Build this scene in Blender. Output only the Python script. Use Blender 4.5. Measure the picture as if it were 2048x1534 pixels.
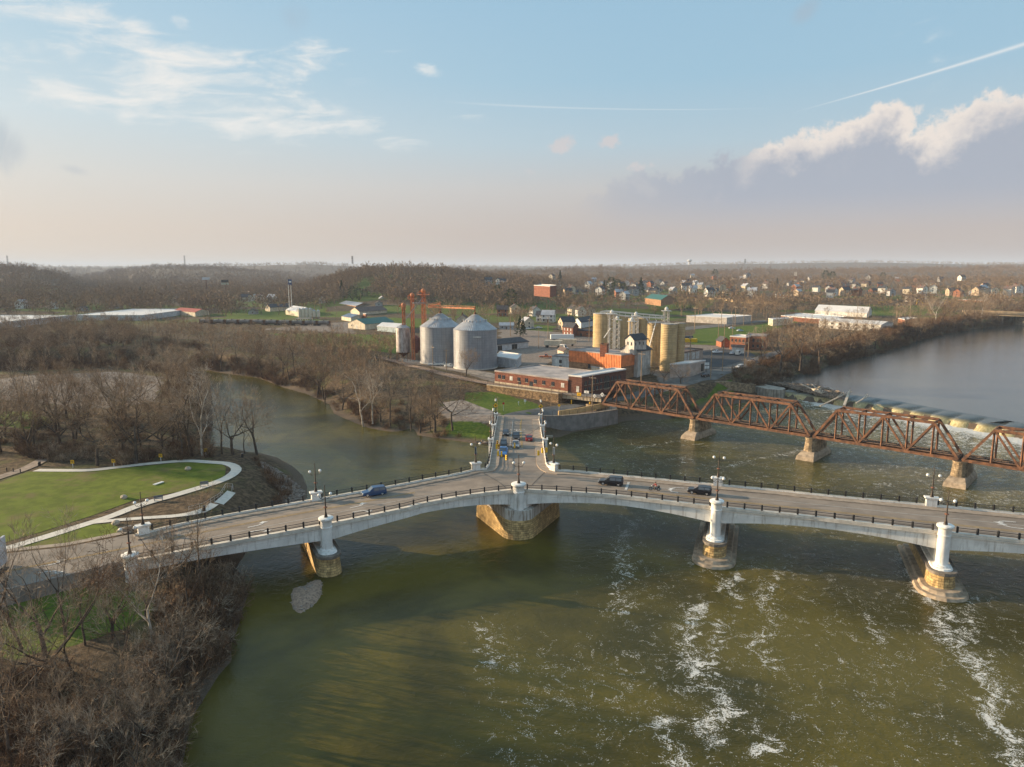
import bpy, bmesh, math, random
import numpy as np
from mathutils import Vector, Matrix, geometry
R = math.radians
rnd = random.Random(7)
for o in list(bpy.data.objects): bpy.data.objects.remove(o)
sc = bpy.context.scene
COL = sc.collection
# ------------------------------------------------------------- camera
CAMZ = 52.0; F = 1400.0; PIT = R(9.3)
cam_d = bpy.data.cameras.new('camera'); cam = bpy.data.objects.new('camera', cam_d); COL.objects.link(cam)
cam.location = (0, 0, CAMZ); cam.rotation_euler = (R(90) - PIT, 0, 0)
cam_d.sensor_width = 36; cam_d.lens = 36 * F / 2048; cam_d.clip_start = 1; cam_d.clip_end = 40000
sc.camera = cam
sc.render.resolution_x = 1024; sc.render.resolution_y = 767
# ------------------------------------------------------------- light
SUN_AZ = R(-73.0); SUN_EL = R(12.5)      # azimuth from +Y towards +X
S = Vector((math.sin(SUN_AZ) * math.cos(SUN_EL), math.cos(SUN_AZ) * math.cos(SUN_EL), math.sin(SUN_EL)))
sl = bpy.data.lights.new('sun', 'SUN'); sl.energy = 5.0; sl.angle = R(0.53); sl.color = (1.0, 0.76, 0.48)
so = bpy.data.objects.new('sun', sl); COL.objects.link(so)
so.rotation_euler = S.to_track_quat('Z', 'Y').to_euler(); so.location = (0, 0, 300)
sc.view_settings.view_transform = 'Standard'; sc.view_settings.look = 'None'
sc.view_settings.gamma = 1; sc.view_settings.use_curve_mapping = False
sc.view_settings.exposure = 1.0
sc.cycles.max_bounces = 6; sc.cycles.volume_bounces = 0; sc.cycles.transparent_max_bounces = 8

def azel(px, py):
    u = (px - 1024) / F; v = (py - 767) / F
    d = Vector((u, math.cos(PIT) - v * math.sin(PIT), -math.sin(PIT) - v * math.cos(PIT))).normalized()
    return math.atan2(d.x, d.y), math.asin(d.z)

# node expression helper
class E:
    def __init__(s, nt, sock): s.nt = nt; s.s = sock
    def _op(s, op, *a, clamp=False):
        n = s.nt.nodes.new('ShaderNodeMath'); n.operation = op; n.use_clamp = clamp
        for i, x in enumerate((s,) + a):
            if isinstance(x, E): s.nt.links.new(x.s, n.inputs[i])
            else: n.inputs[i].default_value = x
        return E(s.nt, n.outputs[0])
    def __add__(s, o): return s._op('ADD', o)
    __radd__ = __add__
    def __sub__(s, o): return s._op('SUBTRACT', o)
    def __rsub__(s, o): return (s * -1) + o
    def __mul__(s, o): return s._op('MULTIPLY', o)
    __rmul__ = __mul__
    def __truediv__(s, o): return s._op('DIVIDE', o)
    def mx(s, o): return s._op('MAXIMUM', o)
    def mn(s, o): return s._op('MINIMUM', o)
    def pw(s, o): return s._op('POWER', o)
    def exp(s): return s._op('EXPONENT')
    def abs(s): return s._op('ABSOLUTE')
    def cl(s): return s._op('ADD', 0.0, clamp=True)
    def ss(s, a, b):
        n = s.nt.nodes.new('ShaderNodeMapRange'); n.interpolation_type = 'SMOOTHSTEP'
        s.nt.links.new(s.s, n.inputs[0]); n.inputs[1].default_value = a; n.inputs[2].default_value = b
        return E(s.nt, n.outputs[0])
def comb(nt, x, y, z):
    n = nt.nodes.new('ShaderNodeCombineXYZ')
    for i, v in enumerate((x, y, z)):
        if isinstance(v, E): nt.links.new(v.s, n.inputs[i])
        else: n.inputs[i].default_value = v
    return n.outputs[0]
def noise(nt, vec, scale, detail=4, rough=0.55, dist=0.0, color=False):
    n = nt.nodes.new('ShaderNodeTexNoise'); n.inputs['Scale'].default_value = scale
    n.inputs['Detail'].default_value = detail; n.inputs['Roughness'].default_value = rough; n.inputs['Distortion'].default_value = dist
    if vec is not None: nt.links.new(vec, n.inputs['Vector'])
    return n.outputs['Color'] if color else E(nt, n.outputs['Fac'])
def ramp(nt, fac, stops, interp='LINEAR'):
    n = nt.nodes.new('ShaderNodeValToRGB'); n.color_ramp.interpolation = interp
    cr = n.color_ramp
    while len(cr.elements) > 1: cr.elements.remove(cr.elements[-1])
    for i, (p, c) in enumerate(stops):
        e = cr.elements[0] if i == 0 else cr.elements.new(p)
        e.position = p; e.color = (*c, 1) if len(c) == 3 else c
    nt.links.new(fac.s, n.inputs[0]); return n.outputs[0]
def mix(nt, fac, a, b, mode='MIX'):
    n = nt.nodes.new('ShaderNodeMix'); n.data_type = 'RGBA'; n.blend_type = mode
    if isinstance(fac, E): nt.links.new(fac.s, n.inputs[0])
    else: n.inputs[0].default_value = fac
    for i, v in ((6, a), (7, b)):
        if isinstance(v, (tuple, list)): n.inputs[i].default_value = (*v[:3], 1)
        else: nt.links.new(v, n.inputs[i])
    return n.outputs[2]
def lin(r, g, b):
    f = lambda c: (c / 255 / 12.92) if c / 255 < 0.04045 else ((c / 255 + 0.055) / 1.055) ** 2.4
    return (f(r), f(g), f(b))

# ------------------------------------------------------------- world sky
W = bpy.data.worlds.new('World'); sc.world = W; W.use_nodes = True
nt = W.node_tree; nt.nodes.clear()
out = nt.nodes.new('ShaderNodeOutputWorld'); bg = nt.nodes.new('ShaderNodeBackground')
nt.links.new(bg.outputs[0], out.inputs[0])
sky = nt.nodes.new('ShaderNodeTexSky'); sky.sky_type = 'NISHITA'; sky.sun_disc = False
sky.sun_elevation = SUN_EL; sky.sun_rotation = SUN_AZ; sky.air_density = 1.0; sky.dust_density = 1.6; sky.ozone_density = 1.5
tc = nt.nodes.new('ShaderNodeTexCoord'); sep = nt.nodes.new('ShaderNodeSeparateXYZ'); nt.links.new(tc.outputs['Generated'], sep.inputs[0])
dx, dy, dz = (E(nt, sep.outputs[i]) for i in range(3))
az = dx._op('ARCTAN2', dy); el = dz.mn(0.999).mx(-0.999)._op('ARCSINE')
vec = comb(nt, az, el, 0.0)
# clear sky: warm pinkish haze near the horizon, soft blue above; paler towards the sun
t = (el / 0.36).mx(0).cl()
rampR = ramp(nt, t, [(0.0, lin(184, 170, 163)), (0.14, lin(193, 180, 174)), (0.30, lin(198, 196, 196)), (0.46, lin(182, 203, 215)), (0.68, lin(163, 198, 219)), (1.0, lin(156, 194, 219))])
rampL = ramp(nt, t, [(0.0, lin(224, 207, 188)), (0.14, lin(225, 211, 197)), (0.30, lin(222, 219, 213)), (0.50, lin(210, 223, 228)), (0.72, lin(188, 213, 227)), (1.0, lin(168, 203, 226))])
grad = mix(nt, az.ss(0.30, -0.75), rampR, rampL)
skyc = mix(nt, 1.0, sky.outputs[0], (0.10, 0.10, 0.10), 'MULTIPLY')
base = mix(nt, 0.95, skyc, grad)
def blob(px, py, rx, ry, ang=0.0):
    a, e = azel(px, py); ca, sa = math.cos(R(ang)), math.sin(R(ang))
    x = az - a; y = el - e
    p = (x * ca + y * sa) / (rx / F); q = (y * ca - x * sa) / (ry / F)
    return ((p * p + q * q) * -1.0).exp()
# cirrus
st = comb(nt, az * 3.0 + el * 3.5, el * 14.0 - az * 1.6, 0.0)
n1 = noise(nt, st, 3.2, 8, 0.62, 0.6); n2 = noise(nt, vec, 9.0, 6, 0.6, 0.8)
m = blob(330, 165, 260, 70, -8) * 1.0 + blob(470, 190, 170, 45, -22) * .6 + blob(640, 112, 130, 32, 4) * 0.9 + blob(720, 250, 190, 26, -14) * 0.65 + blob(300, 218, 220, 18, 0) * 0.55 \
    + blob(70, 20, 150, 26, -3) * 1.1 + blob(360, 39, 14, 12) * 1.2 + blob(857, 140, 30, 12, -15) * 1.0 + blob(920, 232, 70, 12) * .5 + blob(1860, 70, 60, 110, 35) * .35 + blob(90, 170, 200, 50, -10) * .3
ci = (m.mn(1.0) * 0.55 + (n1 - 0.5) * 2.2 + (n2 - 0.5) * 1.0 - 0.22).ss(0.0, 0.9) * m.ss(0.05, 0.5) * 0.95
c1 = mix(nt, ci, base, lin(240, 238, 234))
# grey wisps
g = (blob(590, 30, 40, 42, 20) + blob(1615, 18, 36, 22, 35) * 1.3 + blob(5, 310, 34, 40) + blob(1, 260, 40, 60) * .7 + blob(150, 340, 34, 12, -12) * .8 + blob(580, 395, 90, 8, 3) * .5) * n2 * 1.9
c1 = mix(nt, g.ss(0.45, 1.2) * 0.5, c1, lin(168, 182, 195))
# contrails
def trail(p0, p1, w, k):
    a0, e0 = azel(*p0); a1, e1 = azel(*p1); L = math.hypot(a1 - a0, e1 - e0); ux, uy = (a1 - a0) / L, (e1 - e0) / L
    al = (az - a0) * ux + (el - e0) * uy; pe = (el - e0) * ux - (az - a0) * uy
    q = pe / (al.ss(0.0, L * 1.4) * w + w * 0.3)
    return ((q * q) * -1.0).exp() * al.ss(0.0, L * 0.45) * k
tr = trail((1560, 232), (2080, 78), 0.0019, 0.70) * (az.ss(0, .05)) + trail((1620, 214), (1000, 210), 0.0011, 0.35) * az.ss(-.12, .03) * az.ss(.42, .3)
c1 = mix(nt, tr.cl(), c1, lin(232, 235, 236))
# cumulus bank on the right
def pl(x, pts):        # piecewise linear height of the cloud top against azimuth
    n = nt.nodes.new('ShaderNodeFloatCurve'); cu = n.mapping.curves[0]
    a0, a1 = pts[0][0], pts[-1][0]
    for i, (a, v) in enumerate(pts):
        X = (a - a0) / (a1 - a0); Y = v / 0.35
        if i == 0: cu.points[0].location = (0, Y)
        elif i == len(pts) - 1: cu.points[1].location = (1, Y)
        else: cu.points.new(X, Y)
    n.mapping.update()
    nt.links.new(((x - a0) / (a1 - a0)).cl().s, n.inputs['Value']); return E(nt, n.outputs[0]) * 0.35
n3 = noise(nt, vec, 13.0, 7, 0.60, 0.25); n4 = noise(nt, comb(nt, az, el * 2.2, 3.0), 7.0, 6, 0.55, 0.3); n5 = noise(nt, vec, 34.0, 6, 0.65)
tops = [azel(*p) for p in ((1120, 405), (1230, 360), (1330, 338), (1450, 318), (1520, 285), (1560, 262), (1680, 243), (1790, 205), (1815, 230), (1850, 245), (1920, 225), (1985, 180), (2060, 168), (2300, 120))]
top = pl(az, tops)
dd = top + (n3 - 0.5) * 0.085 + (n5 - 0.5) * 0.060 + (noise(nt, vec, 95.0, 4, 0.6) - 0.5) * 0.022 - el
_, eb = azel(1600, 415)
fade = az.ss(azel(1130, 400)[0], azel(1500, 400)[0])
body = dd.ss(-0.003, 0.013) * el.ss(eb - 0.045, eb + 0.02) * (fade * 0.5 + 0.5) * az.ss(azel(1120, 400)[0], azel(1260, 400)[0])
tops2 = [(a, e - 0.033) for a, e in tops]
lit = (dd.ss(0.050, 0.006) * az.ss(azel(1460, 300)[0], azel(1540, 300)[0]) * (n4 * 1.1 + n5 * 0.7 - 0.1)).cl() + (n3 - 0.55).mx(0) * 1.2 * dd.ss(0.09, 0.02)
cc = mix(nt, (lit * 1.25).cl(), lin(170, 177, 190), lin(238, 227, 218))
cc = mix(nt, el.ss(eb + 0.035, eb - 0.02) * 0.6, cc, lin(180, 178, 184))
c2 = mix(nt, (body * 0.96).cl(), c1, cc)
pf = (blob(1125, 290, 30, 15, 6) * 1.3 + blob(1222, 281, 22, 13, 8) * 1.0 + blob(1060, 342, 18, 8) * .6 + blob(1290, 330, 60, 12, 10) * .5) 
pf = pf.mn(1.0) * 0.9 + (n5 - 0.5) * 3.2 * pf.ss(.02, .4) + (n3 - 0.5) * 1.6 * pf.ss(.02, .4)
c2 = mix(nt, pf.ss(0.30, 0.95) * 0.8, c2, lin(212, 205, 205))
# glow of the low sun, outside the picture on the left
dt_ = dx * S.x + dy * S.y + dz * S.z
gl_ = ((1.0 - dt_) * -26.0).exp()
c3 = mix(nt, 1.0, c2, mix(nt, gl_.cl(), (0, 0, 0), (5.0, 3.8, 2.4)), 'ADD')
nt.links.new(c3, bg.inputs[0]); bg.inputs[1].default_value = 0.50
W.cycles.sampling_method = 'MANUAL'; W.cycles.sample_map_resolution = 256
# ------------------------------------------------------------- helpers
def P(px, py, z=0.0):
    u = (px - 1024) / F; v = (py - 767) / F
    t = (CAMZ - z) / (math.sin(PIT) + v * math.cos(PIT))
    return Vector((u * t, (math.cos(PIT) - v * math.sin(PIT)) * t, z))
def zat(px, py, y):      # height of the image ray where it reaches distance y
    v = (py - 767) / F; u = (px - 1024) / F
    t = y / (math.cos(PIT) - v * math.sin(PIT))
    return CAMZ - (math.sin(PIT) + v * math.cos(PIT)) * t
def SC(x, y, z=9): return F / (y * math.cos(PIT) + (CAMZ - z) * math.sin(PIT))     # photo px per metre
MATS = {}
def mat(name, col, rough=0.8, var=0.15, scale=1.0, col2=None, bump=0.0, metal=0.0, spec=0.4, coat=0.0, extra=None, vscale=None):
    if name in MATS: return MATS[name]
    m = bpy.data.materials.new(name); m.use_nodes = True; nt = m.node_tree; b = nt.nodes['Principled BSDF']
    tcn = nt.nodes.new('ShaderNodeTexCoord'); v = tcn.outputs['Object']
    if vscale:
        mp = nt.nodes.new('ShaderNodeMapping'); mp.inputs['Scale'].default_value = vscale; nt.links.new(v, mp.inputs[0]); v = mp.outputs[0]
    n = noise(nt, v, scale, 5, 0.6)
    c2 = col2 if col2 else tuple(c * (1 - var * 1.6) for c in col)
    c1 = col if col2 else tuple(min(1, c * (1 + var)) for c in col)
    f = n.ss(0.36, 0.64)
    c = mix(nt, f, c2, c1)
    if extra: c = extra(nt, v, c, b)
    if isinstance(c, (tuple, list)): b.inputs['Base Color'].default_value = (*c, 1)
    else: nt.links.new(c, b.inputs['Base Color'])
    b.inputs['Roughness'].default_value = rough; b.inputs['Metallic'].default_value = metal
    b.inputs['Specular IOR Level'].default_value = spec
    if coat: b.inputs['Coat Weight'].default_value = coat; b.inputs['Coat Roughness'].default_value = 0.05
    if bump:
        bn = nt.nodes.new('ShaderNodeBump'); bn.inputs['Strength'].default_value = 0.8; bn.inputs['Distance'].default_value = bump
        nb = noise(nt, v, scale * 3, 4, 0.6); nt.links.new(nb.s, bn.inputs['Height']); nt.links.new(bn.outputs[0], b.inputs['Normal'])
    MATS[name] = m; return m
def wpos(o):
    v = Vector((0, 0, 0))
    while o is not None: v = v + o.location; o = o.parent
    return v
class MB:
    def __init__(s): s.v = []; s.f = []; s.sm = False
    def add(s, vs, fs):
        o = len(s.v); s.v += [tuple(x) for x in vs]; s.f += [tuple(i + o for i in f) for f in fs]; return s
    def box(s, c, d, rz=0.0, taper=1.0):     # centre of base, (dx,dy,dz), yaw
        hx, hy = d[0] / 2, d[1] / 2; ca, sa = math.cos(rz), math.sin(rz); vs = []
        for z, k in ((0, 1), (d[2], taper)):
            for x, y in ((-hx, -hy), (hx, -hy), (hx, hy), (-hx, hy)):
                vs.append((c[0] + (x * ca - y * sa) * k, c[1] + (x * sa + y * ca) * k, c[2] + z))
        return s.add(vs, [(3, 2, 1, 0), (4, 5, 6, 7), (0, 1, 5, 4), (1, 2, 6, 5), (2, 3, 7, 6), (3, 0, 4, 7)])
    def bar(s, a, b, w, h=None, up=(0, 0, 1)):
        a = Vector(a); b = Vector(b); h = h or w; d = (b - a)
        if d.length < 1e-6: return s
        d.normalize(); up = Vector(up)
        if abs(d.dot(up)) > 0.98: up = Vector((1, 0, 0))
        x = d.cross(up).normalized() * (w / 2); y = x.cross(d).normalized() * (h / 2)
        vs = [p + i * x + j * y for p in (a, b) for i, j in ((-1, -1), (1, -1), (1, 1), (-1, 1))]
        return s.add(vs, [(0, 1, 2, 3), (7, 6, 5, 4), (0, 4, 5, 1), (1, 5, 6, 2), (2, 6, 7, 3), (3, 7, 4, 0)])
    def cyl(s, c, r0, r1, h, n=16, cap=True, a0=0.0):
        vs = [(c[0] + r * math.cos(a0 + 2 * math.pi * i / n), c[1] + r * math.sin(a0 + 2 * math.pi * i / n), c[2] + z) for z, r in ((0, r0), (h, r1)) for i in range(n)]
        fs = [(i, (i + 1) % n, n + (i + 1) % n, n + i) for i in range(n)]
        if cap: fs += [tuple(range(n - 1, -1, -1)), tuple(range(n, 2 * n))]
        return s.add(vs, fs)
    def lathe(s, c, prof, n=16):
        vs = []; fs = []
        for r, z in prof:
            vs += [(c[0] + r * math.cos(2 * math.pi * i / n), c[1] + r * math.sin(2 * math.pi * i / n), c[2] + z) for i in range(n)]
        for k in range(len(prof) - 1):
            fs += [(k * n + i, k * n + (i + 1) % n, (k + 1) * n + (i + 1) % n, (k + 1) * n + i) for i in range(n)]
        fs += [tuple(range(n - 1, -1, -1)), tuple(range((len(prof) - 1) * n, len(prof) * n))]
        return s.add(vs, fs)
    def tube(s, pts, r, n=6):
        pts = [Vector(p) for p in pts]
        for a, b in zip(pts, pts[1:]):
            d = (b - a); L = d.length
            if L < 1e-6: continue
            d.normalize(); x = d.orthogonal().normalized(); y = d.cross(x)
            vs = [p + (x * math.cos(2 * math.pi * i / n) + y * math.sin(2 * math.pi * i / n)) * r for p in (a, b) for i in range(n)]
            s.add(vs, [(i, (i + 1) % n, n + (i + 1) % n, n + i) for i in range(n)] + [tuple(range(n - 1, -1, -1)), tuple(range(n, 2 * n))])
        return s
    def ball(s, c, r, n=10, m=6, sz=1.0):
        prof = [(max(1e-3, r * math.sin(math.pi * k / m)), -r * sz * math.cos(math.pi * k / m)) for k in range(m + 1)]
        return s.lathe(c, prof, n)
    def prism(s, pts, z0, z1):
        n = len(pts); vs = [(p[0], p[1], z0) for p in pts] + [(p[0], p[1], z1) for p in pts]
        return s.add(vs, [tuple(range(n - 1, -1, -1)), tuple(range(n, 2 * n))] + [(i, (i + 1) % n, n + (i + 1) % n, n + i) for i in range(n)])
    def build(s, name, m, parent=None, smooth=False, fix=False):
        me = bpy.data.meshes.new(name)
        off = wpos(parent) if parent else Vector((0, 0, 0))
        me.from_pydata([(v[0] - off.x, v[1] - off.y, v[2] - off.z) for v in s.v], [], s.f); me.update()
        if m: me.materials.append(m)
        o = bpy.data.objects.new(name, me); COL.objects.link(o)
        if parent: o.parent = parent
        if fix or True:
            bm = bmesh.new(); bm.from_mesh(me); bmesh.ops.recalc_face_normals(bm, faces=bm.faces); bm.to_mesh(me); bm.free()
        if smooth:
            me.polygons.foreach_set('use_smooth', [True] * len(me.polygons))
            try: me.set_sharp_from_angle(angle=R(40))
            except Exception: pass
        return o
def tag(o, label=None, cat=None, group=None, kind=None):
    if label: o['label'] = label
    if cat: o['category'] = cat
    if group: o['group'] = group
    if kind: o['kind'] = kind
    return o
def empty(name, loc, label, cat, group=None, rz=0.0):
    o = bpy.data.objects.new(name, None); COL.objects.link(o); o.location = loc; o.rotation_euler = (0, 0, rz)
    o.empty_display_size = 0.5
    return tag(o, label, cat, group)
def kids(o): return [c for c in bpy.data.objects if c.parent == o]
KID = {}
def copy_tree(o, loc=None, rz=None, scale=None, label=None, group=None, parent=None):
    c = o.copy(); COL.objects.link(c); c.parent = parent
    if loc is not None: c.location = loc
    if rz is not None: c.rotation_euler = (0, 0, rz)
    if scale is not None: c.scale = scale if not isinstance(scale, (int, float)) else (scale,) * 3
    if label: c['label'] = label
    if group: c['group'] = group
    if o.name not in KID: KID[o.name] = kids(o)
    for ch in KID[o.name]: copy_tree(ch, parent=c)
    return c
def fr(a, b):            # yaw of the direction a->b
    return math.atan2(b[1] - a[1], b[0] - a[0])

# ------------------------------------------------------------- terrain
def poly_inside(X, Y, poly):
    ins = np.zeros(X.shape, bool); n = len(poly)
    for i in range(n):
        x0, y0 = poly[i][:2]; x1, y1 = poly[(i + 1) % n][:2]
        if y0 == y1: continue
        c = ((y0 > Y) != (y1 > Y)) & (X < (x1 - x0) * (Y - y0) / (y1 - y0) + x0)
        ins ^= c
    return ins
def seg_dist(X, Y, pts, closed=False):
    d = np.full(X.shape, 1e9); n = len(pts)
    for i in range(n if closed else n - 1):
        x0, y0 = pts[i][:2]; x1, y1 = pts[(i + 1) % n][:2]
        L = (x1 - x0) ** 2 + (y1 - y0) ** 2 + 1e-9
        t = np.clip(((X - x0) * (x1 - x0) + (Y - y0) * (y1 - y0)) / L, 0, 1)
        d = np.minimum(d, np.hypot(X - x0 - t * (x1 - x0), Y - y0 - t * (y1 - y0)))
    return d
UZ = 2.8
leftshore = [(340, 1700), (365, 1600), (385, 1534), (400, 1440), (425, 1400), (455, 1350), (482, 1320), (478, 1290), (492, 1250), (500, 1215), (508, 1185), (500, 1155), (482, 1135), (500, 1105), (545, 1078), (575, 1050), (600, 1020), (622, 995), (622, 975), (612, 950), (590, 930), (560, 914), (520, 903), (470, 902), (440, 903), (425, 890), (430, 850), (428, 800), (422, 765), (380, 750), (250, 742), (-100, 740)]
rightshore = [(-100, 727), (250, 728), (400, 738), (435, 745), (515, 756), (564, 775), (608, 788), (654, 809), (663, 828), (695, 844), (728, 857), (777, 866), (806, 865), (821, 859), (827, 872), (892, 881), (960, 890), (1020, 893), (1092, 877), (1124, 876), (1155, 864), (1202, 858), (1250, 843), (1310, 840), (1350, 838), (1400, 826), (1440, 813), (1490, 806), (1512, 792)]
dam_px = [(1555, 791.6), (1607, 801), (1666, 808), (1750, 820), (1860, 842), (1955, 859), (2023, 872.5)]
damline = [P(*p) for p in dam_px] + [Vector((200, 146, 0)), Vector((232, 96, 0))]
LW = [P(*p)[:2] for p in leftshore] + [P(*p)[:2] for p in rightshore] + [d[:2] for d in damline] + [(330, -60), (300, -260), (-10, -260), (-26, 20)]
ups_px = [(1513, 765), (1577, 752), (1635, 741), (1674, 724), (1730, 710), (1813, 688), (1868, 671), (1951, 657), (2048, 646), (2200, 636)]
ups = [P(x, y, UZ)[:2] for x, y in ups_px]
UW = ups + [(1500, 1250), (1600, 300), (500, 60), (232, 96)] + [d[:2] for d in reversed(damline[:-1])]
ctl = [(60, 980, 6.0), (300, 980, 6.0), (450, 940, 5.9), (420, 1010, 6.0), (250, 1060, 6.1), (0, 1110, 6.1), (120, 1115, 6.1), (500, 960, 5.6), (520, 1000, 5.2), (60, 1200, 4.2), (250, 1190, 4.0), (350, 1200, 3.4), (100, 1320, 4), (250, 1450, 3.8), (50, 1534, 3.6), (0, 1800, 3.6), (350, 1300, 3.0),
       (100, 900, 5.6), (200, 850, 5.2), (300, 800, 5.5), (150, 780, 5.5), (0, 850, 6), (380, 850, 5), (50, 740, 6), (300, 720, 6), (500, 735, 6), (600, 770, 5.0), (700, 830, 3.2), (800, 850, 2.8), (650, 740, 6.5), (740, 780, 5.5), (900, 862, 3.6), (870, 815, 5.0), (950, 855, 4.6), (960, 800, 5.4), (1040, 805, 5.4),
       (850, 740, 8.6), (950, 745, 8.6), (985, 758, 8.0), (1060, 740, 8.6), (1150, 740, 8.6), (1250, 760, 8.0), (1300, 750, 8.4), (1120, 810, 5.0), (1180, 806, 4.7), (1225, 797, 4.5), (1290, 780, 5.6), (1350, 770, 7.0), (1400, 760, 8.0), (1440, 745, 8.8), (1180, 835, 3.0), (1260, 820, 3.4), (1400, 800, 4.5), (1430, 785, 6.0), (1480, 775, 5.0), (1500, 740, 8.2), (1550, 700, 8.8), (1700, 680, 8.5), (1300, 800, 4.2), (1040, 822, 5.3), (1005, 830, 5.3), (1085, 827, 5.0), (700, 700, 8.6), (500, 690, 8.2), (850, 680, 9), (1000, 690, 9), (1200, 690, 9), (1400, 690, 9)]
CT = np.array([[*P(x, y, z)[:2], z] for x, y, z in ctl])
def Xof(x, y): return 1024 + F * x / (y * 0.9868 + 5)      # photo column of a direction
ridges = [
 (1500, 380, [(-600, 524), (0, 533), (60, 536), (100, 543), (125, 552), (160, 575)]),
 (2600, 600, [(130, 556), (200, 548), (250, 539), (300, 532), (400, 533), (480, 538), (560, 546), (620, 556)]),
 (4200, 800, [(-600, 520), (0, 524), (40, 526), (90, 531), (140, 536), (190, 541), (250, 536), (300, 531), (400, 529), (500, 528), (620, 525), (690, 528), (760, 534), (820, 545)]),
 (1130, 260, [(540, 592), (600, 578), (640, 562), (680, 548), (720, 536), (780, 533), (860, 536), (900, 541), (960, 548), (1020, 553), (1100, 562), (1200, 575)]),
 (2400, 850, [(800, 552), (880, 549), (950, 543), (1060, 542), (1160, 537), (1210, 535), (1270, 541), (1400, 544), (1500, 541), (1650, 540), (1800, 538), (2048, 534), (2600, 530)]),
 (5200, 1300, [(-600, 530), (700, 534), (900, 531), (1000, 532), (1100, 534), (1200, 531), (1300, 529), (1400, 526), (1500, 525), (1620, 523), (1730, 522), (1850, 524), (1950, 526), (2048, 525), (2600, 522)]),
 (9000, 2000, [(-600, 531), (2600, 531)]),
]
def smooth(t): t = np.clip(t, 0, 1); return t * t * (3 - 2 * t)
def fbm(X, Y, seed=0):
    r = np.zeros_like(X)
    for i, (k, a) in enumerate(((1.0, .5), (2.1, .27), (4.3, .14), (8.7, .09))):
        p = seed * 3.1 + i * 1.7
        r += a * (np.sin(X * k + p + 1.3 * np.sin(Y * k * .8 + p * 2)) * np.cos(Y * k * 1.1 - p + 1.1 * np.sin(X * k * .7 - p)))
    return r
def base_h(X, Y):
    num = np.zeros_like(X); den = np.zeros_like(X)
    for x, y, z in CT:
        w = 1 / (((X - x) ** 2 + (Y - y) ** 2) ** 1.5 + 30); num += w * z; den += w
    h = num / den
    k = smooth((Y - 330) / 120); h = h * (1 - k) + 9.0 * k
    Yc = np.maximum(Y, 1); px = Xof(X, Yc); D = Yc
    hf = h.copy()
    for d0, w, pr in ridges:
        py = np.interp(px, [p[0] for p in pr], [p[1] for p in pr])
        edge = smooth((px - pr[0][0]) / 60 + 1) * smooth((pr[-1][0] - px) / 60 + 1)
        v = (py - 767) / F
        top = CAMZ - (math.sin(PIT) + v * math.cos(PIT)) / (math.cos(PIT) - v * math.sin(PIT)) * d0 - 11
        dd = D + d0 * 0.05 * fbm(X / d0 * 6, Y / d0 * 6, d0)
        b = np.exp(-((dd - d0) / w) ** 2)
        hf = np.maximum(hf, h + (top - 9) * b * edge * (Y > 450))
    sl_ = smooth((D - 640) / 700) * smooth((px - 860) / 150) * 14
    hf = np.maximum(hf, h + sl_)
    return hf
def height(X, Y):
    X = np.asarray(X, float); Y = np.asarray(Y, float)
    b = base_h(X, Y)
    inL = poly_inside(X, Y, LW); inU = poly_inside(X, Y, UW)
    dL = seg_dist(X, Y, LW, True); dU = seg_dist(X, Y, UW, True)
    r = fbm(X / 9, Y / 9, 3) * 0.6
    bw = np.where(X < 0, 13.0, 10.0); bw = np.where((Y > 135) & (X < 20) & (X > -90), 16.0, bw)
    t = np.clip(dL / bw, 0, 1); z = 0.0 - 0.15 + (b + 0.15 + r * (1 - t)) * (0.35 * t + 0.65 * smooth(t))
    zu = UZ - 0.15 + (b - UZ + 0.15 + r * 0.5) * smooth(dU / 9.0)
    near = (dU < dL) & (dU < 9.0) & ~inL
    z = np.where(near, np.minimum(b, zu), z)
    z = np.where((~near) & (Y > 450), b, z)
    z = np.where(inL, -2.5 * smooth(dL / 7) - 0.15, z)
    z = np.where(inU, np.where(dU < 1, UZ - 1.0, UZ - 1.6), z)
    return z
def H(x, y): return float(height(np.array([x]), np.array([y]))[0])
def G(px, py, guess=9.0):
    z = guess
    for _ in range(4): p = P(px, py, z); z = H(p.x, p.y)
    p = P(px, py, z); return Vector((p.x, p.y, z))

def fan(y0, y1, ratio, tmax, tstep, fan_x0=-60.0):
    ys = [y0]
    while ys[-1] < y1: ys.append(ys[-1] * ratio + 0.15)
    ys = np.array(ys); ts = np.arange(-tmax, tmax + 1e-6, tstep)
    Y, T = np.meshgrid(ys, ts, indexing='ij'); X = T * (Y + 55)
    return X, Y
def grid_faces(nr, nc):
    a = np.arange(nr * nc).reshape(nr, nc)
    return np.stack([a[:-1, :-1], a[:-1, 1:], a[1:, 1:], a[1:, :-1]], -1).reshape(-1, 4)
def np_mesh(name, V, Fc, m, smoothed=True):
    me = bpy.data.meshes.new(name); n = len(V); k = Fc.shape[1]
    me.vertices.add(n); me.vertices.foreach_set('co', np.asarray(V, np.float32).ravel())
    me.loops.add(Fc.size); me.loops.foreach_set('vertex_index', Fc.ravel().astype(np.int32))
    me.polygons.add(len(Fc)); me.polygons.foreach_set('loop_start', np.arange(0, Fc.size, k, dtype=np.int32))
    me.update(calc_edges=True); me.validate()
    if smoothed: me.polygons.foreach_set('use_smooth', np.ones(len(me.polygons), bool))
    if m: me.materials.append(m)
    o = bpy.data.objects.new(name, me); COL.objects.link(o); return o
def set_attr(o, name, arr):
    a = o.data.attributes.new(name, 'FLOAT', 'POINT'); a.data.foreach_set('value', np.asarray(arr, np.float32).ravel())

X, Y = fan(26, 15000, 1.0062, 1.02, 0.0054)
Z = height(X, Y)
far = Y > 700
Z = Z + np.where(far, fbm(X / 60, Y / 60, 5) * 2.5 * smooth((Y - 700) / 600), 0)
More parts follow.
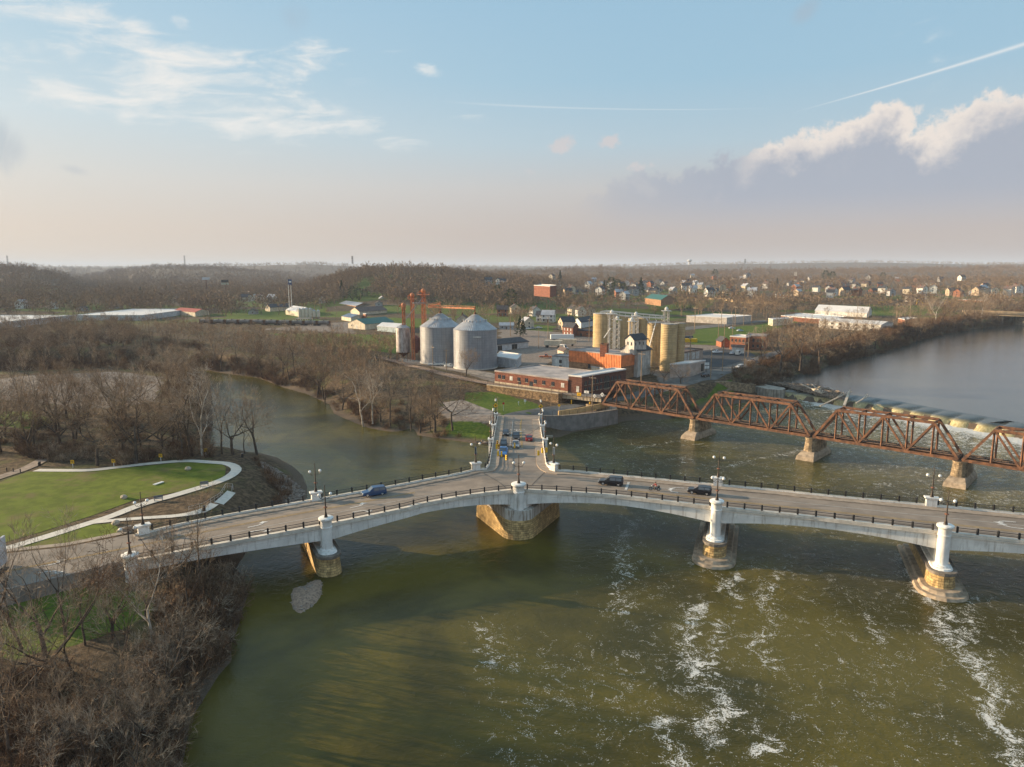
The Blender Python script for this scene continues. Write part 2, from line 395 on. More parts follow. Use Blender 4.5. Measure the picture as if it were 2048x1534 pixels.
# land use: green lawn, brown scrub, bare dirt / gravel
def region(px_list, z=8.6): return [P(x, y, z)[:2] for x, y in px_list]
lawn_polys = [region([(1005, 776), (1085, 800), (1072, 812), (1036, 822), (1000, 820), (935, 795), (930, 776)], 7.5),
 region([(905, 820), (985, 838), (980, 846), (940, 850), (880, 838)], 6.0),
 region([(640, 668), (810, 672), (815, 706), (770, 704), (700, 698), (600, 684), (540, 668)]),
 region([(440, 620), (650, 618), (660, 632), (560, 640), (450, 636)]), region([(690, 636), (860, 640), (860, 655), (800, 660)]), region([(1060, 650), (1110, 654), (1105, 668), (1050, 668)]), region([(1390, 662), (1470, 655), (1540, 650), (1545, 662), (1430, 692), (1380, 690)]),
 region([(1740, 618), (1850, 614), (1850, 632), (1745, 634)]), region([(1430, 775), (1445, 782), (1390, 800), (1376, 792)], 6), region([(1460, 752), (1480, 764), (1418, 768)], 8),
 region([(0, 1165), (150, 1160), (300, 1160), (305, 1200), (240, 1235), (120, 1275), (0, 1300)], 5.8), region([(400, 1105), (470, 1080), (560, 1055)], 8),
 region([(1300, 615), (1420, 612), (1430, 600), (1300, 598)], 12), region([(0, 815), (60, 815), (105, 835), (60, 850), (0, 845)], 7), region([(520, 640), (640, 640), (650, 648), (500, 650)]), region([(1400, 655), (1440, 652), (1440, 660), (1390, 662)]), region([(1500, 655), (1560, 640), (1600, 645), (1540, 662)])]
dirt_polys = [region([(60, 748), (230, 740), (330, 750), (300, 800), (180, 812), (70, 800), (-50, 790), (-50, 760)], 6.6),
 region([(820, 722), (860, 730), (985, 760), (1100, 772), (980, 744), (930, 740), (905, 742)], 8.6), region([(905, 800), (1000, 822), (990, 832), (900, 826), (880, 810)], 6.2),
 region([(1000, 690), (1100, 668), (1190, 690), (1190, 715), (1100, 720), (1090, 735), (1000, 728)]), region([(600, 652), (700, 645), (710, 668), (640, 664), (520, 660)]),
 region([(1000, 655), (1060, 662), (1190, 672), (1190, 690), (1060, 690), (1000, 680)]), region([(1360, 690), (1480, 694), (1500, 720), (1440, 745), (1330, 760), (1300, 745)])]
gl = np.zeros(X.shape); dt = np.zeros(X.shape)
wob = fbm(X / 6, Y / 6, 9) * 2.0
for p in lawn_polys:
    ins = poly_inside(X, Y, p); d = seg_dist(X, Y, p, True); gl = np.maximum(gl, smooth((np.where(ins, d, -d) + wob * .6) / 1.6 + .5))
for p in dirt_polys:
    ins = poly_inside(X, Y, p); d = seg_dist(X, Y, p, True); dt = np.maximum(dt, smooth((np.where(ins, d, -d) + wob) / 2.5 + .5))
fgr = smooth((fbm(X / 70, Y / 55, 11) + .12) * 5) * smooth((Y - 420) / 200) * (1 - smooth((Y - 1100) / 300)) * 0.62
gl = np.maximum(gl, fgr)
dLs = seg_dist(X, Y, LW, True); wet = 1 - smooth((dLs - 1.0) / 6.0); wet = np.where(Y > 450, 0, wet)
def ground_mat():
    m = bpy.data.materials.new('ground'); m.use_nodes = True; nt = m.node_tree; b = nt.nodes['Principled BSDF']
    geo = nt.nodes.new('ShaderNodeNewGeometry'); pos = geo.outputs['Position']
    def at(n): a = nt.nodes.new('ShaderNodeAttribute'); a.attribute_name = n; return E(nt, a.outputs['Fac'])
    a1 = noise(nt, pos, 0.9, 6, 0.65); a2 = noise(nt, pos, 0.09, 5, 0.6); a3 = noise(nt, pos, 5.0, 4, 0.7); a4 = noise(nt, pos, 0.25, 5, 0.6)
    scrub = mix(nt, a1.ss(.35, .68), (0.045, 0.031, 0.019), (0.165, 0.112, 0.066))
    scrub = mix(nt, a2.ss(.50, .66) * 0.6, scrub, (0.10, 0.105, 0.032))
    scrub = mix(nt, a3.ss(.62, .75) * 0.45, scrub, (0.26, 0.19, 0.125))
    grass = mix(nt, a1.ss(.3, .7), (0.050, 0.088, 0.010), (0.105, 0.145, 0.016))
    grass = mix(nt, a4.ss(.52, .72) * .55, grass, (0.17, 0.15, 0.05))
    dirt = mix(nt, a1.ss(.3, .7), (0.155, 0.125, 0.105), (0.27, 0.225, 0.19))
    dirt = mix(nt, a4.ss(.55, .7) * .5, dirt, (0.12, 0.10, 0.07))
    scrub = mix(nt, at('wood') * .85, scrub, mix(nt, a4.ss(.35, .65), (0.10, 0.072, 0.048), (0.19, 0.138, 0.092)))
    c = mix(nt, (at('grass') + (a3 - .5) * .5).ss(.3, .7), scrub, grass)
    c = mix(nt, (at('dirt') + (a3 - .5) * .4).ss(.3, .7), c, dirt)
    mud = mix(nt, a3.ss(.3, .7), (0.075, 0.055, 0.038), (0.17, 0.125, 0.09))
    c = mix(nt, at('bank').ss(.2, .9), c, mud)
    nt.links.new(c, b.inputs['Base Color']); b.inputs['Roughness'].default_value = 0.95; b.inputs['Specular IOR Level'].default_value = 0.15
    bn = nt.nodes.new('ShaderNodeBump'); bn.inputs['Strength'].default_value = 0.9; bn.inputs['Distance'].default_value = 0.25
    nt.links.new((a1 * 1.2 + a3 * 0.5).s, bn.inputs['Height']); nt.links.new(bn.outputs[0], b.inputs['Normal'])
    return m
ground = np_mesh('ground', np.stack([X, Y, Z], -1).reshape(-1, 3), grid_faces(*X.shape), ground_mat())
set_attr(ground, 'grass', gl); set_attr(ground, 'dirt', dt); set_attr(ground, 'wood', smooth((Y - 600) / 400)); set_attr(ground, 'bank', wet)
tag(ground, kind='structure')
GX, GY = X, Y

# ------------------------------------------------------------- water
def water_mat(name, murkA, murkB, foamy=True):
    m = bpy.data.materials.new(name); m.use_nodes = True; nt = m.node_tree; b = nt.nodes['Principled BSDF']
    geo = nt.nodes.new('ShaderNodeNewGeometry'); pos = geo.outputs['Position']
    sp = nt.nodes.new('ShaderNodeSeparateXYZ'); nt.links.new(pos, sp.inputs[0]); px_, py_ = E(nt, sp.outputs[0]), E(nt, sp.outputs[1])
    big = noise(nt, pos, 0.035, 4, 0.6, 0.5)
    col = mix(nt, big.ss(.38, .62), murkA, murkB)
    w1 = noise(nt, pos, 0.55, 4, 0.6, 0.4); w2 = noise(nt, comb(nt, px_ * 1.0, py_ * 2.2, 0.0), 1.5, 3, 0.6, 0.2)
    bn = nt.nodes.new('ShaderNodeBump'); bn.inputs['Strength'].default_value = 1.0
    rough = 0.07
    if foamy:
        def at(n): a = nt.nodes.new('ShaderNodeAttribute'); a.attribute_name = n; return E(nt, a.outputs['Fac'])
        f = at('foam'); ch = at('chop')
        wc = nt.nodes.new('ShaderNodeVectorMath'); wc.operation = 'MULTIPLY_ADD'
        nt.links.new(noise(nt, pos, 0.16, 4, .6, 0, color=True), wc.inputs[0]); wc.inputs[1].default_value = (9, 9, 0); nt.links.new(pos, wc.inputs[2])
        big1 = noise(nt, wc.outputs[0], 0.20, 5, 0.62, 0.9)
        nz = noise(nt, wc.outputs[0], 0.75, 6, 0.72, 1.2); n2 = noise(nt, pos, 3.0, 5, 0.8, 0.5)
        rid = 1.0 - (big1 - 0.5).abs() * 9.0          # thin curling filaments
        nd = noise(nt, pos, 5.5, 4, 0.75, 0.3); lace = nz.ss(0.46, 0.62) * 0.42 + nd.ss(0.40, 0.66) * 0.45 + rid.mx(0) * 0.22 + n2 * 0.10
        fo = (lace + f * 1.0 - 1.16).ss(0.0, 0.30)
        fo = (fo * (f > 0 if False else 1)).cl()
        col = mix(nt, fo, col, (0.62, 0.60, 0.56))
        nt.links.new(col, b.inputs['Base Color'])
        nt.links.new((fo * 0.6 + rough).s, b.inputs['Roughness'])
        nt.links.new((ch * 0.30 + 0.05).s, bn.inputs['Distance'])
    else:
        nt.links.new(col, b.inputs['Base Color']); b.inputs['Roughness'].default_value = rough
        bn.inputs['Distance'].default_value = 0.05
    nt.links.new((w1 * 1.0 + w2 * 0.45).s, bn.inputs['Height']); nt.links.new(bn.outputs[0], b.inputs['Normal'])
    b.inputs['IOR'].default_value = 1.33; b.inputs['Specular IOR Level'].default_value = 0.22 if foamy else 0.5
    return m
X, Y = fan(26, 470, 1.009, 1.35, 0.010)
foam = np.zeros(X.shape); chop = np.full(X.shape, 0.25)
dl = [d[:2] for d in damline]
dD = seg_dist(X, Y, dl)
# direction of the current: from the dam towards the camera
foam = np.maximum(foam, 1.4 * np.exp(-(dD / 15.0) ** 2) * (X > 118))
foam = np.maximum(foam, 0.84 * np.exp(-(dD / 52.0) ** 2) * smooth((X - 85) / 40))
foam = np.maximum(foam, 0.52 * smooth((X - 45) / 60) * smooth((Y - 105) / 40))
foam = np.maximum(foam, 0.38 * smooth((X + 6) / 30) * smooth((Y - 20) / 30))
foam = np.maximum(foam, 0.40 * smooth((X + 14) / 14) * smooth((110 - Y) / 25) * (1 - smooth((X - 30) / 40)))
def streak(pts, w, k):
    global foam
    q = [P(*p)[:2] for p in pts]
    Xw = X + 1.5 * fbm(X / 3.5, Y / 3.5, 2); Yw = Y + 1.5 * fbm(X / 4 + 5, Y / 4, 4)
    foam = np.maximum(foam, foam * .5 + k * np.exp(-(seg_dist(Xw, Yw, q) / w) ** 2))
streak([(1470, 1145), (1448, 1180), (1500, 1210)], 1.7, .56)
streak([(1405, 1215), (1380, 1240), (1370, 1290), (1395, 1350), (1430, 1390), (1455, 1430), (1405, 1450), (1430, 1480)], 2.2, .66)
streak([(1405, 1215), (1440, 1250), (1440, 1300), (1420, 1330), (1455, 1360)], 1.5, .52)
streak([(1560, 1140), (1540, 1180), (1530, 1240), (1515, 1290), (1550, 1330)], 1.6, .52)
streak([(1350, 1425), (1315, 1455), (1360, 1480), (1365, 1534), (1390, 1600)], 1.7, .64)
streak([(1500, 1450), (1540, 1490), (1500, 1500)], 1.5, .56)
streak([(1740, 1235), (1755, 1260), (1765, 1290)], 1.4, .56)
streak([(1815, 1110), (1830, 1160), (1890, 1230), (1895, 1280), (1930, 1300), (1960, 1350), (2000, 1400), (1975, 1430), (2020, 1480), (2060, 1530)], 2.4, .64)
streak([(1925, 1195), (1950, 1260), (1930, 1275)], 1.5, .55)
streak([(965, 1240), (985, 1290), (975, 1330)], 3.0, .44); streak([(1240, 1180), (1230, 1230)], 3.0, .44); streak([(1270, 1040), (1240, 1110), (1250, 1160)], 2.5, .48)
streak([(1225, 905), (1300, 890), (1380, 880)], 1.2, .46); streak([(1440, 935), (1530, 915), (1620, 900)], 1.3, .52); streak([(1380, 925), (1360, 910)], 2, .45)
chop = 0.10 + 0.55 * smooth((X + 10) / 50) * smooth((Y - 96) / 20) + 0.12 * smooth((X + 20) / 30)
chop = np.maximum(chop, 0.9 * np.exp(-(dD / 30.0) ** 2))
chop = np.maximum(chop, 0.22 * smooth((Y - 105) / 30))
Z = np.zeros(X.shape) + 0.10 * fbm(X / 2.2, Y / 1.7, 6) * chop
water = np_mesh('river_water', np.stack([X, Y, Z], -1).reshape(-1, 3), grid_faces(*X.shape), water_mat('river_water', (0.048, 0.041, 0.007), (0.104, 0.082, 0.013)))
set_attr(water, 'foam', foam); set_attr(water, 'chop', chop); tag(water, kind='structure')
_dm = [Vector((d[0], d[1], 0)) for d in damline]; _dn = []
for i in range(len(_dm)):
    t_ = (_dm[min(i + 1, len(_dm) - 1)] - _dm[max(0, i - 1)]).normalized(); n_ = Vector((-t_.y, t_.x, 0)); n_ = n_ if n_.x + n_.y > 0 else -n_; _dn.append((_dm[i] + n_ * 10.2)[:2])
_k = len(UW) - (len(damline) - 1); UWm = UW[:_k - 1] + [(240, 102)] + list(reversed(_dn[:-1]))
mb = MB(); tri = geometry.tessellate_polygon([[Vector((p[0], p[1], 0)) for p in UWm]]); mb.add([(p[0], p[1], UZ) for p in UWm], tri)
upw = mb.build('upstream_water', water_mat('upstream_water', (0.060, 0.066, 0.060), (0.075, 0.078, 0.066), False)); tag(upw, kind='structure')
# ------------------------------------------------------------- Y bridge
def zdeck(x, y):
    z = 9.0 - 0.0437 * min(57.0, max(0.0, -x - 5.5))
    if y > 138: z -= 3.7 * ((y - 138) / 84) ** 1.5
    return z
def PD(px, py, dz=0.0):
    z = 9.0 + dz
    for _ in range(5): p = P(px, py, z); z = zdeck(p.x, p.y) + dz
    return P(px, py, z)
def resample(pts, step):
    pts = [Vector(p) for p in pts]; n = len(pts); fine = []
    for i in range(n - 1):
        p0 = pts[max(0, i - 1)]; p1 = pts[i]; p2 = pts[i + 1]; p3 = pts[min(n - 1, i + 2)]
        for k in range(12):
            t = k / 12; fine.append(0.5 * ((2 * p1) + (p2 - p0) * t + (2 * p0 - 5 * p1 + 4 * p2 - p3) * t * t + (3 * p1 - p0 - 3 * p2 + p3) * t ** 3))
    fine.append(pts[-1])
    L = [0]
    for a, b in zip(fine, fine[1:]): L.append(L[-1] + (b - a).length)
    m = max(1, round(L[-1] / step)); o = []
    j = 0
    for k in range(m + 1):
        d = L[-1] * k / m
        while j < len(L) - 2 and L[j + 1] < d: j += 1
        t = (d - L[j]) / max(1e-9, L[j + 1] - L[j]); o.append(fine[j].lerp(fine[j + 1], min(1, t)))
    return o
def normals(pts):        # horizontal left-hand normals of a polyline
    o = []
    for i in range(len(pts)):
        d = pts[min(i + 1, len(pts) - 1)] - pts[max(i - 1, 0)]; d.z = 0; d.normalize(); o.append(Vector((-d.y, d.x, 0)))
    return o
def offset(pts, d): return [p + n * d for p, n in zip(pts, normals(pts))]
def sweep(mb, pts, w, z0, z1):     # box section along a polyline; z0/z1 offsets (numbers or functions of index)
    ns = normals(pts); vs = []
    for i, (p, n) in enumerate(zip(pts, ns)):
        a = z0(i) if callable(z0) else z0; b = z1(i) if callable(z1) else z1
        l, r = p + n * w / 2, p - n * w / 2
        vs += [(l.x, l.y, p.z + a), (r.x, r.y, p.z + a), (r.x, r.y, p.z + b), (l.x, l.y, p.z + b)]
    fs = []
    for i in range(len(pts) - 1):
        for k in range(4): fs.append((4 * i + k, 4 * i + (k + 1) % 4, 4 * i + 4 + (k + 1) % 4, 4 * i + 4 + k))
    e = 4 * (len(pts) - 1); fs += [(3, 2, 1, 0), (e, e + 1, e + 2, e + 3)]
    return mb.add(vs, fs)
def drape(poly, zf, step=2.0):      # triangulated sheet following a height function
    pts = []
    n = len(poly)
    for i in range(n):
        a, b = Vector(poly[i][:2]), Vector(poly[(i + 1) % n][:2]); m = max(1, int((b - a).length / step))
        pts += [a.lerp(b, k / m) for k in range(m)]
    nb = len(pts); xs = [p.x for p in pts]; ys = [p.y for p in pts]
    gx, gy = np.meshgrid(np.arange(min(xs) + step * .5, max(xs), step), np.arange(min(ys) + step * .5, max(ys), step))
    gx = gx.ravel(); gy = gy.ravel()
    if len(gx):
        ok = poly_inside(gx, gy, [(p.x, p.y) for p in pts]) & (seg_dist(gx, gy, [(p.x, p.y) for p in pts], True) > step * .35)
        pts += [Vector((x, y)) for x, y in zip(gx[ok], gy[ok])]
    r = geometry.delaunay_2d_cdt(pts, [(i, (i + 1) % nb) for i in range(nb)], [], 1, 1e-5)
    vs = [(v.x, v.y, 0) for v in r[0]]
    A = np.array(vs); zs = zf(A[:, 0], A[:, 1])
    mb = MB(); mb.add([(v[0], v[1], float(z)) for v, z in zip(vs, zs)], [tuple(f) for f in r[2]]); return mb
def on_deck(dz): return lambda X, Y: np.array([zdeck(x, y) + dz for x, y in zip(X, Y)])
def on_ground(dz): return lambda X, Y: height(X, Y) + dz
def tangent(nt, pos, N):
    s1 = nt.nodes.new('ShaderNodeSeparateXYZ'); nt.links.new(pos, s1.inputs[0]); s2 = nt.nodes.new('ShaderNodeSeparateXYZ'); nt.links.new(N, s2.inputs[0])
    x, y, z = (E(nt, s1.outputs[i]) for i in range(3)); nx, ny, nz = (E(nt, s2.outputs[i]) for i in range(3))
    return comb(nt, y * nx - x * ny, z, 0.0), z
def masonry(bw, bh, mortar, stain=0.0, msize=0.03):
    def f(nt, v, c, b):
        g = nt.nodes.new('ShaderNodeNewGeometry'); tv, z = tangent(nt, g.outputs['Position'], g.outputs['True Normal'])
        br = nt.nodes.new('ShaderNodeTexBrick'); nt.links.new(tv, br.inputs['Vector'])
        br.inputs['Color1'].default_value = (1, 1, 1, 1); br.inputs['Color2'].default_value = (0.62, 0.6, 0.58, 1); br.inputs['Mortar'].default_value = (*mortar, 1)
        br.inputs['Scale'].default_value = 1; br.inputs['Brick Width'].default_value = bw; br.inputs['Row Height'].default_value = bh; br.inputs['Mortar Size'].default_value = msize
        c = mix(nt, 1.0, c, br.outputs[0], 'MULTIPLY')
        bn = nt.nodes.new('ShaderNodeBump'); bn.inputs['Distance'].default_value = bw * 0.06; bn.inputs['Strength'].default_value = .8
        nn = noise(nt, v, 4.0 / bw, 4, .7); nt.links.new((E(nt, br.outputs['Fac']) * -1.0 + nn * .9).s, bn.inputs['Height']); nt.links.new(bn.outputs[0], b.inputs['Normal'])
        return c
    return f
def streaks(col, amt=0.5, sc_=1.2, thr=(.5, .75)):       # rust / dirt runs down a wall
    def f(nt, v, c, b):
        mp = nt.nodes.new('ShaderNodeMapping'); mp.inputs['Scale'].default_value = (sc_, sc_, sc_ * 0.12); nt.links.new(v, mp.inputs[0])
        return mix(nt, noise(nt, mp.outputs[0], 1.0, 5, .65).ss(*thr) * amt, c, col)
    return f
def ribs(step, depth=0.03, dark=0.75, horiz=False):       # corrugated metal
    def f(nt, v, c, b):
        g = nt.nodes.new('ShaderNodeNewGeometry'); tv, z = tangent(nt, g.outputs['Position'], g.outputs['True Normal'])
        s = nt.nodes.new('ShaderNodeSeparateXYZ'); nt.links.new(tv, s.inputs[0]); u = E(nt, s.outputs[1 if horiz else 0])
        w = (u * (2 * math.pi / step))._op('SINE')
        bn = nt.nodes.new('ShaderNodeBump'); bn.inputs['Distance'].default_value = depth; nt.links.new(w.s, bn.inputs['Height']); nt.links.new(bn.outputs[0], b.inputs['Normal'])
        return mix(nt, w.ss(.6, 1.0) * 0.5, c, tuple(0.0 for _ in range(3))) if dark < 1 else c
    return f
M_white = mat('white_concrete', (0.76, 0.745, 0.71), 0.8, .08, 0.35, extra=streaks((0.24, 0.19, 0.14), .62, 1.7, (.50, .72)))
M_cream = mat('parapet_concrete', (0.66, 0.60, 0.52), 0.85, .10, 0.6, extra=streaks((0.33, 0.27, 0.21), .4, 1.0))
def asphalt_x(nt, v, c, b):
    fine = noise(nt, v, 9.0, 3, .7); c = mix(nt, fine.ss(.3, .8) * .4, c, (0.20, 0.18, 0.165))
    mp = nt.nodes.new('ShaderNodeMapping'); mp.inputs['Scale'].default_value = (0.07, 0.9, 1); nt.links.new(v, mp.inputs[0])
    return mix(nt, noise(nt, mp.outputs[0], 1.0, 4, .6).ss(.5, .7) * .35, c, (0.085, 0.078, 0.074))
M_road = mat('asphalt', (0.25, 0.203, 0.163), 0.9, .12, 0.25, extra=asphalt_x, spec=.25)
M_road2 = mat('old_asphalt', (0.14, 0.13, 0.12), 0.9, .16, 0.3, spec=.2)
M_lot = mat('dark_asphalt', (0.06, 0.06, 0.063), 0.9, .15, 0.3, spec=.2)
M_walk = mat('sidewalk_concrete', (0.34, 0.27, 0.21), 0.9, .12, 0.8, spec=.2)
M_stone = mat('ashlar_stone', (0.62, 0.43, 0.19), 0.9, .2, 1.2, extra=masonry(0.95, 0.42, (0.30, 0.27, 0.25)))
M_foot = mat('footing_concrete', (0.36, 0.28, 0.20), 0.9, .2, 0.8, extra=streaks((0.12, 0.10, 0.07), .5, 1.2))
M_black = mat('black_iron', (0.018, 0.018, 0.02), 0.45, .1, 3)
M_pole = mat('bronze_pole', (0.045, 0.030, 0.022), 0.5, .2, 3)
M_rust = mat('rusty_band', (0.22, 0.09, 0.05), 0.8, .2, 3)
M_globe = mat('milk_glass', (0.80, 0.79, 0.76), 0.25, .02, 3)
M_yel = mat('yellow_line', (0.50, 0.32, 0.10), 0.8, .2, 1.5, extra=lambda nt, v, c, b: mix(nt, noise(nt, v, 3, 4, .7).ss(.5, .7) * .6, c, (0.17, 0.15, 0.13)))
M_wline = mat('white_line', (0.48, 0.46, 0.43), 0.8, .1, 1.5, extra=lambda nt, v, c, b: mix(nt, noise(nt, v, 3, 4, .7).ss(.5, .7) * .6, c, (0.17, 0.15, 0.13)))
M_wmark = mat('white_marking', (0.62, 0.60, 0.57), 0.8, .1, 1.5)
M_joint = mat('joint_seal', (0.03, 0.028, 0.026), 0.8)

Npx = [(262, 1121), (300, 1114), (400, 1094), (500, 1075.5), (650, 1048), (800, 1017.5), (850, 1005), (940, 989), (1025, 979), (1055, 979), (1150, 984), (1250, 992), (1425, 1012), (1550, 1024.5), (1650, 1035.5), (1880, 1062), (2048, 1080.5), (2450, 1125)]
Ncur = [PD(x, y, .5) for x, y in Npx]
FLpx = [(268, 1068), (400, 1038), (600, 1002.5), (800, 967.5), (850, 957.5), (930, 943), (957, 936), (969, 928), (975, 919)]
SLp = [PD(*p, .5) for p in ((975, 919), (983, 880), (990, 850), (996, 827))]
FL = resample([PD(x, y, .5) for x, y in FLpx], 1.5)
SLx = -5.1
SLl = [Vector((SLx - 0.1 + (y - 150) * .008, y, zdeck(0, y) + .5)) for y in np.arange(153, 222, 3.0)]
SRl = [Vector((7.75 + (y - 150) * .012, y, zdeck(0, y) + .5)) for y in np.arange(152, 214, 3.0)]
FLc = [p for p in FL if p.y < 150]
FLc = resample([FLc[0]] + [FLc[i] for i in range(4, len(FLc) - 2, 4)] + [Vector((SLx - 0.9, 146.5, 9.4)), Vector((SLx - .2, 150, 9.35))] + SLl[0:1], 1.5)
FRpx = [(1102, 934), (1150, 940.5), (1400, 964.5), (1550, 978), (1650, 988.5), (2048, 1026), (2450, 1066)]
FRc = resample([SRl[0], Vector((8.2, 148.5, 9.4)), Vector((9.6, 145.5, 9.45))] + [PD(x, y, .5) for x, y in FRpx[1:]], 1.5)
Nc = resample(Ncur, 1.5)
bridge = empty('road_bridge', (2, 135, 0), 'white concrete Y shaped road bridge on stone piers, three arms meeting over the river', 'bridge')
# deck surface and body
def rev(l): return list(reversed(l))
deck_poly = [p[:2] for p in Nc] + [p[:2] for p in rev(FRc)] + [p[:2] for p in SRl[1:]] + [(SRl[-1].x, 222.0)] + [(SLl[-1].x, 222.0)] + [p[:2] for p in rev(SLl[1:])] + [p[:2] for p in rev(FLc)]
top = drape(deck_poly, on_deck(0.0), 2.5).build('road_deck', M_road, bridge)
bot = drape(deck_poly, on_deck(-0.75), 4).build('deck_underside', M_white, bridge)
def inner(pts, d): return offset(pts, d)
# side walls of the slab (stem and far sides)
for nm, cur, sgn in (('side_girder', FLc, 1), ('side_girder', FRc, 1), ('side_girder', SLl, 1), ('side_girder', SRl, 1)):
    mb = MB(); sweep(mb, cur, 0.5, -2.0, -0.15); mb.build(nm, M_white, bridge)
# near girder with shallow haunches between the columns
col_px = [(265, 1105), (658, 1046), (1040, 979), (1437, 1013), (1890, 1063)]
cols = [PD(x, y, .5) for x, y in col_px]
arc = [0]
for a, b in zip(Nc, Nc[1:]): arc.append(arc[-1] + (b - a).length)
def arc_of(p):
    i = min(range(len(Nc)), key=lambda k: (Nc[k] - p).length); return arc[i]
cs = [arc_of(c) for c in cols] + [arc[-1] + 6]
def depth(s):
    for a, b in zip(cs, cs[1:]):
        if a <= s <= b:
            t = (s - a) / (b - a)
            return 1.75 + 1.25 * (2 * t - 1) ** 2 if a > cs[0] else 1.75 + 1.0 * t * t
    return 1.75
Nin = offset(Nc, -0.0)
mb = MB(); sweep(mb, offset(Nc, 0.30), 0.45, lambda i: -depth(arc[i]) - .25, -0.42); mb.build('girder', M_white, bridge)
mb = MB(); sweep(mb, offset(Nc, 0.22), 0.75, -0.42, 0.0); sweep(mb, offset(Nc, 0.20), 0.95, -0.62, -0.47); mb.build('coping', M_cream, bridge)
for k, dd_ in enumerate((4.0, 8.0, 12.0)):
    mb = MB(); sweep(mb, offset(Nc, dd_), 0.45, lambda i: -depth(arc[i]) - .2, -1.3); mb.build('inner_girder', M_white, bridge)
# parapets and sidewalks of the far sides
for cur in (FLc, FRc, SLl, SRl):
    mb = MB(); sgn = 1
    sweep(mb, cur, 0.34, -0.75, 0.0); mb.build('parapet', M_cream, bridge)
def side(cur, d, w, name):
    l = offset(cur, d); r = offset(cur, d + w)
    poly = [p[:2] for p in l] + [p[:2] for p in rev(r)]
    o = drape(poly, on_deck(0.17), 2.5); o.build(name, M_walk, bridge)
    mb = MB(); sweep(mb, [Vector((p.x, p.y, zdeck(p.x, p.y))) for p in r], 0.18, -0.05, 0.178); mb.build('kerb', M_walk, bridge)
side(FLc + SLl[1:], -0.2, -1.95, 'sidewalk'); side(rev(SRl)[:-1] + FRc, -0.2, -1.95, 'sidewalk')
# railings: one length of rails between neighbouring pilasters, each post a piece of it
pm = MB(); pm.box((0, 0, 0), (.26, .26, 1.0)); pm.box((0, 0, 1.0), (.18, .18, .06))
postproto = None
def railing(cur, posts=True, step=2.95):
    global postproto
    mb = MB(); cur = [p.copy() for p in cur]
    for z in (0.28, 0.78): sweep(mb, cur, 0.07, z, z + .085)
    sweep(mb, cur, 0.04, 0.50, 0.54)
    if not posts:
        for p in cur[::3]: mb.box(p, (.24, .24, 1.0))
    o = mb.build('railing', M_black, bridge)
    if posts:
        L = sum((b - a).length for a, b in zip(cur, cur[1:])); n = max(2, round(L / step)); pts = resample(cur, L / n)
        for p in pts:
            if postproto is None: postproto = pm.build('post', M_black); q = postproto
            else: q = postproto.copy(); COL.objects.link(q)
            q.parent = o; q.location = p - bridge.location
def cut(cur, breaks, gap=1.35):      # split a curve at pilasters
    segs = [[]]
    for p in cur:
        if any((p.xy - Vector(b[:2])).length < gap for b in breaks):
            if segs[-1]: segs.append([])
        else: segs[-1].append(p)
    return [s for s in segs if len(s) > 1]
farp = [PD(*p, .0) for p in ((272, 1060), (625, 1003), (957, 941), (1107, 941), (1441, 974), (1855, 1014), (2290, 1056))]
stemp = [Vector((SLx - .45 + (y - 150) * .008, y, zdeck(0, y))) for y in (171.0, 192.0, 213.0)] + [Vector((8.1 + (y - 150) * .012, y, zdeck(0, y))) for y in (171.0, 191.0, 211.0)]
fine = resample(Nc, .5)
for s in cut(offset(fine, .15), cols): railing(s[::2] + [s[-1]])
for cur in (FLc, FRc):
    for s in cut(resample(cur, .5), farp): railing(s[::2] + [s[-1]])
for cur in (SLl, SRl):
    for s in cut(resample(cur, .5), stemp): railing(s[::2] + [s[-1]], False)
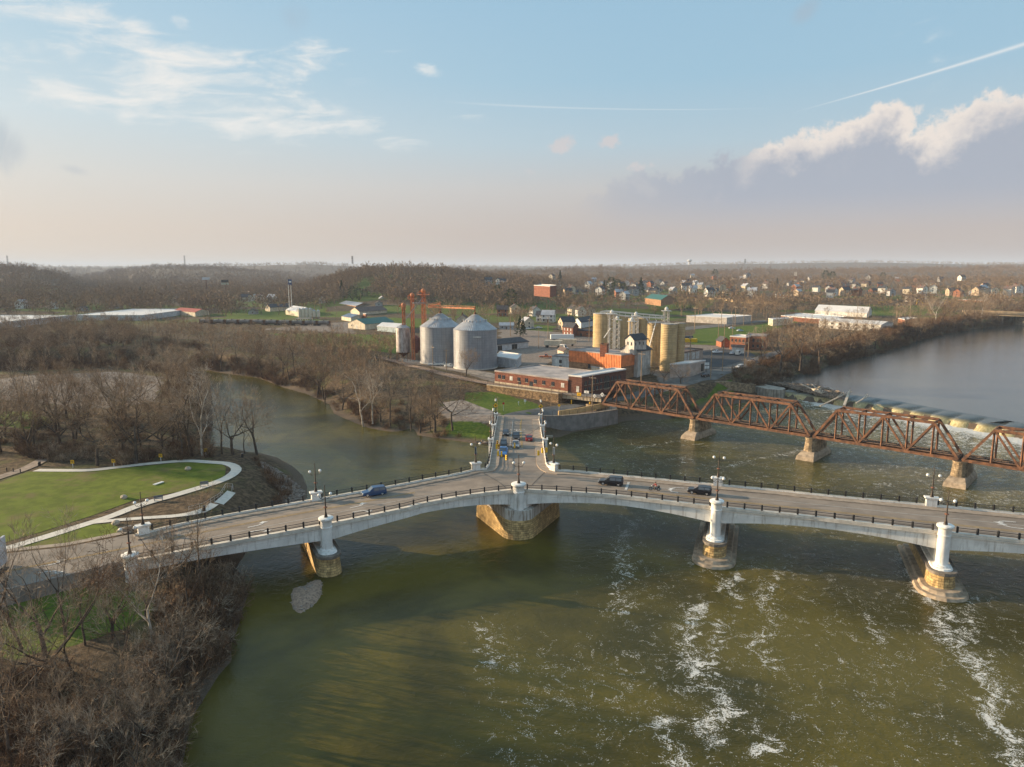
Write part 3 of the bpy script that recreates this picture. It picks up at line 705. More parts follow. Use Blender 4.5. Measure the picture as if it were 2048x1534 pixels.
# columns and pilasters
def round_col(c, zb, zt, r, name='column'):
    mb = MB(); mb.lathe((c.x, c.y, zb), [(r * 1.35, 0), (r * 1.30, .35), (r * 1.02, .5), (r, .9), (r * .97, zt - zb - 1.9), (r * 1.08, zt - zb - 1.85), (r * 1.08, zt - zb - 1.65), (r * .97, zt - zb - 1.6), (r * 1.0, zt - zb - .75), (r * 1.22, zt - zb - .42), (r * 1.34, zt - zb - .36), (r * 1.34, zt - zb - .08), (r * 1.2, zt - zb)], 20)
    return mb.build(name, M_white, bridge, smooth=True)
NcN = normals(Nc)
piers_w = []
for i, c in enumerate(cols):
    k = min(range(len(Nc)), key=lambda q: (Nc[q] - c).length); n = NcN[k]; out = -n
    zt = zdeck(c.x, c.y) + 1.9; cc = Nc[k] + out * 0.55
    if i == 0: round_col(cc, 2.6, zt, 0.95)
    elif i == 2: round_col(cc, 3.7, zt, 1.08)
    else: round_col(cc, 3.7, zt, 0.95)
    cols[i] = cc.copy(); cols[i].z = zt; piers_w.append((cc, n))
    if i in (1, 3, 4):
        ang = math.atan2(n.y, n.x); L = 15.5
        def stad(w, ext, cc=cc, ang=ang, L=L):
            ca, sa = math.cos(ang), math.sin(ang); pts = []
            for q in range(9):
                t = math.pi / 2 + math.pi * q / 8; pts.append((-0.2 - ext + 0 + (math.cos(t)) * w / 2, math.sin(t) * w / 2))
            pts += [(L + ext, -w / 2), (L + ext, w / 2)]
            return [(cc.x + x * ca - y * sa, cc.y + x * sa + y * ca) for x, y in pts]
        def frust(mb, p0, z0, p1, z1):
            nn = len(p0); mb.add([(a[0], a[1], z0) for a in p0] + [(a[0], a[1], z1) for a in p1], [(j, (j + 1) % nn, nn + (j + 1) % nn, nn + j) for j in range(nn)] + [tuple(range(nn, 2 * nn)), tuple(range(nn - 1, -1, -1))])
        mb = MB(); frust(mb, stad(4.5, .9), -1.5, stad(3.8, .35), 3.1); p_ = mb.build('pier', M_stone, bridge)
        mb = MB(); frust(mb, stad(4.3, .6), 3.1, stad(4.3, .6), 3.6); mb.build('cap_stone', mat('cap_stone', (0.40, 0.27, 0.16) if i > 2 else (0.2, .17, .14), .9, .2, 1.5), p_)
        mb = MB(); frust(mb, stad(3.2, .2), 3.6, stad(3.0, .1), 3.85); mb.build('plinth', M_white, p_)
        if i > 1:
            mb = MB(); frust(mb, stad(8.6, 2.0), -1.5, stad(7.4, 1.5), .45); mb.build('footing', M_foot, p_)
            mb = MB(); frust(mb, stad(6.2, 1.3), .45, stad(5.8, 1.1), .95); mb.build('footing', M_foot, p_)
        # white bearing wall on top of the pier
        mb = MB(); ca, sa = math.cos(ang), math.sin(ang)
        mb.box((cc.x + ca * 8.6, cc.y + sa * 8.6, 3.85), (13.0, 1.6, 3.6), ang); mb.build('bearing_wall', M_white, p_)
# centre pier: blunt nosed wedge of stone under a white cap
c = piers_w[2][0]
def hexa(k, z):
    pts = [(-0.4, -.9 - k), (1.9, -1.15 - k), (3.6, -.9 - k), (10.4 + k, 9.2 - k * .2), (11.0 + k, 14.0), (-8.6 - k, 14.0), (-8.0 - k, 9.2 - k * .2)]
    return [(c.x + x - 1.3, c.y + y, z) for x, y in pts]
def nose(k, w=2.9):
    pts = []
    for q in range(7):
        t = math.pi * (1.18 + 0.64 * q / 6); pts.append((w * math.cos(t) + .0, w * .85 * math.sin(t) + 1.2 - k * .6))
    pts = pts + [(8.2 + k, 11.5), (8.4 + k, 16.5), (-8.4 - k, 16.5), (-8.2 - k, 11.5)]
    return [(c.x + x, c.y + y) for x, y in pts]
def loft(mb, p0, z0, p1, z1):
    nn = len(p0); return mb.add([(a[0], a[1], z0) for a in p0] + [(a[0], a[1], z1) for a in p1], [(j, (j + 1) % nn, nn + (j + 1) % nn, nn + j) for j in range(nn)] + [tuple(range(nn, 2 * nn)), tuple(range(nn - 1, -1, -1))])
mb = MB(); loft(mb, nose(.9, 3.5), -1.5, nose(.3, 3.2), 3.7); cp = mb.build('centre_pier', M_stone, bridge)
mb = MB(); loft(mb, nose(.1, 3.1), 3.7, nose(.1, 3.1), 5.7); mb.build('pier_cap', mat('stained_concrete', (0.56, 0.53, 0.49), .8, .08, .5, extra=streaks((0.20, 0.14, 0.09), .8, 2.2, (.45, .62))), cp)
mb = MB(); loft(mb, nose(-.9, 2.2), 5.7, nose(-.9, 2.2), 8.3); mb.build('bearing_block', M_white, cp)
def pilaster(c, rz, w=1.75, h=1.9, below=0.3):
    mb = MB(); mb.box((c.x, c.y, c.z - below), (w, .95, h - .5 + below), rz)
    q = mb.v[-8:]; mb.box((c.x, c.y, c.z + h - .5), (w * 1.02, .98, .28), rz); v = mb.v
    ca, sa = math.cos(rz), math.sin(rz)
    for j in range(len(v) - 4, len(v)):
        dx_, dy_ = v[j][0] - c.x, v[j][1] - c.y; v[j] = (c.x + dx_ * 1.3, c.y + dy_ * 1.35, v[j][2])
    mb.box((c.x, c.y, c.z + h - .22), (w * 1.33, 1.33, .22), rz)
    return mb.build('pilaster', M_white, bridge)
pil_tops = []
for p in farp:
    cur = FLc if p.x < -3 else FRc
    k = min(range(len(cur)), key=lambda q: (cur[q].xy - p.xy).length); n = normals(cur)[k]; t = Vector((n.y, -n.x, 0))
    q = cur[k].copy(); q.z = zdeck(q.x, q.y) ; rz = math.atan2(t.y, t.x)
    pilaster(q, rz); pil_tops.append((Vector((q.x, q.y, q.z + 1.9)), rz))
for p in stemp:
    p = p.copy(); p.z = zdeck(0, p.y); pilaster(p, R(90), 1.5, 2.0, 3.2); pil_tops.append((Vector((p.x, p.y, p.z + 2.0)), R(0) if False else R(90)))
# road markings on the deck
def strip(px_pts, w, m, name, dz=.035, on=PD, parent=bridge, dash=None):
    cur = resample([on(*p) for p in px_pts], 1.5); mb = MB()
    cur = [Vector((p.x, p.y, 0)) for p in cur]
    l = offset(cur, w / 2); r = offset(cur, -w / 2)
    for i in range(len(cur) - 1):
        if dash and (i % (2 * dash)) >= dash: continue
        q = [l[i], r[i], r[i + 1], l[i + 1]]
        if on is PD: mb.add([(a.x, a.y, zdeck(a.x, a.y) + dz) for a in q], [(0, 1, 2, 3)])
        else: mb.add([(a.x, a.y, H(a.x, a.y) + dz) for a in q], [(0, 1, 2, 3)])
    if not mb.v: return
    return mb.build(name, m, parent)
strip([(290, 1088), (400, 1064.5), (562, 1033), (725, 1003.5), (830, 984)], .14, M_yel, 'centre_line')
strip([(293, 1089.5), (400, 1066.3), (562, 1034.8), (725, 1005.2), (830, 985.6)], .14, M_yel, 'centre_line')
strip([(300, 1102), (447, 1069.5), (642, 1032), (800, 1001), (880, 987)], .13, M_wline, 'lane_line')
strip([(1256, 980), (1422, 997.5), (1550, 1011), (1650, 1021), (1880, 1045.8), (2048, 1063.5), (2400, 1101)], .14, M_yel, 'centre_line')
strip([(1256, 981.4), (1422, 999), (1550, 1012.6), (1650, 1022.8), (1880, 1047.6), (2048, 1065.4), (2400, 1103)], .14, M_yel, 'centre_line')
strip([(1271, 971), (1422, 986.5), (1550, 1000.5), (1650, 1011), (1880, 1034.5), (2048, 1051.5), (2400, 1088)], .14, M_wline, 'lane_line')
strip([(1045.5, 896), (1043, 870), (1042, 850), (1044, 838)], .14, M_yel, 'centre_line'); strip([(1043.2, 896), (1041, 870), (1040.3, 850), (1042.5, 838)], .14, M_yel, 'centre_line')
strip([(1019.8, 896), (1023, 868), (1026, 841)], .13, M_wline, 'lane_line')
strip([(988, 896.7), (1046, 896.7)], .45, M_wline, 'stop_line'); strip([(1257.5, 964.5), (1251.5, 980)], .5, M_wline, 'stop_line')
strip([(1094, 940.5), (1062, 972)], .12, M_joint, 'expansion_joint', .045); strip([(967, 947), (1000, 966), (1011, 976)], .1, M_joint, 'expansion_joint', .045)
def arrow(px, py, ang, mirror=1, L=3.6):
    c = PD(px, py); mb = MB(); ca, sa = math.cos(ang), math.sin(ang)
    def pt(x, y): y *= mirror; X_, Y_ = c.x + x * ca - y * sa, c.y + x * sa + y * ca; return (X_, Y_, zdeck(X_, Y_) + .04)
    mid = [(-L / 2, 0), (-L / 4, 0.0), (0, .12), (L * .18, .5), (L * .26, .95)]
    for (a, b) in zip(mid, mid[1:]):
        mb.add([pt(a[0], a[1] - .14), pt(b[0] + .12, b[1] - .12), pt(b[0] - .12, b[1] + .12), pt(a[0], a[1] + .14)], [(0, 1, 2, 3)])
    mb.add([pt(L * .05, .95), pt(L * .5, .9), pt(L * .25, 1.75)], [(0, 1, 2)])
    mb.build('turn_arrow', M_wmark, bridge)
aL = fr(PD(400, 1064), PD(725, 1003)); aR = fr(PD(1650, 1021), PD(1422, 997))
for x, y in ((517, 1051), (719, 1012.5), (102, 1133)): arrow(x, y, aL, 1) if x > 270 else None
for x, y in ((521, 1060), (724, 1021)): arrow(x, y, aL, -1)
arrow(1353, 975, aR, 1, 3); arrow(1345, 984, aR, -1, 2.2); arrow(2007, 1042, aR, 1); arrow(2022, 1055, aR, -1); arrow(1033, 862, R(-90), 1, 2.5)
tx = bpy.data.curves.new('lane_word', 'FONT'); tx.body = 'ONLY'; tx.size = 1.7; tx.align_x = 'CENTER'
to = bpy.data.objects.new('lane_word', tx); COL.objects.link(to); dg = bpy.context.evaluated_depsgraph_get(); me = bpy.data.meshes.new_from_object(to.evaluated_get(dg)); bpy.data.objects.remove(to)
c = PD(1034, 858.5); to = bpy.data.objects.new('lane_word', me); COL.objects.link(to); to.parent = bridge; to.location = Vector((c.x, c.y, c.z + .05)) - bridge.location; to.rotation_euler = (R(-1.5), 0, R(180)); me.materials.clear(); me.materials.append(M_wmark)

# ------------------------------------------------------------- street lamps
lamp = empty('street_lamp', (0, 0, 0), 'x', 'street lamp', 'twin globe lamps on the bridge')
mb = MB(); mb.lathe((0, 0, 0), [(.34, 0), (.30, .25), (.16, .8), (.12, 1.2), (.11, 3.6), (.075, 3.7), (.06, 5.55), (.03, 5.75)], 10); mb.build('pole', M_pole, lamp, smooth=True)
mb = MB(); mb.lathe((0, 0, 1.75), [(.13, -.12), (.34, 0), (.36, .08), (.13, .16)], 10); mb.build('band', M_rust, lamp)
for s in (-1, 1):
    mb = MB(); mb.tube([(0, 0, 3.55), (s * .35, 0, 3.3), (s * .75, 0, 3.42), (s * .97, 0, 3.78)], .045); mb.tube([(0, 0, 4.1), (s * .4, 0, 3.65), (s * .75, 0, 3.42)], .025); mb.build('arm', M_pole, lamp)
    mb = MB(); mb.ball((s * .97, 0, 4.08), .28, 12, 8); mb.build('globe', M_globe, lamp, smooth=True)
mb = MB(); mb.ball((0, 0, 5.72), .09, 8, 4); mb.build('finial', M_pole, lamp)
lamp_lab = ['twin globe lamp on the near column at the left end of the bridge', 'twin globe lamp on the near column between left bank and centre', 'twin globe lamp on the near column at the bridge fork', 'twin globe lamp on the first near column right of the fork', 'twin globe lamp on the near column at far right',
 'twin globe lamp on the far pilaster beside the park lawn', 'twin globe lamp on the far pilaster above the riprap bank', 'twin globe lamp at the left inner corner of the fork', 'twin globe lamp with white sign at the right inner corner of the fork', 'twin globe lamp on the far pilaster behind the dark hatchback', 'twin globe lamp on the far pilaster at far right', 'twin globe lamp on the far pilaster beyond the frame',
 'first lamp along the left side of the upper arm', 'second lamp along the left side of the upper arm', 'lamp with yellow diamond sign left of the upper arm entrance', 'first lamp along the right side of the upper arm', 'second lamp along the right side of the upper arm', 'lamp with yellow diamond sign right of the upper arm entrance']
first = True; spots = []
for i, c in enumerate(cols):
    a = Nc[min(range(len(Nc) - 1), key=lambda q: (Nc[q].xy - c.xy).length)]; n = piers_w[i][1]; spots.append((Vector((c.x, c.y, c.z - .02)), math.atan2(-n.x, n.y)))
spots += [(Vector((c.x, c.y, c.z - .02)), rz) for c, rz in pil_tops]
lamps = []
for i, (c, rz) in enumerate(spots):
    if i == 11: continue
    if first: lamp.location = c; lamp.rotation_euler = (0, 0, rz); lamp['label'] = lamp_lab[i]; lamps.append(lamp); first = False
    else: lamps.append(copy_tree(lamp, c, rz, label=lamp_lab[i]))
M_sgnY = mat('yellow_sign', (0.75, 0.42, 0.01), 0.5, .03); M_sgnW = mat('white_sign', (0.72, 0.72, 0.70), 0.5, .03); M_sgnK = mat('sign_black', (0.02, .02, .02), .6)
def flat_on(kind, pts, c, t, m, name, parent):        # thin plate built in the plane spanned by t and up
    mb = MB(); t = Vector(t).normalized(); n = Vector((t.y, -t.x, 0)); vs = [c + t * a + Vector((0, 0, b)) + n * s for s in (-.03, .03) for a, b in pts]; k = len(pts)
    mb.add(vs, [tuple(range(k)), tuple(range(2 * k - 1, k - 1, -1))] + [(i, (i + 1) % k, k + (i + 1) % k, k + i) for i in range(k)]); return mb.build(name, m, parent)
for c, lab in ((pil_tops[9][0], 'yellow diamond warning sign on the lamp left of the upper arm'), (pil_tops[12][0], 'yellow diamond warning sign on the lamp right of the upper arm')):
    o = empty('warning_sign', c + Vector((0, -.2, 2.4)), lab, 'road sign', 'diamond signs at the upper arm')
    flat_on('', [(0, -.75), (.75, 0), (0, .75), (-.75, 0)], o.location + Vector((0, -.02, 0)), (1, 0, 0), M_sgnY, 'plate', o)
    flat_on('', [(-.2, -.15), (.2, -.15), (.12, .25), (-.12, .25)], o.location + Vector((0, -.09, 0)), (1, 0, 0), M_sgnK, 'symbol', o)
for c, h, lab in ((pil_tops[3][0], 2.6, 'tall white street name banner on the lamp right of the fork'), (pil_tops[2][0], 2.6, 'narrow blue grey banner on the lamp left of the fork')):
    o = empty('street_banner', c + Vector((0.0, -.25, h)), lab, 'banner')
    flat_on('', [(-.2, -.9), (.2, -.9), (.2, .9), (-.2, .9)], o.location.copy(), (1, 0, 0), M_sgnW if c.x > 0 else mat('bluegrey_sign', (.16, .22, .28), .6), 'plate', o)
    for k in range(6): flat_on('', [(-.1, -.12), (.1, -.12), (.1, .02), (-.1, .12)], o.location + Vector((0, -.06, .65 - k * .26)), (1, 0, 0), M_sgnK, 'lettering', o)
# ------------------------------------------------------------- traffic signals on span wires
M_sig = mat('signal_yellow', (0.72, 0.44, 0.01), 0.45, .03); M_lens = mat('signal_lens', (0.10, 0.03, 0.02), .3); M_wire = mat('cable', (0.03, .03, .03), .6)
A = pil_tops[2][0] + Vector((0, 0, 4.6)); Bp = pil_tops[3][0] + Vector((0, 0, 4.6)); Cc = cols[2] + Vector((0, 0, 5.2))
D_ = pil_tops[7][0] + Vector((0, 0, 4.3)); E_ = pil_tops[10][0] + Vector((0, 0, 4.3))
cent = Vector((0.5, 146.5, 14.9))
wires = empty('signal_cables', cent, 'dark span cables strung between the lamps over the fork', 'cable')
for a, b in ((A, cent), (cent, Bp), (cent, D_), (cent, E_), (Cc, cent)):
    mb = MB(); pts = [a.lerp(b, k / 8) - Vector((0, 0, 1.2 * (k / 8) * (1 - k / 8))) for k in range(9)]; mb.tube(pts, .03, 4); mb.build('cable', M_wire, wires)
sig = [((994.8, 886), 152, 0), ((992.5, 893), 150, 90), ((998, 893), 150, 0), ((995.5, 907), 146, 90), ((1003, 908), 144, 180), ((1012.5, 915), 141, 30), ((1029.3, 891), 150, 180), ((1085, 901), 149, 200), ((1092, 900), 149, 90), ((1076, 906), 148, 90)]
sl_ = ['yellow signal head topmost in the cluster above the blue truck', 'yellow signal head left of the pair above the blue truck', 'yellow signal head right of the pair above the blue truck', 'yellow signal head left of the blue truck', 'yellow signal back plate in front of the blue truck', 'yellow signal head right of the blue truck bonnet', 'yellow signal back plate in front of the silver car', 'yellow signal head over the right sidewalk of the upper arm', 'yellow signal head beyond the right parapet', 'yellow signal back plate over the right kerb of the upper arm']
for (pp, y, rz), lab in zip(sig, sl_):
    z = zat(*pp, y); q = P(*pp, z); o = empty('traffic_signal', (q.x, q.y, z), lab, 'traffic signal', 'traffic signals hung over the fork', R(rz))
    mb = MB(); mb.box((0, 0, -.55), (.36, .26, 1.1)); h_ = mb.build('housing', M_sig, o); h_.location = (0, 0, 0); h_.data.transform(Matrix.Translation(o.location))
    for k in range(3):
        mb = MB(); mb.cyl((0, 0, 0), .12, .12, .05, 10); l_ = mb.build('lens', M_lens); l_.parent = o; l_.rotation_euler = (R(90), 0, 0); l_.location = (0, -.14, -.36 + .36 * k)
        mb = MB(); mb.cyl((0, 0, 0), .17, .17, .22, 8, False); l_ = mb.build('visor', M_sig); l_.parent = o; l_.rotation_euler = (R(90), 0, 0); l_.location = (0, -.13, -.36 + .36 * k)
# ------------------------------------------------------------- rusty railway truss bridge
M_rs = mat('rusted_steel', (0.215, 0.10, 0.052), 0.85, .25, 0.9, col2=(0.09, 0.046, 0.03), bump=.01, extra=streaks((0.06, 0.035, 0.025), .55, .8))
M_tie = mat('railway_ties', (0.10, 0.07, 0.05), 0.95, .3, 2)
M_rail = mat('rail_steel', (0.16, 0.11, 0.08), 0.6, .2, 2)
M_pst = mat('pier_stone', (0.36, 0.27, 0.17), 0.92, .25, .8, extra=masonry(1.0, 0.5, (0.25, 0.22, 0.2), 0, .02))
rdir = Vector((.735, -.678, 0)); rper = Vector((.678, .735, 0)); rp0 = Vector((57.0, 213.4, 6.1))
nodes = [rp0 + rdir * 35.5 * k for k in (-1, 0, 1, 2, 3)]
rail_br = empty('railway_bridge', (57, 213, 0), 'rusty steel truss railway bridge on old stone piers crossing the river', 'railway bridge')
TH = 8.3; TW = 5.2
for k in range(4):
    a, b = nodes[k], nodes[k + 1]; d = (b - a); L = d.length; d.normalize()
    a = a + d * .5; b = b - d * .5; L -= 1
    nd = [a + d * L * i / 6 for i in range(7)]
    up = Vector((0, 0, TH))
    def mem(name, *bars):
        m_ = MB()
        for q in bars: m_.bar(*q)
        m_.build(name, M_rs, rail_br)
    for s in (0, 1):
        o = rper * TW * s
        mem('bottom_chord', (nd[0] + o, nd[6] + o, .52, .7)); mem('top_chord', (nd[1] + up + o, nd[5] + up + o, .6, .66))
        for i, j in ((0, 1), (6, 5)): mem('end_post', (nd[i] + o, nd[j] + up + o, .6, .6))
        for i, j in ((1, 2), (3, 2), (3, 4), (5, 4)): mem('diagonal', (nd[i] + up + o, nd[j] + o, .42, .46))
        for i in range(1, 6): mem('vertical', (nd[i] + o, nd[i] + up + o, .36, .38), (nd[i] + o + Vector((0, 0, -.3)), nd[i] + o + Vector((0, 0, .7)), .7, .08, rper))
    la = []
    for i in range(1, 6):
        la.append((nd[i] + up, nd[i] + up + rper * TW, .25, .4)); la.append((nd[i] + up - Vector((0, 0, 1.1)), nd[i] + up - Vector((0, 0, 1.1)) + rper * TW, .12, .14))
        if i < 5: la.append((nd[i] + up, nd[i + 1] + up + rper * TW, .12)); la.append((nd[i + 1] + up, nd[i] + up + rper * TW, .12))
        for q in (-1, 1): la.append((nd[i] + up + rper * (TW / 2 + q * TW / 2) - Vector((0, 0, 2.0)), nd[i] + up + rper * (TW / 2 + q * .9) - Vector((0, 0, .3)), .14))
    mem('lateral_bracing', *la)
    for i in range(7): mem('floor_beam', (nd[i] + Vector((0, 0, .1)), nd[i] + Vector((0, 0, .1)) + rper * TW, .35, .8))
    for s in (1.6, 3.6): mem('stringer', (nd[0] + rper * s + Vector((0, 0, .35)), nd[6] + rper * s + Vector((0, 0, .35)), .3, .6))
    ti = MB()
    n = int(L / .62)
    for i in range(n): 
        q = a + d * (i + .5) * L / n + Vector((0, 0, .70)); ti.bar(q + rper * (TW / 2 - 1.7), q + rper * (TW / 2 + 1.7), .28, .2)
    ti.build('ties', M_tie, rail_br)
    rl = MB()
    for s in (-.75, .75): rl.bar(a + rper * (TW / 2 + s) + Vector((0, 0, .88)), b + rper * (TW / 2 + s) + Vector((0, 0, .88)), .09, .15)
    rl.build('rails', M_rail, rail_br)
    wk = MB(); wk.bar(a + rper * .75 + Vector((0, 0, .72)), b + rper * .75 + Vector((0, 0, .72)), .9, .06); wk.build('walkway', mat('walk_plank', (.20, .12, .08), .9, .25, 1), rail_br)
for k in (1, 2, 3):
    c = nodes[k]; ang = math.atan2(rper.y, rper.x)
    def loc(x, y): return (c.x + x * math.cos(ang) - y * math.sin(ang), c.y + x * math.sin(ang) + y * math.cos(ang))
    def sh(x0, x1, w, r=True):
        if r: pts = [loc(x0 + w / 2 - math.sin(math.pi * q / 6) * w / 2, -math.cos(math.pi * q / 6) * w / 2 * -1) for q in range(7)]
        else: pts = [loc(x0, w / 2), loc(x0, -w / 2)]; pts = [loc(x0, w / 2), loc(x0 , -w / 2)]
        return pts + [loc(x1, -w / 2), loc(x1, w / 2)]
    mb = MB(); loft(mb, sh(-1.9, 8, 3.6), 1.9, sh(-1.3, 7.4, 2.9), 5.5); loft(mb, sh(-1.6, 7.7, 3.2), 5.5, sh(-1.6, 7.7, 3.2), 5.85); mb.build('pier', M_pst, rail_br)
    mb = MB(); loft(mb, sh(-5.0, 10.5, 5.2, False), -1.5, sh(-3.8, 9.8, 4.6, False), 1.0); loft(mb, sh(-3.8, 9.8, 4.6, False), 1.0, sh(-1.9, 8.6, 3.4, False), 2.1); mb.build('footing', M_foot, rail_br)
mb = MB(); c = nodes[0]; mb.box((c.x - .8, c.y + 3.4, 0.5), (4.5, 8, 5.1), math.atan2(rdir.y, rdir.x)); mb.build('abutment', M_pst, rail_br)
# approach: plate girder over the underpass and stone retaining wall to the left
gx0 = P(1118, 787.5, 8.0); gx1 = nodes[0] + Vector((-.3, 0, 1.2)); g1 = Vector((gx1.x, gx1.y, 8.0)); gd = (g1 - gx0).normalized(); gp = Vector((-gd.y, gd.x, 0))
gb = empty('girder_bridge', gx0.lerp(g1, .5), 'weathered cream plate girder bridge carrying the tracks over the street underpass', 'bridge')
M_gird = mat('cream_girder', (0.46, 0.38, 0.27), .8, .15, .8, extra=streaks((0.16, 0.08, 0.05), .6, 1.5))
for s in (0.3, 5.0):
    mb = MB(); mb.bar(gx0 + gp * s + Vector((0, 0, -.75)), g1 + gp * s + Vector((0, 0, -.75)), .25, 1.5)
    n = 12
    for i in range(n + 1): q = gx0.lerp(g1, i / n) + gp * s; mb.bar(q + Vector((0, 0, -1.5)), q, .42, .1)
    mb.build('girder', M_gird, gb)
mb = MB(); mb.bar(gx0 + gp * 2.6 + Vector((0, 0, .12)), g1 + gp * 2.6 + Vector((0, 0, .12)), 5.6, .25, ); mb.build('track_bed', mat('ballast', (.26, .22, .19), .95, .3, 3), gb)
mb = MB(); mb.tube([gx0 + Vector((0, 0, 1.2)), g1 + Vector((0, 0, 1.2))], .04, 4); mb.tube([gx0 + Vector((0, 0, .7)), g1 + Vector((0, 0, .7))], .04, 4)
for i in range(14): q = gx0.lerp(g1, i / 13); mb.tube([q, q + Vector((0, 0, 1.25))], .04, 4)
mb.build('handrail', M_wire, gb)
for y_, x_, zt in ((1145, 1145, 0), (1183, 1183, 0), (1198, 1198, 0)):
    q = gx0.lerp(g1, (x_ - 1118) / (1204 - 1118.)) + gp * -.2; mb = MB(); mb.cyl((q.x, q.y, H(q.x, q.y) - .3), .22, .22, (6.6 - H(q.x, q.y)) if x_ < 1190 else 2.0, 10); mb.build('yellow_post', mat('yellow_paint', (.75, .42, .01), .5, .05), gb)
wl_px = [(975, 770), (1010, 774.5), (1050, 779.5), (1085, 784), (1118, 788)]
wall = empty('retaining_wall', P(1050, 780, 8.2), 'long low stone retaining wall below the railway behind the green lawn', 'wall')
wc = resample([P(x, y, 8.2) for x, y in wl_px], 4)
mb = MB(); sweep(mb, wc, .9, -4.2, 0.0); q = wc[-1]; mb.bar(q + Vector((0, 0, -2)), q + gp * 7 + Vector((0, 0, -2)), 1.1, 4.2); mb.build('stone_face', mat('brown_stone', (.30, .20, .11), .95, .3, 1.0, extra=masonry(.8, .4, (.36, .31, .25))), wall)
mb = MB(); sweep(mb, wc, 1.1, 0.0, .25); mb.build('coping', M_gird, wall)
M_fen = mat('fence_wire', (.07, .06, .055), .7)
def fence(pts, h, lab, step=3.0, name='wire_fence', rails=3, m=None):
    f = empty(name, pts[0], lab, 'fence'); cur = resample(pts, step); mb = MB()
    for i in range(rails): mb.tube([p + Vector((0, 0, h * (i + 1) / rails - .03)) for p in cur], .022, 3)
    mb.build('wires', m or M_fen, f)
    mb = MB()
    for p in cur: mb.box(p, (.09, .09, h))
    mb.build('posts', m or M_fen, f); return f
fence([p + Vector((0, 0, .25)) for p in wc], 1.6, 'dark wire fence along the top of the stone railway wall')
# railway track running left from the girder
tr_px = [(1118, 786.5), (1050, 777), (975, 766.5), (900, 749), (850, 738), (800, 722), (760, 712)]
mb = MB(); cur = resample([P(x, y, 8.5 if x > 940 else 8.7) + (gp * 2 if x > 900 else Vector((0, 0, 0))) for x, y in tr_px], 2.5)
trk = drape([p[:2] for p in offset(cur, 2.3)] + [p[:2] for p in rev(offset(cur, -2.3))], lambda X, Y: np.maximum(height(X, Y), 7.9) + .25, 2.5).build('railway_bed', mat('brown_ballast', (.19, .14, .115), .95, .35, 1.5)); tag(trk, kind='structure')
mb = MB(); cc_ = [Vector((p.x, p.y, max(H(p.x, p.y), 7.9) + .3)) for p in cur]; sweep(mb, offset(cc_, .75), .09, 0, .15); sweep(mb, offset(cc_, -.75), .09, 0, .15); tag(mb.build('track_rails', M_rail), 'pair of rusty rails running left behind the stone wall', 'rails')
# concrete retaining wall right of the upper arm
M_gwall = mat('grey_wall', (.23, .21, .195), .9, .15, .4, extra=streaks((.09, .08, .07), .6, .8))
w2 = resample([P(x, y, z) for x, y, z in ((1086, 832, 5.6), (1120, 832, 5.4), (1165, 828.5, 5.2), (1205, 823.5, 5.0), (1235, 819, 4.8))], 3)
rw = empty('concrete_wall', w2[4], 'tall grey concrete retaining wall between the upper arm and the truss bridge', 'wall')
mb = MB(); sweep(mb, w2, .6, -5.4, 0.0); mb.build('wall_face', M_gwall, rw); mb = MB(); sweep(mb, w2, .8, 0.0, .2); mb.build('coping', M_walk, rw)
w3 = resample([P(x, y, z) for x, y, z in ((1117, 821.5, 5.9), (1150, 817, 5.9), (1180, 811.5, 6.0), (1215, 804, 6.0))], 3)
bw_ = empty('barrier_wall', w3[2], 'low tan concrete barrier separating the street from the riverside walk', 'wall'); mb = MB(); sweep(mb, w3, .5, -1.8, 0.0); mb.build('wall_face', mat('tan_barrier', (.50, .34, .16), .85, .1, .6, extra=streaks((.25, .15, .08), .4)), bw_)
tag(fence([p + Vector((0, 0, .2)) for p in w2], 1.4, 'thin fence along the top of the grey concrete retaining wall'))
# left abutment wall of the near arm
w4 = resample([PD(x, y, .2) for x, y in ((262, 1121), (215, 1127), (157, 1144), (98, 1157), (40, 1171), (-60, 1196))], 3)
lw = empty('abutment_wall', w4[3], 'dark stained concrete wall holding up the road at the left end of the bridge', 'wall'); mb = MB(); sweep(mb, w4, .5, -4.5, 0.0); mb.build('wall_face', M_gwall, lw)

# ------------------------------------------------------------- dam
dam = empty('river_dam', (130, 262, 0), 'long curved low dam with scalloped crest and water pouring over it', 'dam')
def flow_mat(name, a, b_, sx):
    m = bpy.data.materials.new(name); m.use_nodes = True; nt = m.node_tree; b = nt.nodes['Principled BSDF']
    g = nt.nodes.new('ShaderNodeNewGeometry'); tv, z = tangent(nt, g.outputs['Position'], g.outputs['True Normal'])
    mp = nt.nodes.new('ShaderNodeMapping'); mp.inputs['Scale'].default_value = (sx, .25, 1); nt.links.new(tv, mp.inputs[0])
    n = noise(nt, mp.outputs[0], 1.0, 5, .65)
    c = mix(nt, n.ss(.38, .62), a, b_)
    ap_ = nt.nodes.new('ShaderNodeAttribute'); ap_.attribute_name = 'apron'; c = mix(nt, E(nt, ap_.outputs['Fac']), c, (.055, .055, .045))
    at = nt.nodes.new('ShaderNodeAttribute'); at.attribute_name = 'drop'
    c = mix(nt, (E(nt, at.outputs['Fac']) + (noise(nt, g.outputs['Position'], 2.5, 4, .7) - .5) * .8).ss(.75, 1.05), c, (.70, .68, .63))
    nt.links.new(c, b.inputs['Base Color']); b.inputs['Roughness'].default_value = .22; b.inputs['IOR'].default_value = 1.33; return m
dl3 = resample(damline[:7], .9)
dl3 = resample([damline[0]] + damline[1:], .9)
ns = normals(dl3); arcd = [0]
for a, b in zip(dl3, dl3[1:]): arcd.append(arcd[-1] + (b - a).length)
sgn = 1 if ns[3].dot(Vector((1, 1, 0))) > 0 else -1
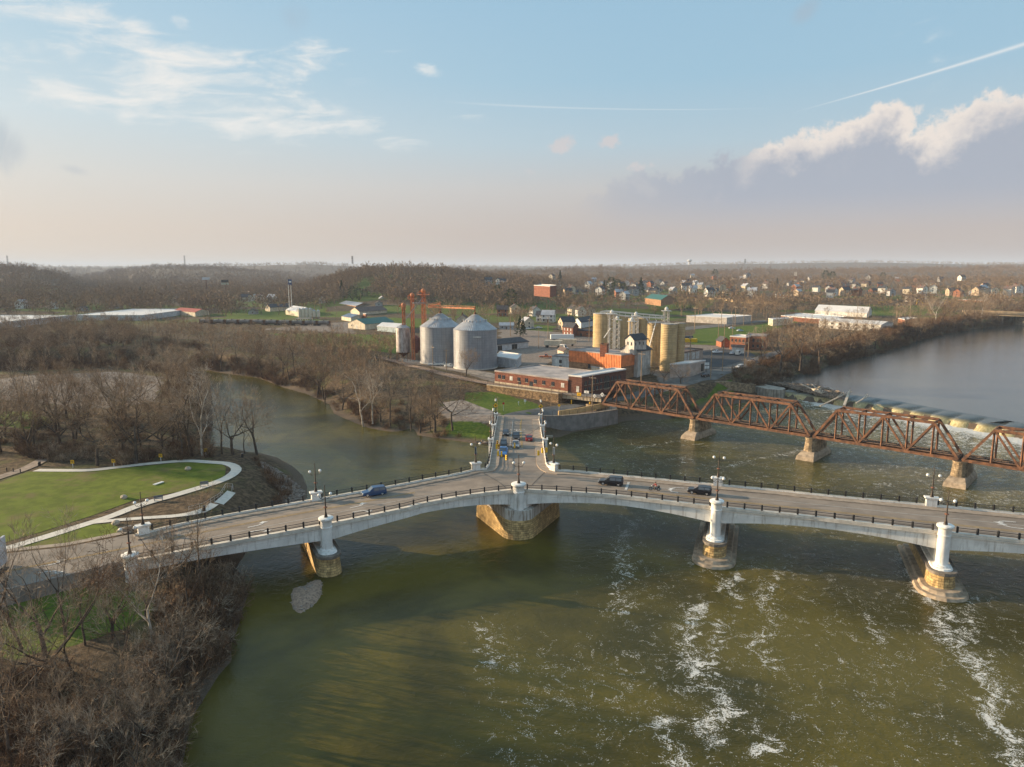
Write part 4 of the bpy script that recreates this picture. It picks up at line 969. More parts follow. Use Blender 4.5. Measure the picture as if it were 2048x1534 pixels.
V = []; prof = [(-1.6, -.3), (-.7, .05), (0.0, .9), (.5, 1.6), (1.2, 2.1), (2.6, 2.4), (4.6, 2.6), (7.0, 2.74), (9.6, 2.80)]; dropv = []
scal = []
for p, n, s in zip(dl3, ns, arcd):
    ph = abs(math.sin(math.pi * s / 7.4)); left = s < 24
    bulge = (2.8 if not left else 1.2) * (ph ** .8)
    for j, (u, z) in enumerate(prof):
        k = min(1, max(0, (9.0 - u) / 9)); off = u * (0.35 if left and u < 2.4 else 1) - bulge * k
        zz = z - (0.55 * (1 - ph) ** 2 * (1 if 1 <= j <= 6 else 0))
        if left and j >= 3: zz = min(zz, 2.35 if j < 6 else 2.6)
        q = p + n * sgn * (off + 1.2); V.append((q.x, q.y, zz)); dropv.append(1.0 if j == 0 else .8 if j == 1 else (.55 if (left and j < 4) else 0.25 if j < 3 else .0) + (.35 * (1 - ph) ** 3 if j < 6 else 0))
nn = len(prof); Fq = grid_faces(len(dl3), nn)
wfl = np_mesh('falling_water', V, Fq, flow_mat('falling_water', (.30, .24, .11), (.50, .43, .24), 1.6)); set_attr(wfl, 'drop', dropv); set_attr(wfl, 'apron', [1.0 if j >= 5 else .6 if j == 4 else 0.0 for p in dl3 for j in range(nn)]); wfl.parent = dam; wfl.location = -Vector((130, 262, 0))
mb = MB(); sweep(mb, [p + n * sgn * 6.6 for p, n in zip(dl3[::4], ns[::4])], 3.0, -2.5, 1.7); mb.build('dam_core', M_foot, dam)
# dark mat of trapped debris behind the left crest and drift logs
pile = P(1590, 767, UZ); M_drift = mat('driftwood', (.33, .26, .20), .9, .3, 1.5, col2=(.13, .095, .07))
jr = random.Random(5); mb = MB()
rg = [P(x, y, UZ) for x, y in ((1545, 768), (1600, 768), (1650, 778), (1690, 790), (1680, 800), (1640, 792), (1600, 782), (1580, 776))]
xs = [p.x for p in rg]; ys = [p.y for p in rg]; cnt = 0
while cnt < 520:
    x, y = jr.uniform(min(xs), max(xs)), jr.uniform(min(ys), max(ys))
    if not poly_inside(np.array([x]), np.array([y]), [(p.x, p.y) for p in rg])[0]: continue
    cnt += 1; L = jr.uniform(1.0, 5.5); a = fr(rg[1], rg[3]) + jr.gauss(0, .5); z = UZ + jr.uniform(0, .9); dv = Vector((math.cos(a), math.sin(a), jr.gauss(0, .08))) * L / 2; q = Vector((x, y, z)); mb.bar(q - dv, q + dv, jr.uniform(.08, .28))
dp = mb.build('driftwood_pile', M_drift); tag(dp, 'tangled mass of driftwood lodged behind the left part of the dam', 'driftwood', kind='stuff')
for i, (pa, pb, r, lab) in enumerate((((1600, 768), (1643, 786), .35, 'long pale bare log lying on the driftwood pile'), ((1622, 768), (1640, 782), .25, 'forked pale log crossing the driftwood pile'), ((1640, 812), (1690, 788), .22, 'dark thin log hanging over the falls'), ((1688, 812), (1698, 785), .5, 'stout pale stump leaning over the crest with white water'), ((1712, 806), (1733, 794), .22, 'small pale snag caught on the dam crest right of the stump'))):
    a, b = P(*pa, UZ + .6), P(*pb, UZ + 1.4); o = empty('drift_log', a, lab, 'log'); mb = MB()
    mb.bar(a, b, r * 1.6); mb.bar(a.lerp(b, .6), a.lerp(b, .9) + Vector((.6, .4, 1.4)), r * .7); mb.build('stem', mat('pale_driftwood', (.50, .42, .33), .85, .2, 2), o)
    mb = MB(); mb.bar(b, b + Vector((.8, .9, .9)), r * .6); mb.bar(b, b + Vector((1.0, -.4, .5)), r * .5); mb.build('branch_stub', MATS['pale_driftwood'], o)
ab = empty('dam_abutment', P(1545, 780, 1), 'round ended grey concrete abutment at the left end of the dam', 'abutment')
mb = MB(); c0 = P(1549, 776, 3.6); ax = fr(P(1519, 768, 3.6), P(1560, 777, 3.6)); pts = [(c0.x + math.cos(ax + t) * 4.2, c0.y + math.sin(ax + t) * 4.2) for t in np.linspace(-math.pi / 2, math.pi / 2, 12)]
bk = P(1512, 769, 3.6); pts += [(bk.x + math.cos(ax + math.pi / 2) * 4, bk.y + math.sin(ax + math.pi / 2) * 4), (bk.x - math.cos(ax + math.pi / 2) * 4, bk.y - math.sin(ax + math.pi / 2) * 4)]
mb.prism(pts, -1.5, 3.6); mb.build('concrete_body', mat('fluted_concrete', (.34, .30, .25), .9, .15, .6, extra=ribs(1.6, .15)), ab)
cw = resample([P(x, y, z) for x, y, z in ((1508, 768, 4.4), (1470, 773, 4.6), (1452, 778, 4.6), (1440, 783, 4.6))], 3); o = empty('canal_wall', cw[0], 'old stone river wall with earth top beside the dam abutment', 'wall'); mb = MB(); sweep(mb, cw, 2.2, -5, 0); mb.build('stone_face', M_pst, o)
cw = resample([P(x, y, z) for x, y, z in ((1403, 768, 7.4), (1430, 763.5, 7.4), (1455, 762.5, 7.4), (1480, 766, 6.6), (1506, 769, 5.2))], 3); o = empty('canal_wall', cw[0], 'dark stone wall curving between the street and the small green', 'wall'); mb = MB(); sweep(mb, cw, 1.0, -3.4, 0); mb.build('stone_face', M_pst, o)

# ------------------------------------------------------------- grain yard
def galv(name, col, dark=.5):
    def f(nt, v, c, b):
        g = nt.nodes.new('ShaderNodeNewGeometry'); sp = nt.nodes.new('ShaderNodeSeparateXYZ'); nt.links.new(v, sp.inputs[0]); x, y, z = (E(nt, sp.outputs[i]) for i in range(3))
        an = y._op('ARCTAN2', x); seam = (an * 30.0)._op('SINE').ss(.965, 1.0); hs = (z * (2 * math.pi / 1.12))._op('SINE').ss(.93, 1.0)
        w = (z * (2 * math.pi / .28))._op('SINE'); bn = nt.nodes.new('ShaderNodeBump'); bn.inputs['Distance'].default_value = .035; nt.links.new(w.s, bn.inputs['Height']); nt.links.new(bn.outputs[0], b.inputs['Normal'])
        c = mix(nt, (seam.mx(hs)) * .45, c, tuple(q * .4 for q in col))
        mp = nt.nodes.new('ShaderNodeMapping'); mp.inputs['Scale'].default_value = (.9, .9, .06); nt.links.new(v, mp.inputs[0])
        return mix(nt, noise(nt, mp.outputs[0], 1.3, 4, .6).ss(.42, .7) * dark, c, tuple(q * .62 for q in col))
    return f
M_bin = mat('galvanised_wall', (.31, .315, .33), .45, .06, .4, extra=galv('g', (.31, .315, .33)), metal=.25)
def rad(nt, v, c, b):
    sp = nt.nodes.new('ShaderNodeSeparateXYZ'); nt.links.new(v, sp.inputs[0]); x, y, z = (E(nt, sp.outputs[i]) for i in range(3)); an = y._op('ARCTAN2', x); w = (an * 60.0)._op('SINE')
    bn = nt.nodes.new('ShaderNodeBump'); bn.inputs['Distance'].default_value = .06; nt.links.new(w.s, bn.inputs['Height']); nt.links.new(bn.outputs[0], b.inputs['Normal'])
    c = mix(nt, w.ss(.8, 1) * .4, c, (.15, .15, .16)); return mix(nt, noise(nt, v, .8, 5, .6).ss(.5, .7) * .4, c, (.25, .18, .15))
M_binr = mat('galvanised_roof', (.40, .405, .42), .4, .08, .5, extra=rad, metal=.35)
def grain_bin(pcx, py_base, r_px, py_eave, py_apex, lab):
    # base front edge given; centre lies one radius behind
    f = P(pcx, py_base, 8.7); s = SC(f.x, f.y, 9); r = r_px / s; c = P(pcx, py_base, 8.7); c = Vector((f.x * (1 + r / f.y), f.y + r, 8.7))
    ze = zat(pcx, py_eave, c.y - r); za = zat(pcx, py_apex, c.y)
    o = empty('grain_bin', c, lab, 'grain bin', 'large steel grain bins')
    mb = MB(); mb.cyl((0, 0, 0), r, r, ze - c.z, 64, False); w = mb.build('steel_wall', M_bin); w.parent = o
    h = za - ze; mb = MB(); mb.lathe((0, 0, ze - c.z), [(r * 1.015, -.15), (r * .55, h * .50), (r * .50, h * .56), (r * .16, h * .95), (r * .07, h)], 64); w = mb.build('cone_roof', M_binr); w.parent = o
    mb = MB(); mb.cyl((0, 0, -.2), r * 1.03, r * 1.03, .5, 48); w = mb.build('concrete_base', M_gird if 0 else mat('pale_concrete', (.55, .52, .47), .9, .1, .6)); w.parent = o
    for k in range(18):
        a = 2 * math.pi * k / 18; mb = MB(); mb.cyl((math.cos(a) * r * .53, math.sin(a) * r * .53, ze - c.z + h * .52), .28, .24, .75, 8); w = mb.build('roof_vent', M_binr); w.parent = o
    mb = MB(); mb.cyl((0, 0, ze - c.z + h * .98), r * .08, r * .05, 1.0, 10); w = mb.build('peak_cap', M_rs); w.parent = o
    mb = MB(); a0 = R(-75)
    for s_ in (-.22, .22): mb.tube([(math.cos(a0 + s_ / r) * (r + .15), math.sin(a0 + s_ / r) * (r + .15), .2), (math.cos(a0 + s_ / r) * (r + .15), math.sin(a0 + s_ / r) * (r + .15), ze - c.z)], .04, 4)
    w = mb.build('ladder', M_binr); w.parent = o
    return o, c, r, ze, za
b1, c1b, r1, ze1, za1 = grain_bin(951, 739.5, 44.5, 661, 628.5, 'right hand large galvanised grain bin with cone roof, nearest to the camera')
b2, c2b, r2, ze2, za2 = grain_bin(882, 729, 41.5, 655, 626.5, 'left hand large galvanised grain bin with cone roof behind the other')
mb = MB(); 
for k in range(7): mb.box((c1b.x - 1.2 + .5 * k + 1, c1b.y - r1 - .12 + .0 * k, ze1 - 3.2), (.5, .1, .7))
sg = mb.build('maker_plate', mat('pale_plate', (.5, .5, .48), .5), None); sg.parent = b1; sg.location = -c1b
M_or = mat('orange_steel', (.52, .19, .085), .7, .2, .8, extra=streaks((.22, .09, .06), .5, 1.2))
def lattice(mb, p, w, h, n, r=.09):
    x, y, z = p
    for i in (-1, 1):
        for j in (-1, 1): mb.tube([(x + i * w / 2, y + j * w / 2, z), (x + i * w / 2, y + j * w / 2, z + h)], r, 4)
    for k in range(n + 1):
        zz = z + h * k / n; c = [(x - w / 2, y - w / 2), (x + w / 2, y - w / 2), (x + w / 2, y + w / 2), (x - w / 2, y + w / 2)]
        for q in range(4):
            a, b = c[q], c[(q + 1) % 4]; mb.tube([(*a, zz), (*b, zz)], r * .6, 3)
            if k < n: mb.tube([(*a, zz), (*b, zz + h / n)], r * .6, 3)
def yard(px, py, y, z=None): zz = zat(px, py, y); u = (px - 1024) / F; v = (py - 767) / F; return Vector((u * y / (math.cos(PIT) - v * math.sin(PIT)), y, zz))
Y0 = c2b.y
# small hopper bin on legs
fb = P(807, 720, 8.8); s = SC(fb.x, fb.y); hb = Vector((fb.x, fb.y, 8.8)); rr = 13.7 / s
o = empty('hopper_bin', hb, 'slim weathered steel hopper bin on legs left of the big bins', 'grain bin'); zt = zat(807, 655, hb.y); zb = zat(807, 704, hb.y); zp = zat(807, 647, hb.y)
mb = MB(); mb.cyl((hb.x, hb.y, zb), rr, rr, zt - zb, 28, True); mb.build('steel_wall', mat('streaky_steel', (.50, .46, .43), .5, .12, .6, metal=.2, extra=streaks((.16, .11, .09), .75, 1.6, (.42, .62))), o)
mb = MB(); mb.cyl((hb.x, hb.y, zt), rr * 1.03, .3, zp - zt, 28); mb.build('cone_roof', M_binr, o); mb = MB(); mb.cyl((hb.x, hb.y, zb - 2.2), .3, rr, 2.2, 20); mb.build('hopper_cone', M_rs, o)
for k in range(8): a = k * math.pi / 4; mb = MB(); mb.tube([(hb.x + math.cos(a) * rr, hb.y + math.sin(a) * rr, 8.4), (hb.x + math.cos(a) * rr, hb.y + math.sin(a) * rr, zb + .5)], .12, 5); mb.build('leg', M_rs, o)
fb = P(832.5, 721, 8.8); hb = Vector((fb.x, fb.y + 2, 8.8)); rr = 7.5 / s; o = empty('hopper_tank', hb, 'small dull red hopper tank on legs beside the slim bin', 'tank'); zt = zat(833, 677, hb.y); zb = zat(833, 699, hb.y)
mb = MB(); mb.lathe((hb.x, hb.y, zb), [(.2, -1.8), (rr, 0), (rr, zt - zb), (.3, zt - zb + 1.6)], 16); mb.build('tank_shell', mat('dull_red', (.26, .10, .08), .6, .15, 1), o)
for k in range(6): a = k * math.pi / 3; mb = MB(); mb.tube([(hb.x + math.cos(a) * rr, hb.y + math.sin(a) * rr, 8.4), (hb.x + math.cos(a) * rr, hb.y + math.sin(a) * rr, zb + .3)], .1, 4); mb.build('leg', M_rs, o)
def elevator(px, pyb, pyt, y, lab, w=1.5, head=True, m=None):
    m = m or M_or; b = yard(px, pyb, y); t = zat(px, pyt, y); b.z = min(b.z, 9.5) if pyb > 690 else b.z
    o = empty('bucket_elevator', b, lab, 'grain elevator'); mb = MB()
    for s_ in (-.45, .45): mb.bar((b.x + s_, b.y, b.z), (b.x + s_, b.y, t - 1.5), .42, .6)
    mb.build('legs', m, o); mb = MB(); lattice(mb, b, w, t - b.z - 2.2, max(3, int((t - b.z) / 3)), .07); mb.build('lattice_tower', m, o)
    mb = MB(); mb.lathe((b.x, b.y, t - 1.9), [(1.0, 0), (1.15, .9), (.8, 1.7), (.3, 2.0)], 10); mb.bar((b.x - 2.0, b.y, t - 1.6), (b.x - .8, b.y, t - .6), .7); mb.build('head', m, o)
    mb = MB(); mb.box((b.x, b.y, t - 2.9), (w * 2.6, w * 2.2, .15))
    for i in (-1, 1):
        for j in (-1, 1): mb.tube([(b.x + i * w * 1.25, b.y + j * w, t - 2.9), (b.x + i * w * 1.25, b.y + j * w, t - 1.8)], .04, 3)
    mb.tube([(b.x - w * 1.25, b.y - w, t - 1.8), (b.x + w * 1.25, b.y - w, t - 1.8)], .04, 3); mb.build('platform', m, o)
    return b, t
eb1, t1 = elevator(807.8, 650, 606, c2b.y - 6, 'shortest orange grain leg standing on the slim hopper bin', .8)
eb2, t2 = elevator(827, 716, 586, c2b.y + 2, 'tall orange bucket elevator left of the tallest tower')
eb3, t3 = elevator(849, 700, 577.5, c2b.y + 8, 'tallest orange bucket elevator tower behind the left bin', 2.2)
cv = empty('grain_conveyor', Vector((c2b.x, c2b.y, za2)), 'orange overhead conveyor running from the tower across both bin peaks', 'conveyor')
q0 = yard(857, 612, c2b.y + 4); q1 = Vector((c2b.x, c2b.y, zat(881, 607.5, c2b.y))); q2 = yard(857, 613.5, c2b.y + 2); q3 = Vector((c1b.x, c1b.y, zat(948, 617, c1b.y)))
for a, b in ((q0, q1), (q2, q3)):
    mb = MB(); mb.bar(a, b, .8, .7); mb.build('trough', M_or, cv); mb = MB(); mb.bar(a + Vector((0, .6, .9)), b + Vector((0, .6, .9)), .08); mb.bar(a + Vector((0, -.6, .9)), b + Vector((0, -.6, .9)), .08)
    n = 8
    for i in range(n + 1): w = a.lerp(b, i / n); mb.bar(w + Vector((0, -.6, 0)), w + Vector((0, -.6, .9)), .07)
    mb.build('handrail', M_or, cv)
for q, z in ((q1, za2), (q3, za1)): mb = MB(); mb.bar((q.x, q.y, z), (q.x, q.y, q.z + .8), .5); mb.build('down_spout', M_or, cv)
mb = MB(); mb.tube([yard(804, 648, c2b.y - 6), yard(846, 594, c2b.y + 6)], .18, 5); mb.tube([yard(845, 600, c2b.y + 6), yard(873, 634, c2b.y + 3)], .12, 4); mb.tube([yard(826, 606, c2b.y), yard(849, 606, c2b.y + 6)], .3, 5); mb.build('spout_pipe', mat('grey_pipe', (.30, .27, .25), .6), cv)
# concrete silos
M_silo = mat('silo_concrete', (.47, .345, .18), .9, .08, .35, extra=lambda nt, v, c, b: ribs(.75, .05, 1, True)(nt, v, streaks((.27, .19, .10), .5, .9, (.45, .7))(nt, v, mix(nt, (E(nt, (lambda s_: (nt.links.new(v, s_.inputs[0]), s_)[1])(nt.nodes.new('ShaderNodeSeparateXYZ')).outputs[2]) * (2 * math.pi / 2.2))._op('SINE').ss(.93, 1) * .35, c, (.25, .18, .10)), b), b))
silo_c = []
def silo(px, r_px, py_top, py_base, lab, zg=9.0):
    f = P(px, py_base, zg); s = SC(f.x, f.y); r = r_px / s; c = Vector((f.x * (1 + r / f.y), f.y + r, zg)); zt = zat(px, py_top, c.y - r * .2)
    o = empty('concrete_silo', c, lab, 'silo', 'tan concrete grain silos')
    mb = MB(); mb.cyl((0, 0, -.5), r, r, zt - zg + .5, 36, True); w = mb.build('shell', M_silo); w.parent = o
    mb = MB(); mb.cyl((0, 0, zt - zg), r * 1.02, r * 1.02, .25, 36); w = mb.build('roof_slab', mat('grey_slab', (.35, .33, .30), .9)); w.parent = o
    mb = MB()
    for k in range(20): a = 2 * math.pi * k / 20; mb.tube([(math.cos(a) * r * .97, math.sin(a) * r * .97, zt - zg + .2), (math.cos(a) * r * .97, math.sin(a) * r * .97, zt - zg + 1.2), (math.cos(a + .314) * r * .97, math.sin(a + .314) * r * .97, zt - zg + 1.2)], .035, 3)
    w = mb.build('roof_railing', M_fen); w.parent = o; silo_c.append((c, r, zt)); return o
silo(1207, 22, 627.5, 700, 'wide tan concrete silo standing apart at the left of the group')
silo(1248, 9, 632, 700, 'tan silo left of the row behind the lattice leg'); silo(1266, 11, 637.5, 712, 'tan silo behind the left side of the grey mill roof'); silo(1286, 11, 636, 712, 'shaded tan silo behind the mill cupola')
silo(1306, 13.5, 646, 731, 'tan silo just right of the grey mill'); silo(1335.5, 16.2, 648.5, 741, 'broad tan silo nearest to the camera right of the mill'); silo(1357, 10.5, 647, 738, 'dark shaded silo at the right end of the group')
M_gal = mat('galvanised_steel', (.62, .60, .56), .4, .06, 1, metal=.3)
ys0 = silo_c[4][0].y
def legt(px, pyb, pyt, y, lab, w): 
    b = yard(px, pyb, y); t = zat(px, pyt, y); o = empty('elevator_tower', b, lab, 'grain elevator'); mb = MB(); lattice(mb, b, w, t - b.z, max(4, int((t - b.z) / 2.4)), .09); mb.build('lattice_frame', M_gal, o)
    mb = MB()
    for s_ in (-.3, .3): mb.bar((b.x + s_ * w, b.y, b.z), (b.x + s_ * w, b.y, t + .6), .38, .5)
    mb.build('casing', M_gal, o); mb = MB(); mb.box((b.x, b.y, t), (w * 1.7, w * 1.7, .12)); mb.lathe((b.x, b.y, t + .3), [(.7, 0), (.9, .8), (.3, 1.6)], 8); mb.build('head', M_gal, o); return b, t
legt(1222, 705, 628, ys0 + 6, 'white lattice elevator tower in front of the wide left silo', 3.0); legt(1233, 697, 640, ys0 + 14, 'darker service tower behind the white lattice elevator', 2.5)
legt(1263, 668, 643, ys0 - 8, 'short lattice elevator head above the mill roof', 2.2); legt(1271, 672, 632, ys0 - 2, 'rust stained lattice leg rising behind the mill roof', 2.2); legt(1332, 648, 622, ys0 + 4, 'headhouse frame with ladder on top of the right silos', 2.4)
cv = empty('silo_conveyor', yard(1260, 630, ys0 + 10), 'long white overhead conveyor galleries spanning the tops of the silos', 'conveyor')
for pts in (((1200, 624), (1211, 622), (1262, 626.5), (1269, 633), (1330, 636.5)), ((1216, 628), (1262, 633), (1330, 636)), ((1212, 621.5), (1260, 626), (1327, 632)), ((1280, 634), (1292, 635), (1297, 643), (1340, 645.5))):
    mb = MB(); w = [yard(x, y, ys0 + 9 - (x - 1200) * .05) for x, y in pts]
    for a, b in zip(w, w[1:]): mb.bar(a, b, .7, .55)
    mb.build('gallery_tube', M_gal, cv)
mb = MB()
for x in range(1215, 1340, 12): mb.bar(yard(x, 622.5 + (x - 1212) * .085, ys0 + 9), yard(x, 634 + (x - 1212) * .06, ys0 + 9), .15)
mb.build('bracing', M_gal, cv)
mb = MB(); mb.bar(yard(1313, 640, ys0 - 4), yard(1297, 700, ys0 - 8), .35); mb.bar(yard(1221, 657, ys0 + 4), yard(1208, 676, ys0 + 2), .35); mb.build('chute', M_gal, cv)

# ------------------------------------------------------------- building helpers
M_win = mat('window_glass', (.035, .04, .05), .15, .1, 2, spec=.6); M_wfr = mat('window_frame', (.55, .53, .50), .6)
def wallm(name, col, kind=None, **k):
    ex = {'brick': masonry(.9, .3, tuple(c * .8 for c in col), 0, .02), 'ribs': ribs(.8, .06), None: None, 'streak': streaks(tuple(c * .35 for c in col), .6, 1.1, (.42, .66)), 'siding': ribs(.5, .04, 1, True)}[kind]
    return mat(name, col, .85, .12, .5, extra=ex, **k)
def rot4(A, B, C): A, B, C = Vector(A[:2]), Vector(B[:2]), Vector(C[:2]); return [A, B, C, A + C - B]
def win_on(A, B, z0, fr_, w, h, zz, parent, m=None, name='window', frame=True):      # one window on wall A->B at fraction fr_
    A = Vector((*A[:2], 0)); B = Vector((*B[:2], 0)); t = (B - A).normalized(); n = Vector((t.y, -t.x, 0)); c = A.lerp(B, fr_); c.z = z0 + zz
    mb = MB(); mb.bar(c - t * w / 2 + n * .02, c + t * w / 2 + n * .02, .1, h); o = mb.build(name, m or M_win, parent)
    if frame: mb = MB(); mb.bar(c - t * (w / 2 + .12) - Vector((0, 0, h / 2 + .06)) + n * .05, c + t * (w / 2 + .12) - Vector((0, 0, h / 2 + .06)) + n * .05, .2, .12); mb.bar(c - Vector((0, 0, h / 2)) + n * .075, c + Vector((0, 0, h / 2)) + n * .075, .03, .06); mb.build('sill', M_gird, o)
    return o
def building(name, lab, cat, A, B, C, zr, h, mw, mr, roof='flat', rh=1.5, ridge='AB', wins=(), eave=.4, group=None, door=None, par=.4, extra_roof=None, plan=None):
    """A,B,C: photo pixels of three roof (eave) corners at height zr; B is the corner nearest to the camera"""
    pts = plan or rot4(P(*A, zr), P(*B, zr), P(*C, zr)); zb = zr - h
    cen = sum(pts, Vector((0, 0))) / 4; o = empty(name, (cen.x, cen.y, zb), lab, cat, group)
    ar = sum(pts[i].x * pts[(i + 1) % 4].y - pts[(i + 1) % 4].x * pts[i].y for i in range(4))
    if ar < 0: pts = [pts[2], pts[1], pts[0], pts[3]]; ridge = 'BC' if ridge == 'AB' else 'AB'; sw = True
    else: sw = False
    A_, B_, C_, D_ = pts
    mb = MB(); mb.prism(pts, zb - 1, zr); 
    if roof == 'gable':
        if ridge == 'AB': e = ((B_, C_), (D_, A_))
        else: e = ((A_, B_), (C_, D_))
        for p, q in e:
            m_ = (p + q) / 2; n_ = Vector((0, 0)); mb.add([(p.x, p.y, zr), (q.x, q.y, zr), (m_.x, m_.y, zr + rh)], [(0, 1, 2)])
    mb.build('wall', mw, o)
    mb = MB()
    if roof == 'gable':
        if ridge == 'AB': r0, r1, s0, s1, t0, t1 = (D_ + A_) / 2, (B_ + C_) / 2, A_, B_, D_, C_
        else: r0, r1, s0, s1, t0, t1 = (A_ + B_) / 2, (C_ + D_) / 2, B_, C_, A_, D_
        ov = (r1 - r0).normalized() * eave; r0, r1 = r0 - ov, r1 + ov
        for s_0, s_1 in ((s0, s1), (t0, t1)):
            a, b = s_0 - ov, s_1 + ov; dn = (a - r0).normalized() * eave; sl = rh / (a - r0).length * eave
            a, b = a + dn, b + dn; v = [(a.x, a.y, zr - sl), (b.x, b.y, zr - sl), (r1.x, r1.y, zr + rh), (r0.x, r0.y, zr + rh)]
            mb.add(v + [(p[0], p[1], p[2] + .18) for p in v], [(0, 1, 2, 3), (7, 6, 5, 4), (0, 4, 5, 1), (1, 5, 6, 2), (2, 6, 7, 3), (3, 7, 4, 0)])
    else:
        k = [p + (p - cen).normalized() * .15 for p in pts]; mb.prism(k, zr + .003, zr + .12)
        for i in range(4): a, b = pts[i], pts[(i + 1) % 4]; mb.bar((a.x, a.y, zr + par / 2 + .1), (b.x, b.y, zr + par / 2 + .1), .3, par)
    mb.build('roof', mr, o)
    for w in wins:       # (wall, fraction, width, height, z, [material])
        p, q = (pts[0], pts[1]) if w[0] == ('AB' if not sw else 'BC') else (pts[1], pts[2])
        f = w[1] if not sw else 1 - w[1]
        win_on(p, q, zb, f, w[2], w[3], w[4], o, *(w[5:6] or ()), name='door' if w[4] < w[3] * .6 + .1 else 'window')
    return o, pts, zb
# ------------------------------------------------------------- streets and lots
def sheet(name, px, m, zf=None, dz=.08, step=3.0, z=8.6):
    o = drape([G(x, y, z)[:2] for x, y in px], zf or on_ground(dz), step).build(name, m, None, smooth=True); tag(o, kind='structure'); return o
ap = [(262, 1120), (215, 1127), (157, 1144), (98, 1157), (40, 1171), (-100, 1204), (-100, 1126), (17, 1106), (133, 1094), (243, 1072), (270, 1067)]
tag(drape([PD(x, y, .0)[:2] for x, y in ap], lambda X, Y: on_deck(0.0)(X, Y) + .0, 2.5).build('road', M_road), kind='structure')
so_ = drape([PD(x, y, .0)[:2] for x, y in ((270, 1064), (243, 1070), (133, 1092), (17, 1104), (-100, 1124), (-100, 1118), (17, 1098.5), (133, 1086.5), (235, 1066))], on_deck(.10), 2.5).build('sidewalk', M_walk); tag(so_, kind='structure')
for off in (0, 1.7): o = strip([(290, 1088 + off), (200, 1106 + off), (130, 1119.5 + off), (59, 1133 + off), (-60, 1157 + off)], .14, M_yel, 'centre_line', .05, PD, None); tag(o, kind='structure')
for x, y, mr in ((106.5, 1129, 1), (105, 1142, -1)):
    c = PD(x, y); ca, sa = math.cos(aL), math.sin(aL); mb = MB()
    def pt(a, b): b *= mr; return (c.x + a * ca - b * sa, c.y + a * sa + b * ca, c.z + .06)
    for (a, b) in zip([(-1.8, 0), (-.9, 0), (0, .12), (.65, .5), (.95, .95)], [(-.9, 0), (0, .12), (.65, .5), (.95, .95), (1.0, 1.2)]): mb.add([pt(a[0], a[1] - .14), pt(b[0] + .12, b[1] - .12), pt(b[0] - .12, b[1] + .12), pt(a[0], a[1] + .14)], [(0, 1, 2, 3)])
    mb.add([pt(.2, .95), pt(1.8, .9), pt(.9, 1.75)], [(0, 1, 2)]); tag(mb.build('turn_arrow', M_wmark), kind='structure')
sheet('street', [(1003, 832.5), (1011, 828.7), (1026, 825), (1049, 821), (1082, 816), (1104, 813), (1125, 811), (1182, 805), (1215, 797), (1260, 786), (1310, 772), (1370, 756), (1440, 736), (1500, 718), (1560, 700), (1566, 705), (1512, 728), (1460, 747), (1400, 764), (1335, 782), (1280, 796), (1225, 805), (1180, 809), (1116, 822), (1085, 828), (1078, 833)], M_road2, z=6, dz=.12)
sheet('footway', [(1085, 829), (1116, 824), (1160, 819), (1200, 812), (1232, 806), (1236, 815), (1200, 822), (1160, 827), (1120, 831), (1087, 831)], M_walk, z=5, dz=.14)
sheet('parking_lot', [(1372, 728), (1388, 716), (1402, 702), (1440, 697), (1500, 705), (1512, 712), (1476, 725), (1414, 743)], M_lot, dz=.10)
sheet('street', [(1300, 662), (1362, 655), (1440, 648), (1530, 640), (1536, 643), (1445, 653), (1370, 661), (1300, 668)], M_road2, dz=.15, step=8)
sheet('gravel_lot', [(885, 806), (925, 800), (985, 822), (994, 832), (960, 836), (905, 830)], mat('gravel', (.24, .20, .17), .95, .2, .5), z=5.2, dz=.10)
sheet('gravel_road', [(800, 716), (840, 722), (905, 734), (985, 747), (1000, 752), (985, 757), (930, 746), (850, 732), (796, 722)], mat('gravel_track', (.27, .225, .185), .95, .2, .5), dz=.12)
M_path = mat('pale_concrete_path', (.62, .57, .50), .9, .06, 1.0, spec=.2, extra=lambda nt, v, c, b: mix(nt, noise(nt, v, .35, 3, .5).ss(.45, .7) * .25, c, (.42, .38, .33)))
M_lawn = mat('lawn_grass', (.10, .125, .017), .95, .25, .35, col2=(.145, .175, .024), bump=.05, spec=.1, extra=lambda nt, v, c, b: mix(nt, noise(nt, v, .13, 6, .75).ss(.48, .68) * .75, mix(nt, noise(nt, v, 6, 3, .7).ss(.4, .7) * .4, c, (.05, .085, .01)), (.17, .13, .06)))
park = lambda pts, dz: [G(x, y, 6.0)[:2] for x, y in pts]
def flat(name, px, m, dz, step=2.5): o = drape([G(x, y, 6)[:2] for x, y in px], on_ground(dz), step).build(name, m, None, smooth=True); tag(o, kind='structure'); return o
flat('lawn', [(0, 965), (58, 943), (80, 944), (160, 944), (260, 935), (380, 923), (443, 928), (452, 935), (450, 950), (425, 967), (380, 980), (270, 1000), (180, 1033), (80, 1065), (0, 1088), (-60, 1100), (-60, 985)], M_lawn, .05)
flat('lawn', [(5, 1103), (30, 1092), (80, 1075), (150, 1052), (225, 1047), (236, 1055), (242, 1070), (133, 1088), (17, 1103)], M_lawn, .05)
def walk(px, w, name='footpath', m=None, dz=.12):
    cur = resample([G(x, y, 6) for x, y in px], 2.0); flat2 = [Vector((p.x, p.y, 0)) for p in cur]
    poly = [p[:2] for p in offset(flat2, w / 2)] + [p[:2] for p in rev(offset(flat2, -w / 2))]
    o = drape(poly, on_ground(dz), 1.6).build(name, m or M_path, None); tag(o, kind='structure'); return o
walk([(72, 941), (120, 941.5), (180, 941), (240, 934.5), (300, 928), (370, 922.5), (420, 925), (455, 928), (473, 938), (460, 953), (425, 968), (360, 988), (280, 1011), (220, 1034), (150, 1056), (80, 1078), (0, 1102), (-60, 1120)], 2.3)
